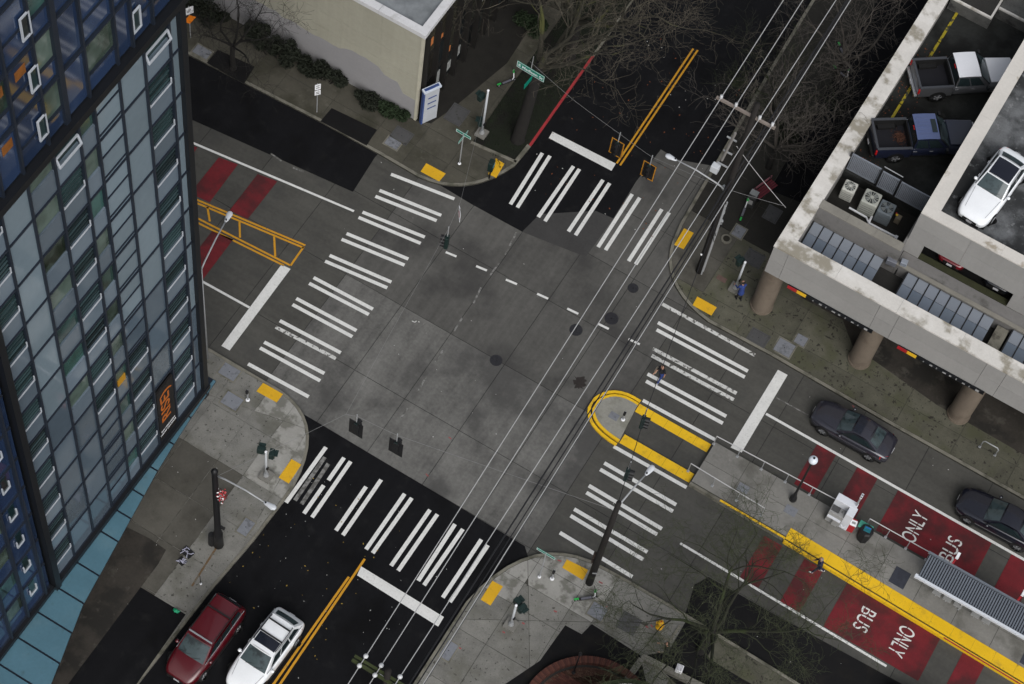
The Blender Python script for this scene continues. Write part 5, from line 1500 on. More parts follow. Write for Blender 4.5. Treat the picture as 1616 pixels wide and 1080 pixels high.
# black steel pole at the tower corner
bp = Vector((-6.44, -18.12, 0.15))
pole4 = thing('steel_pole', 'black steel pole with a flared base and a lamp arm on the tower side pavement', 'pole', bp)
MB().tube([(0, 0, 0), (0, 0, 1.5), (0, 0, 1.7), (0, 0.03, 8.6), (0, 0.03, 8.8), (0, 0.03, 8.95)], [0.26, 0.24, 0.17, 0.15, 0.17, 0.05], 16).build('shaft', BLACK, pole4, smooth=True)
MB().tube([(-0.32, -0.1, 0), (-0.32, -0.1, 1.1)], [0.2, 0.17], 12).build('base_cabinet', BLACK, pole4)
MB().box((0.2, 0.05, 2.4), (0.35, 0.1, 0.2)).build('bracket', BLACK, pole4)
lh = P(424, 793, 8.6) - bp
cobra(pole4, (0.15, 0.05, 8.4), (lh.x - 0.2, lh.y - 0.1, 8.35))
hb = thing('hanging_ornament', 'red and white bundle hanging high on the black steel pole', 'ornament', (bp.x + 0.34, bp.y + 0.02, 6.6))
random.seed(8)
for m_, n_ in ((REDP, 70), (mat('white_ribbon', (0.6, 0.6, 0.6), 0.7), 24)):
    b = MB()
    for _ in range(n_):
        c = Vector((random.gauss(0.0, 0.09), random.gauss(0, 0.09), random.gauss(0, 0.32)))
        d1 = Vector((random.uniform(-1, 1), random.uniform(-1, 1), random.uniform(-1, 1))).normalized() * 0.07
        d2 = d1.orthogonal().normalized() * 0.04
        b.add([c - d1, c + d2, c + d1, c - d2], [(0, 1, 2, 3)])
    b.build('petals' if m_ is REDP else 'ribbon', m_, hb)
MB().tube([(-0.3, 0, 0.75), (0.02, 0, 0.75), (0.02, 0, 0.3)], 0.015, 6).build('hook', BLACK, hb)

# galvanised lamp standard behind the tower corner
lp = Vector((-12.9, -9.75, 0.15))
lamp = thing('street_lamp', 'grey lamp standard beside the tower reaching over the yellow median', 'street lamp', lp)
MB().tube([(0, 0, 0), (0, 0, 9.3)], [0.12, 0.07], 12).build('shaft', GALV, lamp, smooth=True)
lh = P(362, 345, 9.6) - lp
cobra(lamp, (0, 0, 9.2), (lh.x, lh.y - 0.35, 9.5))

# globe lamp on the platform
gp_ = Vector((16.99, -0.02, 0.3))
gl = thing('globe_lamp', 'black post lamp with a white globe on the bus platform', 'street lamp', gp_)
MB().tube([(0, 0, 0), (0, 0, 0.25), (0, 0, 0.5), (0, 0, 0.9), (0, 0, 4.5), (0, 0, 4.62)], [0.2, 0.19, 0.11, 0.07, 0.05, 0.1], 14).build('post', BLACK, gl, smooth=True)
MB().ball((0, 0, 4.84), 0.24, 16, 10).build('globe', mat('opal_globe', (0.62, 0.66, 0.72), 0.25, 0.05), gl, smooth=True)
MB().cyl((0, 0, 5.06), 0.06, 0.05, 10).build('finial', BLACK, gl)

# ------------------------------------------------------------------ hanging signals and span wires
def signal(label, px, py, z, heading, border=None, wire_z=1.0, plate=True):
    c = P(px, py, z)
    t = thing('traffic_signal', label, 'traffic signal', c, heading, 'signal heads hung over the junction')
    MB().box((0, 0, 0), (0.2, 0.33, 1.02)).build('housing', SIGGREEN if not plate else BLACK, t, mods={'bevel': (0.03, 2)})
    if plate:
        bp_ = MB().box((-0.02, 0, 0), (0.03, 0.78, 1.42)).build('backplate', BLACK, t)
        if border:
            fr = MB()
            for s_ in (-1, 1):
                fr.box((0.0, s_ * 0.36, 0), (0.012, 0.06, 1.42)).box((0.0, 0, s_ * 0.68), (0.012, 0.66, 0.06))
            fr.build('border', border, bp_)
    for k, m_ in ((1, LENSDARK), (0, LENSDARK), (-1, LEDGREEN)):
        l_ = MB().tube([(0.095, 0, k * 0.325), (0.115, 0, k * 0.325)], 0.125, 16).build('lens', m_, t)
        vz = MB()
        for i in range(9):
            a = math.pi * (i / 8) * 1.3 - 0.47
            b = math.pi * ((i + 1) / 8) * 1.3 - 0.47
            if i == 8:
                continue
            y0, z0, y1, z1 = math.cos(a) * 0.145, math.sin(a) * 0.145 + k * 0.325, math.cos(b) * 0.145, math.sin(b) * 0.145 + k * 0.325
            vz.add([(0.1, y0, z0), (0.1, y1, z1), (0.34, y1, z1), (0.34, y0, z0), (0.1, y0 * 0.96, z0), (0.1, y1 * .96, z1), (0.34, y1 * .96, z1), (0.34, y0 * .96, z0)], [(0, 1, 2, 3), (7, 6, 5, 4), (2, 6, 7, 3)])
        vz.build('visor', BLACK, l_)
    MB().tube([(0, 0, 0.5), (0, 0, 0.5 + wire_z)], 0.03, 8).build('hanger', GALV, t)
    MB().box((0, 0, 0.56), (0.16, 0.16, 0.1)).build('clamp', SIGGREEN, t)
    return c
ZS = 5.5
MUTED = mat('muted_reflective', (0.42, 0.18, 0.012), 0.5, 0.15, 3.0)
S1 = signal('black-backed signal nearest the tower, hung above the lower crosswalk', 562, 676, ZS, R(90), None)
S2 = signal('black-backed signal hung above the lower crosswalk, right of its twin', 625, 706, ZS, R(90), None)
N1 = signal('yellow-bordered signal hung above the upper stop line', 973, 234, ZS, R(-92), MUTED)
N2 = signal('yellow-bordered signal hung right of the upper yellow centre line', 1023, 270, ZS, R(-92), MUTED)
E1 = signal('dark green signal hung over the crosswalk below the island', 989, 749, ZS, R(15), None, plate=False)
E2 = signal('dark green signal hung over the yellow strips of the island', 1014, 666, ZS, R(15), None, plate=False)
W1 = signal('dark green signal hung alone over the middle of the left crosswalk', 705, 382, ZS, R(195), None, plate=False)
ZW = ZS + 1.35
up = lambda c: (c.x, c.y, ZW)
SWT, SET, NWT, NET = Vector((-6.44, -18.1, 8.3)), Vector((10.34, -9.6, 9.0)), Vector((-6.05, 10.9, 8.2)), Vector((6.38, 9.4, 8.9))
J = P(546, 654, ZW)
wire('span_wire', 'thin pale cable carrying the two black-backed signals across the lower street', [SWT, J, up(S1), up(S2), SET], 0.008, SPANW, 0.03)
wire('span_wire', 'thin cable running from the lower signals up to the upper left corner', [J, P(600, 555, ZW), up(W1), P(727, 318, ZW + 0.2), P(767, 152, 4.6)], 0.006, SPANW, 0.03)
wire('span_wire', 'dark cable carrying the two dark green signals past the island', [SET, up(E1), up(E2), NET], 0.018, WIRED, 0.05)
wire('span_wire', 'thin cable carrying the yellow-bordered signals across the upper street', [P(836, 97, 7.6), P(905, 158, ZW), up(N1), up(N2), (NET.x, NET.y, 8.6), P(1240, 326, 7.4)], 0.008, SPANW, 0.03)
wire('service_wire', 'pale service cable slanting from the tall pole to the garage corner', [Vector((6.1, 9.4, 12.4)), P(1240, 328, 7.35)], 0.016, WIREW, 0.1)
# diamond sign hung on the western span
sg = P(725, 338, ZW - 0.55)
t = thing('hanging_sign', 'small white and red sign hung over the left crosswalk', 'sign', sg, R(-52))
MB().box((0, 0, 0), (0.55, 0.02, 0.75), 0, 0, 0).build('plate', SIGNWHITE, t)
MB().tube([(0, -0.012, 0), (0, -0.016, 0)], 0.19, 20).build('ban_ring', REDP, t)
MB().tube([(0, -0.013, 0), (0, -0.018, 0)], 0.14, 20).build('ring_centre', SIGNWHITE, t)
MB().box((0, -0.02, 0), (0.32, 0.006, 0.045), 0, 0, R(45)).build('ban_bar', REDP, t)
MB().tube([(0, 0, 0.37), (0, 0, 0.62)], 0.015, 6).build('hanger', GALV, t)

# ------------------------------------------------------------------ pedestrian signals
def ped_pole(label, px, py, h, heads, heading=0.0, cap=True, foot=True, group='pedestrian signal posts'):
    b = P(px, py, 0.15)
    t = thing('pedestrian_signal', label, 'pedestrian signal', b, heading, group)
    MB().tube([(0, 0, 0.1), (0, 0, h)], [0.07, 0.06], 12).build('post', mat('post_grey', (0.42, 0.44, 0.46), 0.5, 0.1), t, smooth=True)
    if foot:
        MB().box((0, 0, 0.08), (0.62, 0.62, 0.16)).build('footing', mat('footing_concrete', (0.16, 0.155, 0.14), 0.9, 0.25, 2.0), t)
        MB().tube([(0, 0, 0.16), (0, 0, 0.4)], [0.15, 0.1], 12).build('flange', GALV, t)
    if cap:
        MB().ball((0, 0, h), 0.075, 10, 6).build('cap', SIGNWHITE, t, smooth=True)
    for dx, dy, dz, a in heads:
        hd = MB().box((dx, dy, h - dz), (0.26, 0.44, 0.46), a).build('signal_head', SIGGREEN, t, mods={'bevel': (0.03, 2)})
        MB().box((dx + 0.15 * math.cos(a), dy + 0.15 * math.sin(a), h - dz), (0.04, 0.32, 0.34), a).build('face', mat('signal_face', (0.02, 0.035, 0.035), 0.3, 0.2), hd)
        MB().box((dx + 0.24 * math.cos(a), dy + 0.24 * math.sin(a), h - dz + 0.19), (0.16, 0.36, 0.03), a).build('visor', SIGGREEN, hd)
    MB().box((0.08, 0, 1.05), (0.09, 0.12, 0.22)).build('push_button', BLACK, t)
    return t
ped_pole('grey pedestrian signal post on the corner by the tower', 420, 752, 2.95, [(-0.3, 0.05, 0.25, R(110)), (0.22, 0.2, 0.35, R(20))])
ped_pole('grey pedestrian signal post by the lower right yellow plate', 806, 987, 2.75, [(0.3, 0.1, 0.2, R(-20)), (-0.05, 0.3, 0.35, R(70))])
ped_pole('grey pedestrian signal post at the garage corner', 1160, 456, 2.9, [(-0.28, 0.1, 0.35, R(160))])
ped_pole('slim grey pedestrian signal post beside the planting strip', 760, 212, 4.3, [(-0.35, 0.0, 0.9, R(170)), (-0.2, 0.15, 3.4, R(200))], foot=True)
pb = P(772, 282, 0.15)
t = thing('pedestrian_signal', 'low dark signal box with a blue face beside the upper yellow plate', 'pedestrian signal', pb, R(10), 'pedestrian signal posts')
MB().tube([(0, 0, 0), (0, 0, 1.7)], 0.05, 10).build('post', BLACK, t)
MB().box((0, 0, 1.35), (0.3, 0.42, 0.75)).build('signal_head', SIGGREEN, t, mods={'bevel': (0.03, 2)})
MB().box((0.16, -0.05, 1.5), (0.03, 0.3, 0.12)).build('face', mat('blue_face', (0.06, 0.2, 0.26), 0.4), t)
def button_post(label, px, py, h, par_m=SIGNWHITE):
    b = P(px, py, 0.15)
    t = thing('button_post', label, 'post', b, 0, 'push button posts')
    MB().tube([(0, 0, 0), (0, 0, h)], 0.045, 10).build('post', GALV, t)
    MB().ball((0, 0, 0.06), 0.12, 12, 5, 0.5).build('foot', par_m, t, smooth=True)
    MB().box((0.0, -0.05, h - 0.12), (0.12, 0.12, 0.28)).build('button_box', BLACK, t)
button_post('short push button post beside the tower side yellow plate', 391, 632, 1.15)
button_post('short push button post with a white foot beside the lower street sign', 871, 914, 1.15)
button_post('short push button post on the island nose', 983, 663, 0.95)

# ------------------------------------------------------------------ signs
def plate_sign(par, name, m, c, s, rz, border=None, z0=0.0):
    o = MB().box((0, 0, 0), s).build(name, m, par)
    o.location = c
    o.rotation_euler = (0, 0, rz)
    if border:
        fr = MB()
        for q in (-1, 1):
            fr.box((0, -s[1] / 2 - 0.002, q * (s[2] / 2 - 0.02)), (s[0] - 0.02, 0.004, 0.025)).box((q * (s[0] / 2 - 0.02), -s[1] / 2 - 0.002, 0), (0.025, 0.004, s[2] - 0.04))
        fr.build('border', border, o)
    return o
ms = P(837.5, 113, 6.0)
t = thing('street_name_sign', 'large hanging green street name sign reading E Madison St', 'street sign', ms, 0.0)
bd = plate_sign(t, 'sign_board', SIGNGREEN, (0, 0, 0), (1.75, 0.03, 0.52), R(-3), SIGNWHITE)
tx = text_obj('E Madison St', 'lettering', SIGNWHITE, bd, 0.3, 0.002, 0.006)
tx.rotation_euler = (R(90), 0, 0)
tx.location = (0, -0.02, -0.02)
plate_sign(t, 'cross_board', SIGNGREEN, (0.15, 0.1, -0.45), (1.75, 0.03, 0.4), R(87), None)
MB().tube([(0.0, 0, 0.2), (0.02, 0, 1.4)], 0.025, 8).build('hanger', GALV, t)
def blade_sign(label, base, ztop, l1, a1, l2, a2, h=0.24):
    t = thing('street_name_sign', label, 'street sign', base, 0.0)
    MB().tube([(0, 0, 0), (0, 0, ztop)], 0.035, 8).build('post', GALV, t)
    MB().ball((0, 0, 0.05), 0.1, 10, 5, 0.6).build('foot', SIGNWHITE, t, smooth=True)
    plate_sign(t, 'sign_board', SIGNGREEN, (0, 0, ztop - 0.1), (l1, 0.02, h), a1, SIGNWHITE)
    if l2:
        plate_sign(t, 'cross_board', SIGNGREEN, (0, 0, ztop - 0.4), (l2, 0.02, h), a2, SIGNWHITE)
    return t
blade_sign('green street name blades on a thin post at the upper left corner', P(725, 259, 0.15), 3.1, 0.95, R(-2), 0.95, R(88))
blade_sign('green street name blade seen edge-on above the lower corner', P(851, 911, 0.15), 3.2, 1.05, R(0), 0, 0)
# bracing strut near the upper left sign
def post_sign(label, cat, base, plates, h, rz):
    t = thing('sign_post', label, cat, base, rz)
    MB().tube([(0, 0, 0), (0, 0, h)], 0.03, 8).build('post', GALV, t)
    for nm, m_, dz, s_, rot in plates:
        o = MB().box((0, -0.04, 0), (s_[0], 0.015, s_[1]), ry=rot).build(nm, m_, t)
        o.location = (0, 0, dz)
    return t
ps = post_sign('white parking sign plates on a thin post by the left kerb', 'sign', P(500, 177, 0.15), [('sign_plate', SIGNWHITE, 2.5, (0.34, 0.5), 0), ('sign_plate', SIGNWHITE, 1.95, (0.34, 0.42), 0)], 2.75, R(50))
for k, dz in enumerate((2.6, 2.42, 2.02, 1.88)):
    MB().box((0, -0.05, dz), (0.2, 0.004, 0.05)).build('sign_mark', LENSDARK, ps)
wb = P(299, 30, 1.9)
ws2 = post_sign('orange diamond and white plate on a post at the tower edge', 'sign', (wb.x, wb.y, 0.15), [('sign_plate', SIGNWHITE, 2.55, (0.5, 0.62), 0), ('diamond_plate', ORANGE, 1.75, (0.55, 0.55), R(45))], 2.9, R(60))
for k in range(3):
    MB().box((0.05 * k - 0.08, -0.05, 2.45 + 0.1 * k), (0.14, 0.004, 0.05)).build('sign_mark', LENSDARK, ws2)
# blue and white totem beside the cream building
tb = P(676, 189, 0.15)
t = thing('totem_sign', 'white and blue totem sign at the corner of the cream building', 'sign', (tb.x, tb.y, 0.15), R(62))
MB().box((0, 0, 1.5), (0.95, 0.16, 3.0)).build('board', mat('totem_white', (0.4, 0.42, 0.45), 0.5, 0.15, 1.5), t)
MB().box((-0.5, 0, 1.5), (0.1, 0.2, 3.0)).build('blue_edge', mat('totem_blue', (0.04, 0.07, 0.2), 0.5, 0.1), t)
MB().box((0, 0, 3.08), (1.1, 0.3, 0.14)).build('cap', mat('totem_cap', (0.55, 0.6, 0.68), 0.5, 0.08), t)
MB().box((0, 0, 3.16), (0.9, 0.16, 0.02)).build('cap_stripe', MATS['totem_blue'], t)
for k in range(3):
    MB().box((0.05, -0.085, 2.3 - 0.5 * k), (0.55, 0.01, 0.1)).build('sign_mark', MATS['totem_blue'], t)
# ================================================================== bare winter trees
def grow(base, height, spread, seed, trunk_r, fork_z, n_limbs, up_bias, levels, twig_len, droop=0.0, lean=(0, 0), trunk_lean=(0, 0), child=(4, 6)):
    """Returns (trunk mesh, limbs mesh, twig mesh) of a leafless tree in its own frame."""
    rnd = random.Random(seed)
    tr, lim, tw = MB(), MB(), MB()

    def branch(p, d, length, r, lev):
        segs = 5 if lev < 2 else (4 if lev < 3 else 3)
        pts, rad = [p.copy()], [r]
        q, dd = p.copy(), d.copy()
        for i in range(segs):
            j = 0.16 + 0.09 * lev
            dd = (dd + Vector((rnd.gauss(0, j), rnd.gauss(0, j), rnd.gauss(0, j * 0.7) + up_bias * (0.12 if lev < 2 else 0.05) - droop * 0.06 * lev))).normalized()
            q = q + dd * (length / segs)
            pts.append(q.copy())
            rad.append(max(r * (1 - 0.78 * (i + 1) / segs), 0.006))
        (lim if lev <= 1 else tw).tube(pts, rad, 7 if lev == 0 else (5 if lev < 3 else 3), cap=False)
        if lev >= levels:
            return
        n = rnd.randint(*child) + (1 if lev == 0 else 0)
        for k in range(n):
            t = rnd.uniform(0.25, 1.0) if k else 1.0
            i = min(int(t * segs), segs - 1)
            f = t * segs - i
            s = pts[i].lerp(pts[i + 1], min(f, 1))
            base_d = (pts[i + 1] - pts[i]).normalized()
            a = rnd.uniform(0, 6.283)
            o = base_d.orthogonal().normalized()
            o = Matrix.Rotation(a, 3, base_d) @ o
            nd = (base_d * rnd.uniform(0.5, 1.0) + o * rnd.uniform(0.5, 0.95) + Vector((0, 0, 0.1 * up_bias))).normalized()
            ln = length * rnd.uniform(0.42, 0.72)
            if lev + 1 >= levels:
                ln = twig_len * rnd.uniform(0.6, 1.3)
            branch(s, nd, ln, max(rad[i] * rnd.uniform(0.42, 0.62), 0.007), lev + 1)

    top = Vector((trunk_lean[0], trunk_lean[1], fork_z))
    pts = [Vector((0, 0, -0.1)), Vector((0, 0, 0.12)), top * 0.5 + Vector((rnd.gauss(0, .04), rnd.gauss(0, .04), 0)), top]
    tr.tube(pts, [trunk_r * 1.5, trunk_r * 1.12, trunk_r * 0.95, trunk_r * 0.85], 12)
    for k in range(n_limbs):
        a = k * 2 * math.pi / n_limbs + rnd.uniform(-0.35, 0.35)
        tilt = rnd.uniform(0.5, 1.15)
        d = Vector((math.cos(a) * tilt * spread / height * 1.6 + lean[0], math.sin(a) * tilt * spread / height * 1.6 + lean[1], 1.0)).normalized()
        branch(top - Vector((0, 0, rnd.uniform(0, fork_z * 0.12))), d, (height - fork_z) * rnd.uniform(0.75, 1.05), trunk_r * rnd.uniform(0.45, 0.62), 0)
    return tr, lim, tw

BARK_D = mat('bark_black', (0.01, 0.009, 0.008), 0.95, 0.4, 4.0, local=True, bump=0.4, bscale=15)
BARK_M = mat('bark_mossy', (0.03, 0.028, 0.02), 0.95, 0.4, 1.0, local=True, dirt=((0.07, 0.075, 0.022), 0.45, 0.54, 0.64, 0.85))
BARK_G = mat('twig_grey', (0.06, 0.053, 0.046), 0.95, 0.35, 2.0, local=True)
BARK_O = mat('twig_olive', (0.016, 0.017, 0.011), 0.95, 0.4, 1.0, local=True, dirt=((0.024, 0.032, 0.011), 0.8, 0.5, 0.64))
TWIG_M = mat('twig_mossy', (0.06, 0.052, 0.039), 0.95, 0.4, 0.8, local=True, dirt=((0.13, 0.115, 0.085), 0.5, 0.54, 0.66, 0.8))

def tree(name, label, base, args, mats, group=None):
    tr, lim, tw = grow(base, **args)
    t = thing(name, label, 'tree', base, 0.0, group)
    tr.build('trunk', mats[0], t, smooth=True)
    cr = lim.build('crown', mats[1], t, smooth=True)
    tw.build('twigs', mats[2], cr, smooth=False)
    return t
tree('bare_tree', 'large mossy bare tree on the planting strip beside the red kerb', (-6.25, 11.2, 0.15),
     dict(height=12.5, spread=5.6, seed=4, trunk_r=0.34, fork_z=6.2, n_limbs=6, up_bias=0.35, levels=4, twig_len=0.8, lean=(0.15, 0.5), trunk_lean=(0.15, 0.9), child=(3, 4)), (BARK_D, BARK_M, TWIG_M), 'trees along the planting strip')
tree('bare_tree', 'mossy bare tree behind the first one, reaching over the upper street', (-6.5, 17.5, 0.15),
     dict(height=11.5, spread=6.8, seed=9, trunk_r=0.3, fork_z=3.8, n_limbs=7, up_bias=0.2, levels=4, twig_len=0.9, lean=(0.25, 0.0), child=(3, 4)), (BARK_D, BARK_M, TWIG_M), 'trees along the planting strip')
tree('bare_tree', 'bare tree at the top edge left of the upper street', (-6.9, 25.5, 0.15),
     dict(height=11.0, spread=6.0, seed=15, trunk_r=0.3, fork_z=4.0, n_limbs=6, up_bias=0.3, levels=4, twig_len=0.9, lean=(0.1, -0.1), child=(3, 4)), (BARK_D, BARK_M, TWIG_M), 'trees along the planting strip')
tree('bare_tree', 'grey twiggy bare tree between the tall pole and the garage', (6.5, 17.6, 0.15),
     dict(height=6.4, spread=4.2, seed=22, trunk_r=0.16, fork_z=2.0, n_limbs=7, up_bias=0.6, levels=3, twig_len=0.9, lean=(0.15, 0.05), child=(4, 6)), (BARK_D, BARK_G, BARK_G), 'trees along the garage side')
tree('bare_tree', 'grey bare tree at the top edge beside the garage parapet', (7.0, 25.2, 0.15),
     dict(height=6.4, spread=4.2, seed=33, trunk_r=0.15, fork_z=2.0, n_limbs=7, up_bias=0.5, levels=3, twig_len=0.9, lean=(0.1, -0.1), child=(4, 5)), (BARK_D, BARK_G, BARK_G), 'trees along the garage side')
tree('bare_tree', 'low olive bare tree left of the grey one under the pale wires', (4.9, 21.2, 0.15),
     dict(height=5.0, spread=3.6, seed=41, trunk_r=0.12, fork_z=1.5, n_limbs=6, up_bias=0.4, levels=3, twig_len=0.8, child=(4, 6)), (BARK_D, BARK_O, BARK_O), 'trees along the garage side')
tree('bare_tree', 'spreading olive bare tree beside the lower bus lane', (16.8, -9.9, 0.15),
     dict(height=8.6, spread=8.2, seed=52, trunk_r=0.19, fork_z=3.0, n_limbs=8, up_bias=-0.1, levels=4, twig_len=0.7, droop=0.3, trunk_lean=(0.1, 0.05), child=(4, 5)), (BARK_D, BARK_O, mat('twig_green', (0.035, 0.042, 0.02), 0.95, 0.4, 0.8, local=True, dirt=((0.06, 0.065, 0.04), 0.6, 0.54, 0.68))))
tree('bare_tree', 'small dark bare tree in front of the cream wall beside the tower', (-22.0, 6.25, 0.15),
     dict(height=5.6, spread=4.2, seed=61, trunk_r=0.15, fork_z=2.2, n_limbs=6, up_bias=0.2, levels=3, twig_len=0.7, lean=(0.1, 0.1), child=(4, 5)), (BARK_D, BARK_D, BARK_D))

# ------------------------------------------------------------------ evergreen shrubs and ivy
LEAF = mat('shrub_leaf', (0.008, 0.011, 0.005), 0.85, 0.45, 3.0)
LEAF2 = mat('shrub_leaf_green', (0.01, 0.02, 0.006), 0.85, 0.45, 3.0)
def shrub(name, label, base, size, n, m, seed, cat='shrub', group=None, leaf=0.09):
    rnd = random.Random(seed)
    t = thing(name, label, cat, base, 0.0, group)
    blobs = [(Vector((rnd.uniform(-.42, .42) * size[0], rnd.uniform(-.38, .38) * size[1], rnd.uniform(0.25, 0.7) * size[2])), rnd.uniform(0.3, 0.55)) for _ in range(max(6, int(size[0] * 3)))]
    b = MB()
    for _ in range(n):
        c, r = rnd.choice(blobs)
        d = Vector((rnd.gauss(0, 1), rnd.gauss(0, 1), rnd.gauss(0, 1))).normalized() * r * rnd.uniform(0.55, 1.08)
        p = c + Vector((d.x * min(1, size[0]), d.y * min(1, size[1]), d.z * size[2] * 0.55))
        if p.z < 0.02:
            continue
        u = Vector((rnd.gauss(0, 1), rnd.gauss(0, 1), rnd.gauss(0, .7))).normalized() * leaf * rnd.uniform(0.6, 1.3)
        v = u.orthogonal().normalized() * leaf * 0.5
        b.add([p - u, p + v, p + u, p - v], [(0, 1, 2, 3)])
    b.build('foliage', m, t)
    st = MB()
    for c, r in blobs:
        st.tube([(c.x * 0.4, c.y * 0.4, -0.03), tuple(c * 0.8)], [0.03, 0.012], 5)
    st.build('stem', BARK_D, t)
    return t
gsh = 'shrubs along the foot of the cream wall'
shrub('shrub', 'large dark shrub against the cream wall next to the small tree', (-20.4, 8.2, 0.15), (4.2, 1.0, 2.3), 5200, LEAF, 1, group=gsh)
shrub('shrub', 'dark shrub at the middle of the cream wall', (-17.4, 8.4, 0.15), (2.8, 0.9, 1.6), 3200, LEAF, 2, group=gsh)
shrub('shrub', 'low dark shrub along the cream wall, left of the corner one', (-14.5, 8.5, 0.15), (1.8, 0.7, 1.0), 1800, LEAF, 3, group=gsh)
shrub('shrub', 'small green shrub at the corner of the cream wall', (-12.7, 8.6, 0.15), (1.7, 0.6, 0.95), 1800, LEAF2, 4, group=gsh)
shrub('shrub', 'dark shrub at the far left end of the cream wall by the tower', (-25.2, 8.2, 0.15), (3.4, 0.9, 1.6), 2200, LEAF, 5, group=gsh)
shrub('shrub', 'green bush under the bare trees beside the dark shop front', (-9.3, 17.8, 0.15), (1.8, 1.8, 1.6), 2200, LEAF2, 6)
shrub('shrub', 'dark undergrowth below the grey tree by the garage', (6.6, 20.4, 0.15), (2.0, 3.0, 0.8), 2000, LEAF, 7)

# ================================================================== people
SKIN = mat('skin', (0.36, 0.2, 0.14), 0.6, 0.08, 8.0, local=True)
HAIRD = mat('hair_dark', (0.012, 0.01, 0.009), 0.8, 0.2, 9.0, local=True)
HAIRG = mat('hair_grey', (0.22, 0.2, 0.18), 0.8, 0.2, 9.0, local=True)
CBLACK = mat('cloth_black', (0.01, 0.01, 0.012), 0.9, 0.2, 9.0, local=True)
CNAVY = mat('cloth_navy', (0.012, 0.015, 0.045), 0.9, 0.2, 9.0, local=True)
CBLUE = mat('cloth_blue', (0.02, 0.04, 0.16), 0.9, 0.2, 9.0, local=True)
CJEAN = mat('cloth_jeans', (0.05, 0.085, 0.22), 0.9, 0.2, 9.0, local=True)
CWHITE = mat('cloth_white', (0.5, 0.5, 0.5), 0.85, 0.1, 9.0, local=True)
CTAN = mat('cloth_tan', (0.3, 0.26, 0.2), 0.85, 0.1, 9.0, local=True)

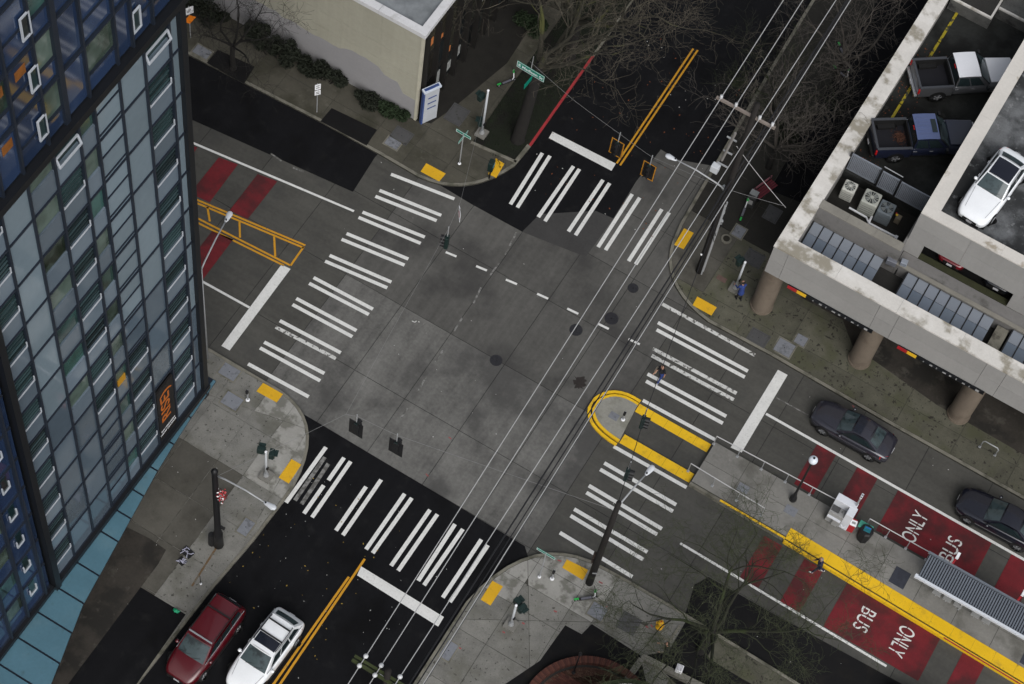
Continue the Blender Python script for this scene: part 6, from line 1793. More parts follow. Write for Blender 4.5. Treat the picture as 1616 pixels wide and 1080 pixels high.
def person(label, base, heading, coat, legs_m, shoes, hair, stride=0.0, bend=0.0, arms=(0.0, 0.0), elbow=0.35, sleeve=None, long_coat=False, group=None):
    """Standing or walking figure, x forward; arms/stride swing in radians; one continuous skin made by remeshing limbs."""
    t = thing('person', label, 'person', base, heading, group)
    seg = []        # (a, b, ra, rb, material index)
    hip_z = 0.9
    lean = Vector((math.sin(bend), 0, math.cos(bend)))
    pel = Vector((0, 0, hip_z))
    chest = pel + lean * 0.38
    neck = pel + lean * 0.56
    head = neck + (lean + Vector((0.25 * math.sin(bend) + 0.06, 0, 0))).normalized() * 0.17
    seg += [(pel, pel + lean * 0.2, 0.15, 0.14, 1 if not long_coat else 0), (pel + lean * 0.16, chest, 0.145, 0.16, 0), (chest, neck - lean * 0.06, 0.155, 0.09, 0)]
    if long_coat:
        seg.append((pel - Vector((0, 0, 0.15)), pel, 0.19, 0.17, 0))
    seg += [(neck - lean * 0.04, head, 0.055, 0.06, 3), (head + Vector((0, 0, -0.03)), head + Vector((0.01, 0, 0.06)), 0.083, 0.095, 3), (head + Vector((0.09, 0, -0.005)), head + Vector((0.11, 0, -0.02)), 0.016, 0.014, 3)]
    for s_ in (-1, 1):
        seg.append((head + Vector((-0.005, s_ * 0.085, 0.0)), head + Vector((-0.01, s_ * 0.095, 0.025)), 0.018, 0.016, 3))
        sh = neck + Vector((0, s_ * 0.17, -0.07))
        seg.append((chest + Vector((0, s_ * 0.08, 0.06)), sh, 0.09, 0.075, 0))
        sw = arms[0] if s_ < 0 else arms[1]
        d1 = Vector((math.sin(sw), s_ * 0.14, -math.cos(sw))).normalized()
        el = sh + d1 * 0.29
        d2 = Vector((math.sin(sw + elbow), s_ * 0.05, -math.cos(sw + elbow))).normalized()
        wr = el + d2 * 0.25
        seg += [(sh, el, 0.062, 0.048, 0), (el, wr, 0.046, 0.034, sleeve if sleeve is not None else 0)]
        pm = wr + d2 * 0.08
        seg.append((wr, pm, 0.028, 0.034, 3))
        sd = d2.cross(Vector((0, s_, 0))).normalized()
        for k in range(4):
            o = sd * (0.026 * (k - 1.5))
            f1 = pm + o + d2 * (0.045 + 0.005 * (k in (1, 2)))
            f2 = f1 + (d2 + Vector((0, -s_ * 0.6, 0))).normalized() * 0.035
            seg += [(pm + o * 0.8, f1, 0.0125, 0.0115, 3), (f1, f2, 0.0115, 0.0105, 3)]
        th = wr + d2 * 0.03 + sd * 0.045
        seg += [(wr + d2 * 0.015 + sd * 0.02, th, 0.015, 0.013, 3), (th, th + d2 * 0.035 + sd * 0.01, 0.013, 0.011, 3)]
        hp = pel + Vector((0, s_ * 0.09, -0.02))
        a = stride * s_
        kn = hp + Vector((math.sin(a), s_ * 0.02, -math.cos(a))) * 0.43
        b = a - abs(stride) * (0.9 if s_ * stride < 0 else 0.1)
        an = kn + Vector((math.sin(b), 0, -math.cos(b))) * 0.41
        seg += [(hp, kn, 0.092, 0.06, 1), (kn, an, 0.058, 0.042, 1), (an + Vector((-0.03, 0, -0.02)), an + Vector((0.14, 0, -0.035)), 0.045, 0.036, 2)]
    lo = min(min(q[0].z - q[2], q[1].z - q[3]) for q in seg)
    b = MB()
    for p, q, ra, rb, m_ in seg:
        d = (q - p).normalized() if (q - p).length > 1e-6 else Vector((0, 0, 1))
        prof_p, prof_r = [], []
        for k in range(5):
            an_ = math.pi / 2 * k / 4
            prof_p.append(p - d * ra * math.cos(an_))
            prof_r.append(max(ra * math.sin(an_), 0.0008))
        for k in range(5):
            an_ = math.pi / 2 * k / 4
            prof_p.append(q + d * rb * math.sin(an_))
            prof_r.append(max(rb * math.cos(an_), 0.0008))
        b.tube(prof_p, prof_r, 12)
    me = bpy.data.meshes.new('tmp')
    me.from_pydata([(x, y, z - lo) for x, y, z in b.v], [], b.f)
    tmp = bpy.data.objects.new('tmp', me)
    COL.objects.link(tmp)
    rm = tmp.modifiers.new('r', 'REMESH')
    rm.mode = 'VOXEL'
    rm.voxel_size = 0.0125
    sm = tmp.modifiers.new('s', 'SMOOTH')
    sm.iterations = 2
    dg = bpy.context.evaluated_depsgraph_get()
    bm_ = bpy.data.meshes.new_from_object(tmp.evaluated_get(dg))
    bpy.data.objects.remove(tmp)
    bm_.name = 'body'
    bm_.materials.clear()
    for m_ in (coat, legs_m, shoes, SKIN, CTAN):
        bm_.materials.append(m_)
    segs = [(p - Vector((0, 0, lo)), q - Vector((0, 0, lo)), ra, rb, m_) for p, q, ra, rb, m_ in seg]
    for f in bm_.polygons:
        c = f.center
        best, bi = 1e9, 0
        for p, q, ra, rb, m_ in segs:
            d = q - p
            u = max(0.0, min(1.0, (c - p).dot(d) / max(d.length_squared, 1e-9)))
            dist = (c - p - d * u).length - (ra + (rb - ra) * u)
            if dist < best:
                best, bi = dist, m_
        f.material_index = bi
        f.use_smooth = True
    link('body', bm_, t)
    hc = head - Vector((0, 0, lo))
    hb_ = MB()
    def hf(i, j):
        th, ph = i * 2 * math.pi, j * math.pi * 0.58
        r = 0.108
        p = Vector((math.cos(th) * math.sin(ph), math.sin(th) * math.sin(ph), math.cos(ph)))
        cut = 0.03 if p.x > 0.35 else 0.0
        return hc + Vector((-0.012, 0, 0.04)) + Vector((p.x * r, p.y * r * 0.93, max(p.z, -0.15 + cut * 18 * max(p.x, 0)) * r * 1.02))
    hb_.grid(hf, 16, 8)
    hb_.build('hair', hair, t, smooth=True)
    for s_ in (-1, 1):
        MB().ball(hc + Vector((0.086, s_ * 0.033, 0.02)), 0.011, 8, 5).build('eye', LENSDARK, t, smooth=True)
    return t

pz = P(1040, 601, 0.0)
p1 = person('pedestrian in a black top and blue trousers on the right crosswalk', (pz.x, pz.y, 0.012), R(250), CBLACK, CBLUE, CWHITE, HAIRD, 0.26, 0.1, (0.3, -0.3), 0.4, sleeve=3)
bgp = thing('tote_bag', 'pale tote bag carried by the pedestrian on the right crosswalk', 'bag', (pz.x - 0.33, pz.y + 0.05, 0.62))
MB().box((0, 0, 0.17), (0.13, 0.3, 0.34)).build('bag_body', CTAN, bgp, mods={'bevel': (0.03, 2)})
MB().tube([(0, -0.09, 0.33), (0, -0.06, 0.52), (0, 0.06, 0.52), (0, 0.09, 0.33)], 0.012, 6).build('handle', CTAN, bgp, smooth=True)
pz = P(1288, 903, 0.0)
person('walker in a navy jacket and pale shoes crossing the red bus lane', (pz.x, pz.y, 0.02), R(200), CNAVY, CNAVY, CWHITE, HAIRG, 0.3, 0.12, (0.3, -0.3), 0.3)
pz = P(1165, 473, 0.15)
person('person in a blue coat standing at the garage corner signal post', (pz.x, pz.y, 0.165), R(140), CBLUE, CBLACK, CBLACK, HAIRD, 0.08, 0.12, (0.3, 0.3), 0.9, long_coat=True)
pz = P(1048, 1036, 0.15)
person('person in black with pale sleeves on the lower pavement near the hydrant', (pz.x, pz.y, 0.165), R(200), CBLACK, CBLACK, CBLACK, HAIRD, 0.15, 0.12, (0.35, 0.2), 0.8, sleeve=4)
# ================================================================== bus platform furniture
def rail(label, a, b, n, h=0.95, z=0.3, m=None, group='handrails on the bus platform'):
    a, b = Vector(a), Vector(b)
    t = thing('handrail', label, 'handrail', (a.x, a.y, z), 0.0, group)
    d = Vector((b.x - a.x, b.y - a.y, 0))
    mm = m or mat('white_rail', (0.5, 0.5, 0.5), 0.4, 0.08, metal=0.2)
    MB().tube([(0, 0, h), tuple(d + Vector((0, 0, h)))], 0.028, 8).build('top_rail', mm, t)
    for i in range(n):
        q = d * (i / (n - 1))
        MB().tube([(q.x, q.y, 0), (q.x, q.y, h)], 0.024, 8).build('rail_post', GALV, t)
        MB().box((q.x, q.y, 0.01), (0.14, 0.14, 0.02)).build('rail_foot', GALV, t)
r0, r1 = P(1136, 702.5, 1.2), P(1302, 790, 1.2)
rail('handrail on the upper edge of the platform, left of the white machine', (12.0, 0.5), (19.0, 0.72), 6)
rail('handrail on the upper edge of the platform, between the green panel and the shelter', (20.9, 0.72), (24.4, 0.74), 4)
rail('short handrail along the lower ramp edge of the platform', (11.6, -1.62), (16.0, -1.75), 4)

MACH = mat('machine_white', (0.6, 0.62, 0.66), 0.4, 0.06)
STEEL = mat('machine_steel', (0.27, 0.27, 0.265), 0.45, 0.15, 3.0)
mb = P(1322, 818, 0.3)
t = thing('ticket_machine', 'white and steel ticket machine cabinet on the bus platform', 'ticket machine', (mb.x, mb.y, 0.3))
MB().box((0, 0.25, 0.85), (1.15, 0.42, 1.7)).build('cabinet', MACH, t, mods={'bevel': (0.02, 2)})
MB().box((0.46, -0.12, 0.85), (0.42, 0.6, 1.66)).build('side_cabinet', MACH, t, mods={'bevel': (0.02, 2)})
MB().box((-0.16, -0.2, 0.55), (0.8, 0.5, 1.1)).build('housing', STEEL, t, mods={'bevel': (0.02, 2)})
MB().box((-0.3, -0.16, 1.12), (0.42, 0.34, 0.03)).build('screen', LID_D, t)
MB().box((0.06, -0.16, 1.12), (0.2, 0.3, 0.03)).build('keypad', STEEL, t)
for k in range(4):
    MB().box((0.02 + 0.045 * (k % 2), -0.12 - 0.06 * (k // 2), 1.14), (0.03, 0.03, 0.012)).build('key', LENSDARK, t)
MB().box((-0.16, -0.5, 0.72), (0.75, 0.14, 0.08)).build('shelf', MACH, t)
MB().box((-0.02, -0.54, 0.4), (0.3, 0.08, 0.5)).build('door', STEEL, t)
MB().tube([(0.28, -0.62, 0.78), (0.42, -0.7, 0.72), (0.55, -0.62, 0.78)], 0.03, 8).build('grab_handle', MACH, t)
MB().tube([(0.5, 0.3, 1.7), (0.5, 0.3, 3.0)], 0.05, 8).build('mast', GALV, t)
MB().box((0.5, 0.3, 2.85), (0.12, 0.18, 0.3)).build('sensor', MACH, t)
MB().ball((0.5, 0.22, 2.9), 0.05, 8, 5).build('camera_dome', LENSDARK, t, smooth=True)
nb = P(1340, 834, 0.3)
t = thing('news_box', 'red box with a white lid beside the ticket machine', 'box', (nb.x, nb.y, 0.3), R(8))
MB().box((0, 0, 0.42), (0.42, 0.4, 0.84)).build('box_body', REDP, t, mods={'bevel': (0.02, 2)})
MB().box((0.06, -0.06, 0.86), (0.34, 0.34, 0.05)).build('lid', SIGNWHITE, t, mods={'bevel': (0.015, 2)})
MB().box((0.06, -0.06, 0.892), (0.2, 0.12, 0.01)).build('lid_label', STEEL, t)
tb_ = P(1361, 849, 0.3)
t = thing('litter_bin', 'black litter bin with a teal top on the bus platform', 'bin', (tb_.x, tb_.y, 0.3), R(5))
MB().tube([(0, 0, 0), (0, 0, 0.95), (0, 0, 1.05)], [0.33, 0.38, 0.3], 8).build('bin_body', BLACK, t)
MB().box((0.0, 0.02, 1.06), (0.36, 0.3, 0.04)).build('bin_top', mat('teal_top', (0.01, 0.12, 0.15), 0.4, 0.4, 6.0), t, mods={'bevel': (0.01, 2)})
MB().box((0.02, 0.1, 1.085), (0.3, 0.06, 0.02)).build('bin_slot', mat('blue_film', (0.02, 0.12, 0.35), 0.4), t)
gb_ = P(1366, 832, 1.1)
t = thing('information_panel', 'teal green panel standing behind the litter bin on the platform', 'panel', (gb_.x, gb_.y, 0.3), R(0))
MB().box((0, 0, 0.85), (0.75, 0.5, 0.06), 0, R(-20)).build('panel', mat('teal_panel', (0.07, 0.32, 0.24), 0.4, 0.12, 2.0), t)
for s_ in (-1, 1):
    MB().tube([(s_ * 0.3, 0.05, 0), (s_ * 0.3, 0.05, 0.85)], 0.025, 8).build('panel_leg', GALV, t)
MB().box((0.06, -0.16, 0.84), (0.1, 0.1, 0.02), 0, R(-20)).build('sticker', SIGNWHITE, t)

# bus shelter with ribbed roof
ROOFM = mat('ribbed_roof', (0.16, 0.18, 0.21), 0.45, 0.1, 1.0, metal=0.3)
GUT = mat('roof_gutter', (0.55, 0.58, 0.62), 0.4, 0.06)
sx0, sx1 = 24.25, 30.25
sy0, sy1 = -1.68, -0.16
t = thing('bus_shelter', 'bus shelter with a ribbed blue-grey roof and red posts on the platform', 'bus shelter', (sx0, sy0, 0.3))
zr_ = 2.5
deck_ = MB().span(0.05, sx1 - sx0, 0.06, sy1 - sy0 - 0.05, zr_, zr_ + 0.04).build('roof', mat('roof_under', (0.05, 0.055, 0.065), 0.6), t)
n_ = 44
rb_ = MB().box((0, 0, 0), (0.075, sy1 - sy0 - 0.18, 0.07))
rme = None
for i in range(n_):
    x_ = 0.12 + (sx1 - sx0 - 0.2) * i / (n_ - 1)
    if rme is None:
        ro = rb_.build('roof_rib', ROOFM, t)
        rme = ro.data
    else:
        ro = link('roof_rib', rme, t)
    ro.location = (x_, (sy1 - sy0) / 2, zr_ + 0.085)
MB().box(((sx1 - sx0) / 2, 0.0, zr_ + 0.08), (sx1 - sx0 + 0.2, 0.13, 0.18)).build('gutter', GUT, t)
MB().box(((sx1 - sx0) / 2, sy1 - sy0, zr_ + 0.12), (sx1 - sx0 + 0.1, 0.1, 0.16)).build('back_beam', ROOFM, t)
MB().box((-0.02, 0.02, zr_ + 0.08), (0.14, 0.2, 0.16)).build('gutter_end', GUT, t)
for x_ in (1.25, 4.9):
    pr_ = MB().box((x_, sy1 - sy0 + 0.12, 1.75), (0.1, 0.12, 3.5)).build('red_post', REDP, t)
    MB().box((x_, sy1 - sy0 + 0.12, 3.6), (0.14, 0.3, 0.22)).build('post_light', SIGNWHITE, pr_)
    MB().box((x_, 0.9, zr_ - 0.1), (0.08, 1.3, 0.12)).build('roof_beam', GALV, t)
for x_ in (0.3, 2.2, 4.1, 5.9):
    MB().tube([(x_, sy1 - sy0 - 0.12, 0), (x_, sy1 - sy0 - 0.12, zr_)], 0.045, 10).build('post', GALV, t)
for a, b in ((0.35, 2.15), (2.25, 4.05), (4.15, 5.85)):
    MB().span(a, b, sy1 - sy0 - 0.14, sy1 - sy0 - 0.12, 0.25, 2.2).build('glass_pane', mat('shelter_glass', (0.08, 0.1, 0.1), 0.08, 0.1, spec=0.5), t)
for x_ in (1.4, 2.0, 2.6, 3.6, 4.2):
    st = MB().box((x_, 0.9, 0.45), (0.45, 0.38, 0.05)).build('seat', STEEL, t)
    MB().tube([(x_, 0.9, 0), (x_, 0.9, 0.43)], 0.03, 8).build('seat_leg', GALV, st)
# bollard-like post by the shelter
bq = P(1512, 962, 0.3)
t = thing('small_post', 'small white post on the platform in front of the shelter', 'post', (bq.x, bq.y, 0.3))
MB().tube([(0, 0, 0), (0, 0, 0.75)], [0.05, 0.04], 8).build('post', GALV, t)
MB().ball((0, 0, 0.78), 0.08, 8, 5).build('cap', SIGNWHITE, t, smooth=True)
# ------------------------------------------------------------------ rooftop plant
def condenser(label, px, py, s, m, zt):
    c = P(px, py, zt)
    t = thing('air_conditioner', label, 'air conditioner', (c.x, c.y, 5.35), R(4), 'condensers in the rooftop pit')
    h = zt - 5.35
    MB().box((0, 0, h / 2), (s, s, h)).build('cabinet', m, t, mods={'bevel': (0.07, 3)})
    ring = MB()
    for i in range(24):
        a, b = 2 * math.pi * i / 24, 2 * math.pi * (i + 1) / 24
        ring.add([(math.cos(q) * r * s, math.sin(q) * r * s, h + zz_) for q in (a, b) for r, zz_ in ((0.40, 0.012), (0.44, 0.03))], [(0, 1, 3, 2)])
    MB().tube([(0, 0, h + 0.002), (0, 0, h + 0.008)], s * 0.40, 24).build('fan_well', mat('fan_dark', (0.02, 0.022, 0.022), 0.7), t)
    for k in range(4):
        a = k * math.pi / 2 + 0.4
        MB().grid(lambda u, v: Vector((math.cos(a + u * 0.9) * s * (0.1 + 0.28 * v), math.sin(a + u * 0.9) * s * (0.1 + 0.28 * v), h + 0.012 + 0.02 * u)), 4, 3).build('fan_blade', mat('fan_blade', (0.14, 0.15, 0.145), 0.5), t)
    gr_ = MB()
    for k in range(6):
        a = k * math.pi / 6
        gr_.box((0, 0, h + 0.045), (s * 0.86, 0.022, 0.012), a)
    gr_.build('fan_guard', m, t)
    MB().tube([(0, 0, h + 0.03), (0, 0, h + 0.06)], s * 0.1, 14).build('hub', m, t)
    for s_ in (-1, 1):
        for k in range(4):
            MB().box((0, s_ * (s / 2 + 0.004), h * 0.2 + k * h * 0.16), (s * 0.8, 0.012, 0.02)).build('louvre', mat('louvre_grey', (0.12, 0.125, 0.125), 0.6), t)
ACW = mat('ac_cream', (0.45, 0.45, 0.41), 0.5, 0.08)
condenser('pale condenser furthest left in the rooftop pit', 1342, 294, 0.72, ACW, 6.3)
condenser('large pale condenser in the middle of the rooftop pit', 1376, 312, 0.92, mat('ac_beige', (0.36, 0.37, 0.33), 0.5, 0.08), 6.45)
condenser('dark condenser furthest right in the rooftop pit', 1400, 328, 0.85, mat('ac_grey', (0.12, 0.14, 0.155), 0.5, 0.12), 6.4)
t = thing('drain_pipe', 'bent white pipe lying in the rooftop pit below the condensers', 'pipe', P(1371, 352, 5.45))
o_ = P(1371, 352, 5.45)
MB().tube([P(1340, 328, 5.5) - o_, P(1367, 343, 5.5) - o_, P(1371, 352, 5.5) - o_, P(1413, 374, 5.5) - o_], 0.06, 10).build('pipe', SIGNWHITE, t)
MB().tube([P(1371, 352, 5.5) - o_, P(1376, 341, 5.5) - o_], 0.06, 10).build('pipe_branch', SIGNWHITE, t)
MB().box(P(1414, 375, 5.52) - o_, (0.16, 0.2, 0.14)).build('pipe_end', SIGNWHITE, t)
jb = P(1415, 350, 5.4)
t = thing('valve_box', 'small box with yellow and red tags beside the dark condenser', 'box', jb)
MB().box((0, 0, 0.25), (0.3, 0.3, 0.5)).build('case', mat('tan_box', (0.13, 0.11, 0.08), 0.7), t, mods={'bevel': (0.02, 2)})
MB().box((-0.14, 0.03, 0.52), (0.12, 0.1, 0.03)).build('tag', mat('tag_yellow', (0.6, 0.4, 0.03), 0.5), t)
MB().box((-0.2, 0.1, 0.52), (0.08, 0.08, 0.03)).build('tag', REDP, t)
fl = P(1416, 412, 6.0)
t = thing('floodlight', 'grey double floodlight unit on the wall between the skylights', 'floodlight', (fl.x, fl.y - 0.1, 5.7))
MB().box((-0.25, 0, 0.25), (0.55, 0.45, 0.4), R(8)).build('housing', mat('flood_grey', (0.2, 0.21, 0.24), 0.4, 0.2, metal=0.4), t, mods={'bevel': (0.03, 2)})
MB().box((0.35, 0.1, 0.45), (0.36, 0.32, 0.3), R(8)).build('housing', mat('flood_pale', (0.3, 0.33, 0.38), 0.4, 0.1, metal=0.4), t, mods={'bevel': (0.03, 2)})
MB().tube([(0.2, 0, -0.7), (0.2, 0.05, 0.3)], 0.05, 8).build('bracket', BLACK, t)
# ------------------------------------------------------------------ street things
hy = P(1040, 990, 0.15)
t = thing('fire_hydrant', 'yellow fire hydrant on the lower pavement beside the bare tree', 'fire hydrant', hy)
HYD = mat('hydrant_yellow', (0.62, 0.33, 0.01), 0.5, 0.1)
MB().tube([(0, 0, 0), (0, 0, 0.06), (0, 0, 0.07), (0, 0, 0.5), (0, 0, 0.58), (0, 0, 0.66), (0, 0, 0.74)], [0.19, 0.19, 0.13, 0.13, 0.17, 0.13, 0.04], 14).build('barrel', HYD, t, smooth=True)
for a in (0, 1.57, 3.14):
    MB().tube([(0, 0, 0.42), (math.cos(a) * 0.22, math.sin(a) * 0.22, 0.42)], [0.07, 0.075], 10).build('outlet', HYD, t)
MB().box((0, 0, 0.76), (0.06, 0.06, 0.06)).build('nut', REDP, t)
GREENP = mat('lime_green', (0.03, 0.36, 0.07), 0.45, 0.1)
def scooter(label, base, heading, tilt=0.0, group='rental scooters'):
    t = thing('electric_scooter', label, 'scooter', base, heading, group)
    t.rotation_euler = (tilt, 0, heading)
    MB().box((0, 0, 0.14), (0.72, 0.17, 0.06)).build('deck', BLACK, t, mods={'bevel': (0.02, 2)})
    for x_ in (-0.5, 0.5):
        w = MB().tube([(x_, -0.035, 0.115), (x_, 0.035, 0.115)], 0.115, 16).build('wheel', TYRE, t)
        MB().tube([(x_, -0.04, 0.115), (x_, 0.04, 0.115)], 0.05, 10).build('hub', GALV, w)
    MB().tube([(0.36, 0, 0.15), (0.46, 0, 0.3), (0.36, 0, 1.12)], [0.035, 0.035, 0.028], 8).build('stem', SIGNWHITE, t, smooth=True)
    MB().tube([(0.36, -0.24, 1.12), (0.36, 0.24, 1.12)], 0.018, 8).build('handlebar', BLACK, t)
    MB().box((0.38, 0, 0.98), (0.1, 0.12, 0.26)).build('head_box', GREENP, t, mods={'bevel': (0.03, 2)})
    MB().box((-0.5, 0, 0.25), (0.24, 0.1, 0.03)).build('mudguard', GREENP, t)
    MB().box((0.02, 0, 0.176), (0.55, 0.12, 0.008)).build('deck_pad', mat('deck_pad', (0.12, 0.12, 0.14), 0.7), t)
scooter('green and black rental scooter standing at the foot of the lamp pole', P(924, 946, 0.165), R(42))
scooter('green and white scooter beside the dark box behind the tall pole', P(1172, 338, 0.165), R(100))
scooter('green scooter at the top edge beside the garage tree', P(1328, 84, 0.165), R(-40))
scooter('green scooter below its twin beside the garage tree', P(1326, 118, 0.165), R(-15))
scooter('scooter parked against the slim post by the planting strip', P(799, 132, 0.165), R(60))
rk = P(1558, 712, 0.165)
t = thing('bike_rack', 'steel bicycle hoop on the mossy pavement under the garage', 'bike rack', rk)
MB().tube([(-0.45, 0, 0), (-0.45, 0, 0.65), (-0.36, 0, 0.78), (0.36, 0, 0.78), (0.45, 0, 0.65), (0.45, 0, 0)], 0.03, 8).build('hoop', GALV, t, smooth=True)
for s_ in (-1, 1):
    MB().box((s_ * 0.45, 0, 0.01), (0.14, 0.14, 0.02)).build('foot', GALV, t)
bn = P(1205, 306, 0.165)
t = thing('bench', 'red slatted bench behind the tall pole', 'bench', bn, R(72))
for k in range(4):
    MB().box((0, -0.2 + 0.135 * k, 0.46), (1.5, 0.1, 0.04)).build('seat_slat', mat('bench_red', (0.13, 0.02, 0.03), 0.6, 0.15), t)
for k in range(2):
    MB().box((0, 0.3, 0.62 + 0.15 * k), (1.5, 0.035, 0.11)).build('back_slat', mat('bench_pale', (0.25, 0.1, 0.12), 0.6, 0.15), t)
for s_ in (-1, 1):
    MB().box((s_ * 0.6, 0, 0.22), (0.06, 0.45, 0.44)).build('leg', BLACK, t)
    MB().box((s_ * 0.6, 0.3, 0.6), (0.05, 0.05, 0.5)).build('leg', BLACK, t)
dbx = P(1184, 322, 0.165)
t = thing('utility_cabinet', 'dark cabinet with a pale lid between the bench and the tall pole', 'cabinet', dbx, R(2))
MB().box((0, 0, 0.5), (0.5, 0.6, 1.0)).build('cabinet', mat('cab_dark', (0.03, 0.03, 0.03), 0.6), t, mods={'bevel': (0.03, 2)})
MB().box((0, 0.1, 1.02), (0.46, 0.36, 0.05)).build('lid', mat('cab_lid', (0.22, 0.23, 0.23), 0.5), t)
MB().box((0, -0.3, 0.6), (0.3, 0.02, 0.4)).build('door', STEEL, t)
rg = P(1146, 378, 0.16)
t = thing('planter_ring', 'small round concrete planter ring beside the tall pole', 'planter', rg)
MB().tube([(0, 0, 0), (0, 0, 0.08)], 0.3, 24).tube([(0, 0, 0.08), (0, 0, 0.085)], 0.2, 24).build('ring', KERB, t)
MB().tube([(0, 0, 0.08), (0, 0, 0.092)], 0.19, 24).build('soil', SOIL, t)
# loose litter and marks by the tower
def scrawl(label, px, py, s, rz, seed):
    rnd = random.Random(seed)
    c = P(px, py, 0.165)
    t = thing('painted_board', label, 'board', (c.x, c.y, 0.165), rz)
    MB().box((0, 0, 0.01), (s[0], s[1], 0.02)).build('board', BLACK, t)
    for k in range(11):
        MB().box((rnd.uniform(-.4, .4) * s[0], rnd.uniform(-.4, .4) * s[1], 0.023), (rnd.uniform(.1, .26), 0.035, 0.004), rnd.uniform(0, 3.1)).build('scrawl', mat('pale_scrawl', (0.4, 0.4, 0.5), 0.7), t)
scrawl('larger black board with pale scrawl lying on the pavement by the steel pole', 296, 872, (0.6, 0.45), R(-10), 1)
scrawl('smaller black board with pale scrawl lying on the pavement by the steel pole', 287, 886, (0.42, 0.36), R(-15), 2)
bt = P(278, 965, 0.165)
t = thing('plastic_bag', 'crumpled green bag on the dark driveway beside the red minivan', 'bag', bt)
rnd = random.Random(4)
gbm = MB()
gbm.grid(lambda u, v: Vector((math.cos(u * 6.283) * math.sin(v * 3.14) * (0.17 + 0.03 * math.sin(9 * u * 6.28)), math.sin(u * 6.283) * math.sin(v * 3.14) * (0.1 + 0.025 * math.cos(7 * u * 6.28)), 0.08 + 0.1 * math.cos(v * 3.14) + 0.015 * math.sin(11 * u * 6.28))), 24, 8)
gbm.build('bag_body', mat('bag_green', (0.02, 0.33, 0.16), 0.5), t, smooth=True)
gbm = MB().tube([(0.12, 0, 0.14), (0.2, 0.05, 0.2)], [0.05, 0.02], 6).build('knot', MATS['bag_green'], t)
cn = P(317, 922, 0.165)
t = thing('thin_stick', 'thin dark stick with a white foot standing on the tower side pavement', 'post', cn)
MB().tube([(0, 0, 0), (-0.02, 0.0, 1.0)], [0.02, 0.018], 8).build('stick', BLACK, t)
MB().ball((0, 0, 0.05), 0.07, 8, 5, 0.7).build('foot', SIGNWHITE, t, smooth=True)
# scattered fallen leaves and scraps on the street
def scatter(name, label, n, area, m, size, seed, z):
    rnd = random.Random(seed)
    b = MB()
    for _ in range(n):
        x_, y_ = rnd.uniform(area[0], area[1]), rnd.uniform(area[2], area[3])
        a = rnd.uniform(0, 6.28)
        s = size * rnd.uniform(0.5, 1.4)
        u, v = Vector((math.cos(a), math.sin(a), 0)) * s, Vector((-math.sin(a), math.cos(a), 0)) * s * 0.6
        p = Vector((x_, y_, z + 0.004))
        b.add([p - u, p - v + Vector((0, 0, 0.012)), p + u, p + v + Vector((0, 0, 0.012))], [(0, 1, 2, 3)])
    o = b.build(name, m)
    return tag(o, label, 'litter', kind='stuff')
PALE = mat('pale_scrap', (0.5, 0.5, 0.48), 0.8, 0.2)
LFY = mat('yellow_leaf', (0.25, 0.17, 0.03), 0.8, 0.3)
LFO = mat('brown_leaf', (0.16, 0.05, 0.02), 0.85, 0.3)
scatter('litter_scraps', 'pale scraps scattered over the lower street', 60, (-5, 5, -24, -11), PALE, 0.03, 1, 0.014)
scatter('fallen_leaves', 'yellow leaves scattered over the lower street', 40, (-5, 1, -22, -12), LFY, 0.045, 2, 0.014)
scatter('litter_scraps', 'pale scraps scattered over the junction', 60, (-12, 28, -8, 6.5), PALE, 0.03, 3, 0.01)
scatter('fallen_leaves', 'brown leaves scattered over the upper street', 70, (-5, 3.5, 9, 22), LFO, 0.05, 4, 0.014)
scatter('litter_scraps', 'pale scraps scattered over the upper street', 30, (-5, 3.5, 8, 22), PALE, 0.035, 5, 0.014)
scatter('fallen_leaves', 'brown leaves scattered along the garage deck', 140, (10.8, 12.2, 16.2, 26), LFO, 0.05, 6, 6.004)
scatter('litter_scraps', 'pale scraps scattered over the left corner pavement', 26, (-12, -5.4, -24, -10), PALE, 0.028, 7, 0.17)

# ================================================================== brick rotunda forecourt at the lower edge
BC = Vector((13.93, -16.32, 0.16))
BRICKS = [mat('brick_%d' % i, c, 0.85, 0.2, 3.0) for i, c in enumerate([(0.085, 0.03, 0.022), (0.062, 0.024, 0.018), (0.105, 0.04, 0.028)])]
wallr = thing('brick_ring_wall', 'low curved red brick wall round the forecourt at the bottom edge', 'wall', BC)
MB().tube([(0, 0, 0.0), (0, 0, 0.02)], 3.55, 64).build('footing', mat('mortar', (0.03, 0.028, 0.026), 0.95), wallr)
nb_ = 210
for i in range(nb_):
    a = 2 * math.pi * i / nb_
    ob = cell('brick', BRICKS[i % 3], None, (0, 0, 0), (0.36, 2 * math.pi * 3.3 / nb_ - 0.014, 0.34), 'bk%d' % (i % 3))
    ob.parent = wallr
    ob.location = (math.cos(a) * 3.3, math.sin(a) * 3.3, 0.19)
    ob.rotation_euler = (0, 0, a)
pav = MB().tube([(BC.x, BC.y, 0.1), (BC.x, BC.y, 0.18)], 3.0, 64).build('brick_paving', mat('brick_paving', (0.1, 0.05, 0.035), 0.9, 0.5, 9.0, dirt=((0.2, 0.14, 0.1), 14.0, 0.52, 0.62, 0.8)))
tag(pav, kind='structure')
random.seed(31)
k_ = 0
for iy in range(-26, 27):
    for ix in range(-13, 14):
        x_, y_ = ix * 0.235 + (iy % 2) * 0.117, iy * 0.117
        if x_ * x_ + y_ * y_ < 2.9 ** 2 and y_ > 0.15 and k_ < 300:
            ob = cell('paver', BRICKS[random.randrange(3)], None, (0, 0, 0), (0.222, 0.105, 0.03), 'pv%d' % random.randrange(3))
            ob.parent = pav
            ob.location = (BC.x + x_, BC.y + y_, 0.19)
            k_ += 1
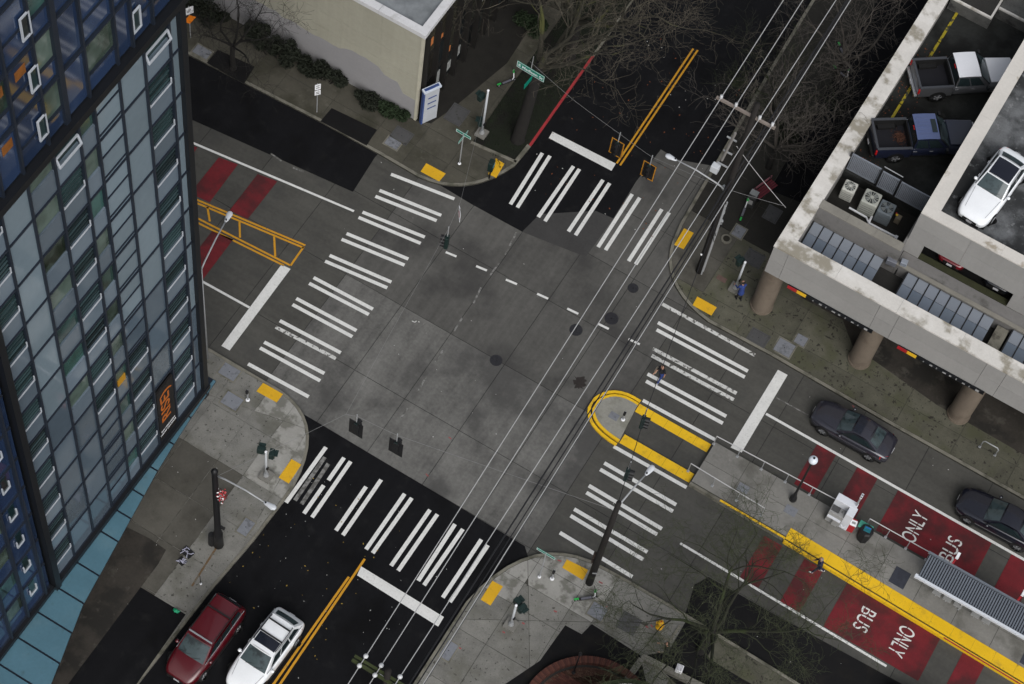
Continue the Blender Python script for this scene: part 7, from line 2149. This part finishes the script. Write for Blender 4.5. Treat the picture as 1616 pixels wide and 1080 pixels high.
# glazed drum roof of the rotunda
dr = thing('rotunda', 'round glass-roofed rotunda ringed with moss at the bottom edge', 'building', (16.2, -17.1, 0.15))
MB().tube([(0, 0, 0), (0, 0, 3.0)], 2.75, 56).build('wall', mat('drum_wall', (0.1, 0.08, 0.07), 0.9), dr)
MB().tube([(0, 0, 3.0), (0, 0, 3.14)], 3.2, 64).build('moss_rim', mat('moss_rim', (0.02, 0.028, 0.012), 0.95, 0.5, 3.0), dr)
MB().tube([(0, 0, 3.14), (0, 0, 3.24)], 2.92, 64).build('white_rim', SIGNWHITE, dr)
MB().tube([(0, 0, 3.15), (0, 0, 3.27)], 2.82, 64).build('dark_rim', MULL, dr)
for k in range(24):
    a, b = 2 * math.pi * k / 24 + 0.012, 2 * math.pi * (k + 1) / 24 - 0.012
    MB().add([(math.cos(a) * 2.75, math.sin(a) * 2.75, 3.3), (math.cos(b) * 2.75, math.sin(b) * 2.75, 3.3), (math.cos(b) * 0.2, math.sin(b) * 0.2, 4.1), (math.cos(a) * 0.2, math.sin(a) * 0.2, 4.1)], [(0, 1, 2, 3)]).build('roof_pane', mat('rotunda_glass', (0.07, 0.1, 0.16), 0.12, 0.2, spec=0.6), dr)
# low concrete walls beside the rotunda
for a, b, lb in (((14.45, -11.85), (20.5, -11.4), 'long low concrete wall beside the lower dark path'), ((14.52, -12.0), (14.42, -13.3), 'short low concrete wall joining the long one at a right angle')):
    w_ = strip(a, b, 0.3, 0.5, mat('low_wall_concrete', (0.15, 0.145, 0.125), 0.9, 0.25, 1.5), 'low_wall', None, h=0.4)
    tag(w_, lb, 'wall')
wbx = P(1072, 1056, 0.6)
t = thing('white_box', 'small white box standing on the long low concrete wall', 'box', (wbx.x, wbx.y, 0.5))
MB().box((0, 0, 0.13), (0.36, 0.4, 0.26), R(10)).build('case', SIGNWHITE, t, mods={'bevel': (0.03, 2)})
MB().box((0, 0, 0.268), (0.28, 0.3, 0.02), R(10)).build('lid', mat('box_white2', (0.5, 0.5, 0.53), 0.5), t)
fp = P(905, 1062, 0.2)
t = thing('lamp_post', 'thin black post standing inside the brick ring', 'post', (fp.x, fp.y, 0.2))
MB().tube([(0, 0, 0), (0, 0, 0.1), (0, 0, 0.12), (0, 0, 2.6)], [0.1, 0.09, 0.04, 0.03], 8).build('shaft', BLACK, t)
MB().tube([(0, 0, 2.6), (0, 0, 2.75), (0, 0, 2.9)], [0.08, 0.1, 0.03], 8).build('lantern', BLACK, t)
# concrete tree-pit edging on the lower right pavement
px_ = [(1037, 1003), (1057, 1012), (1073, 988)]
for a, b in zip(px_, px_[1:]):
    strip(P(*a, .16), P(*b, .16), 0.13, 0.185, KERB, 'edging', sw_se, h=0.06)
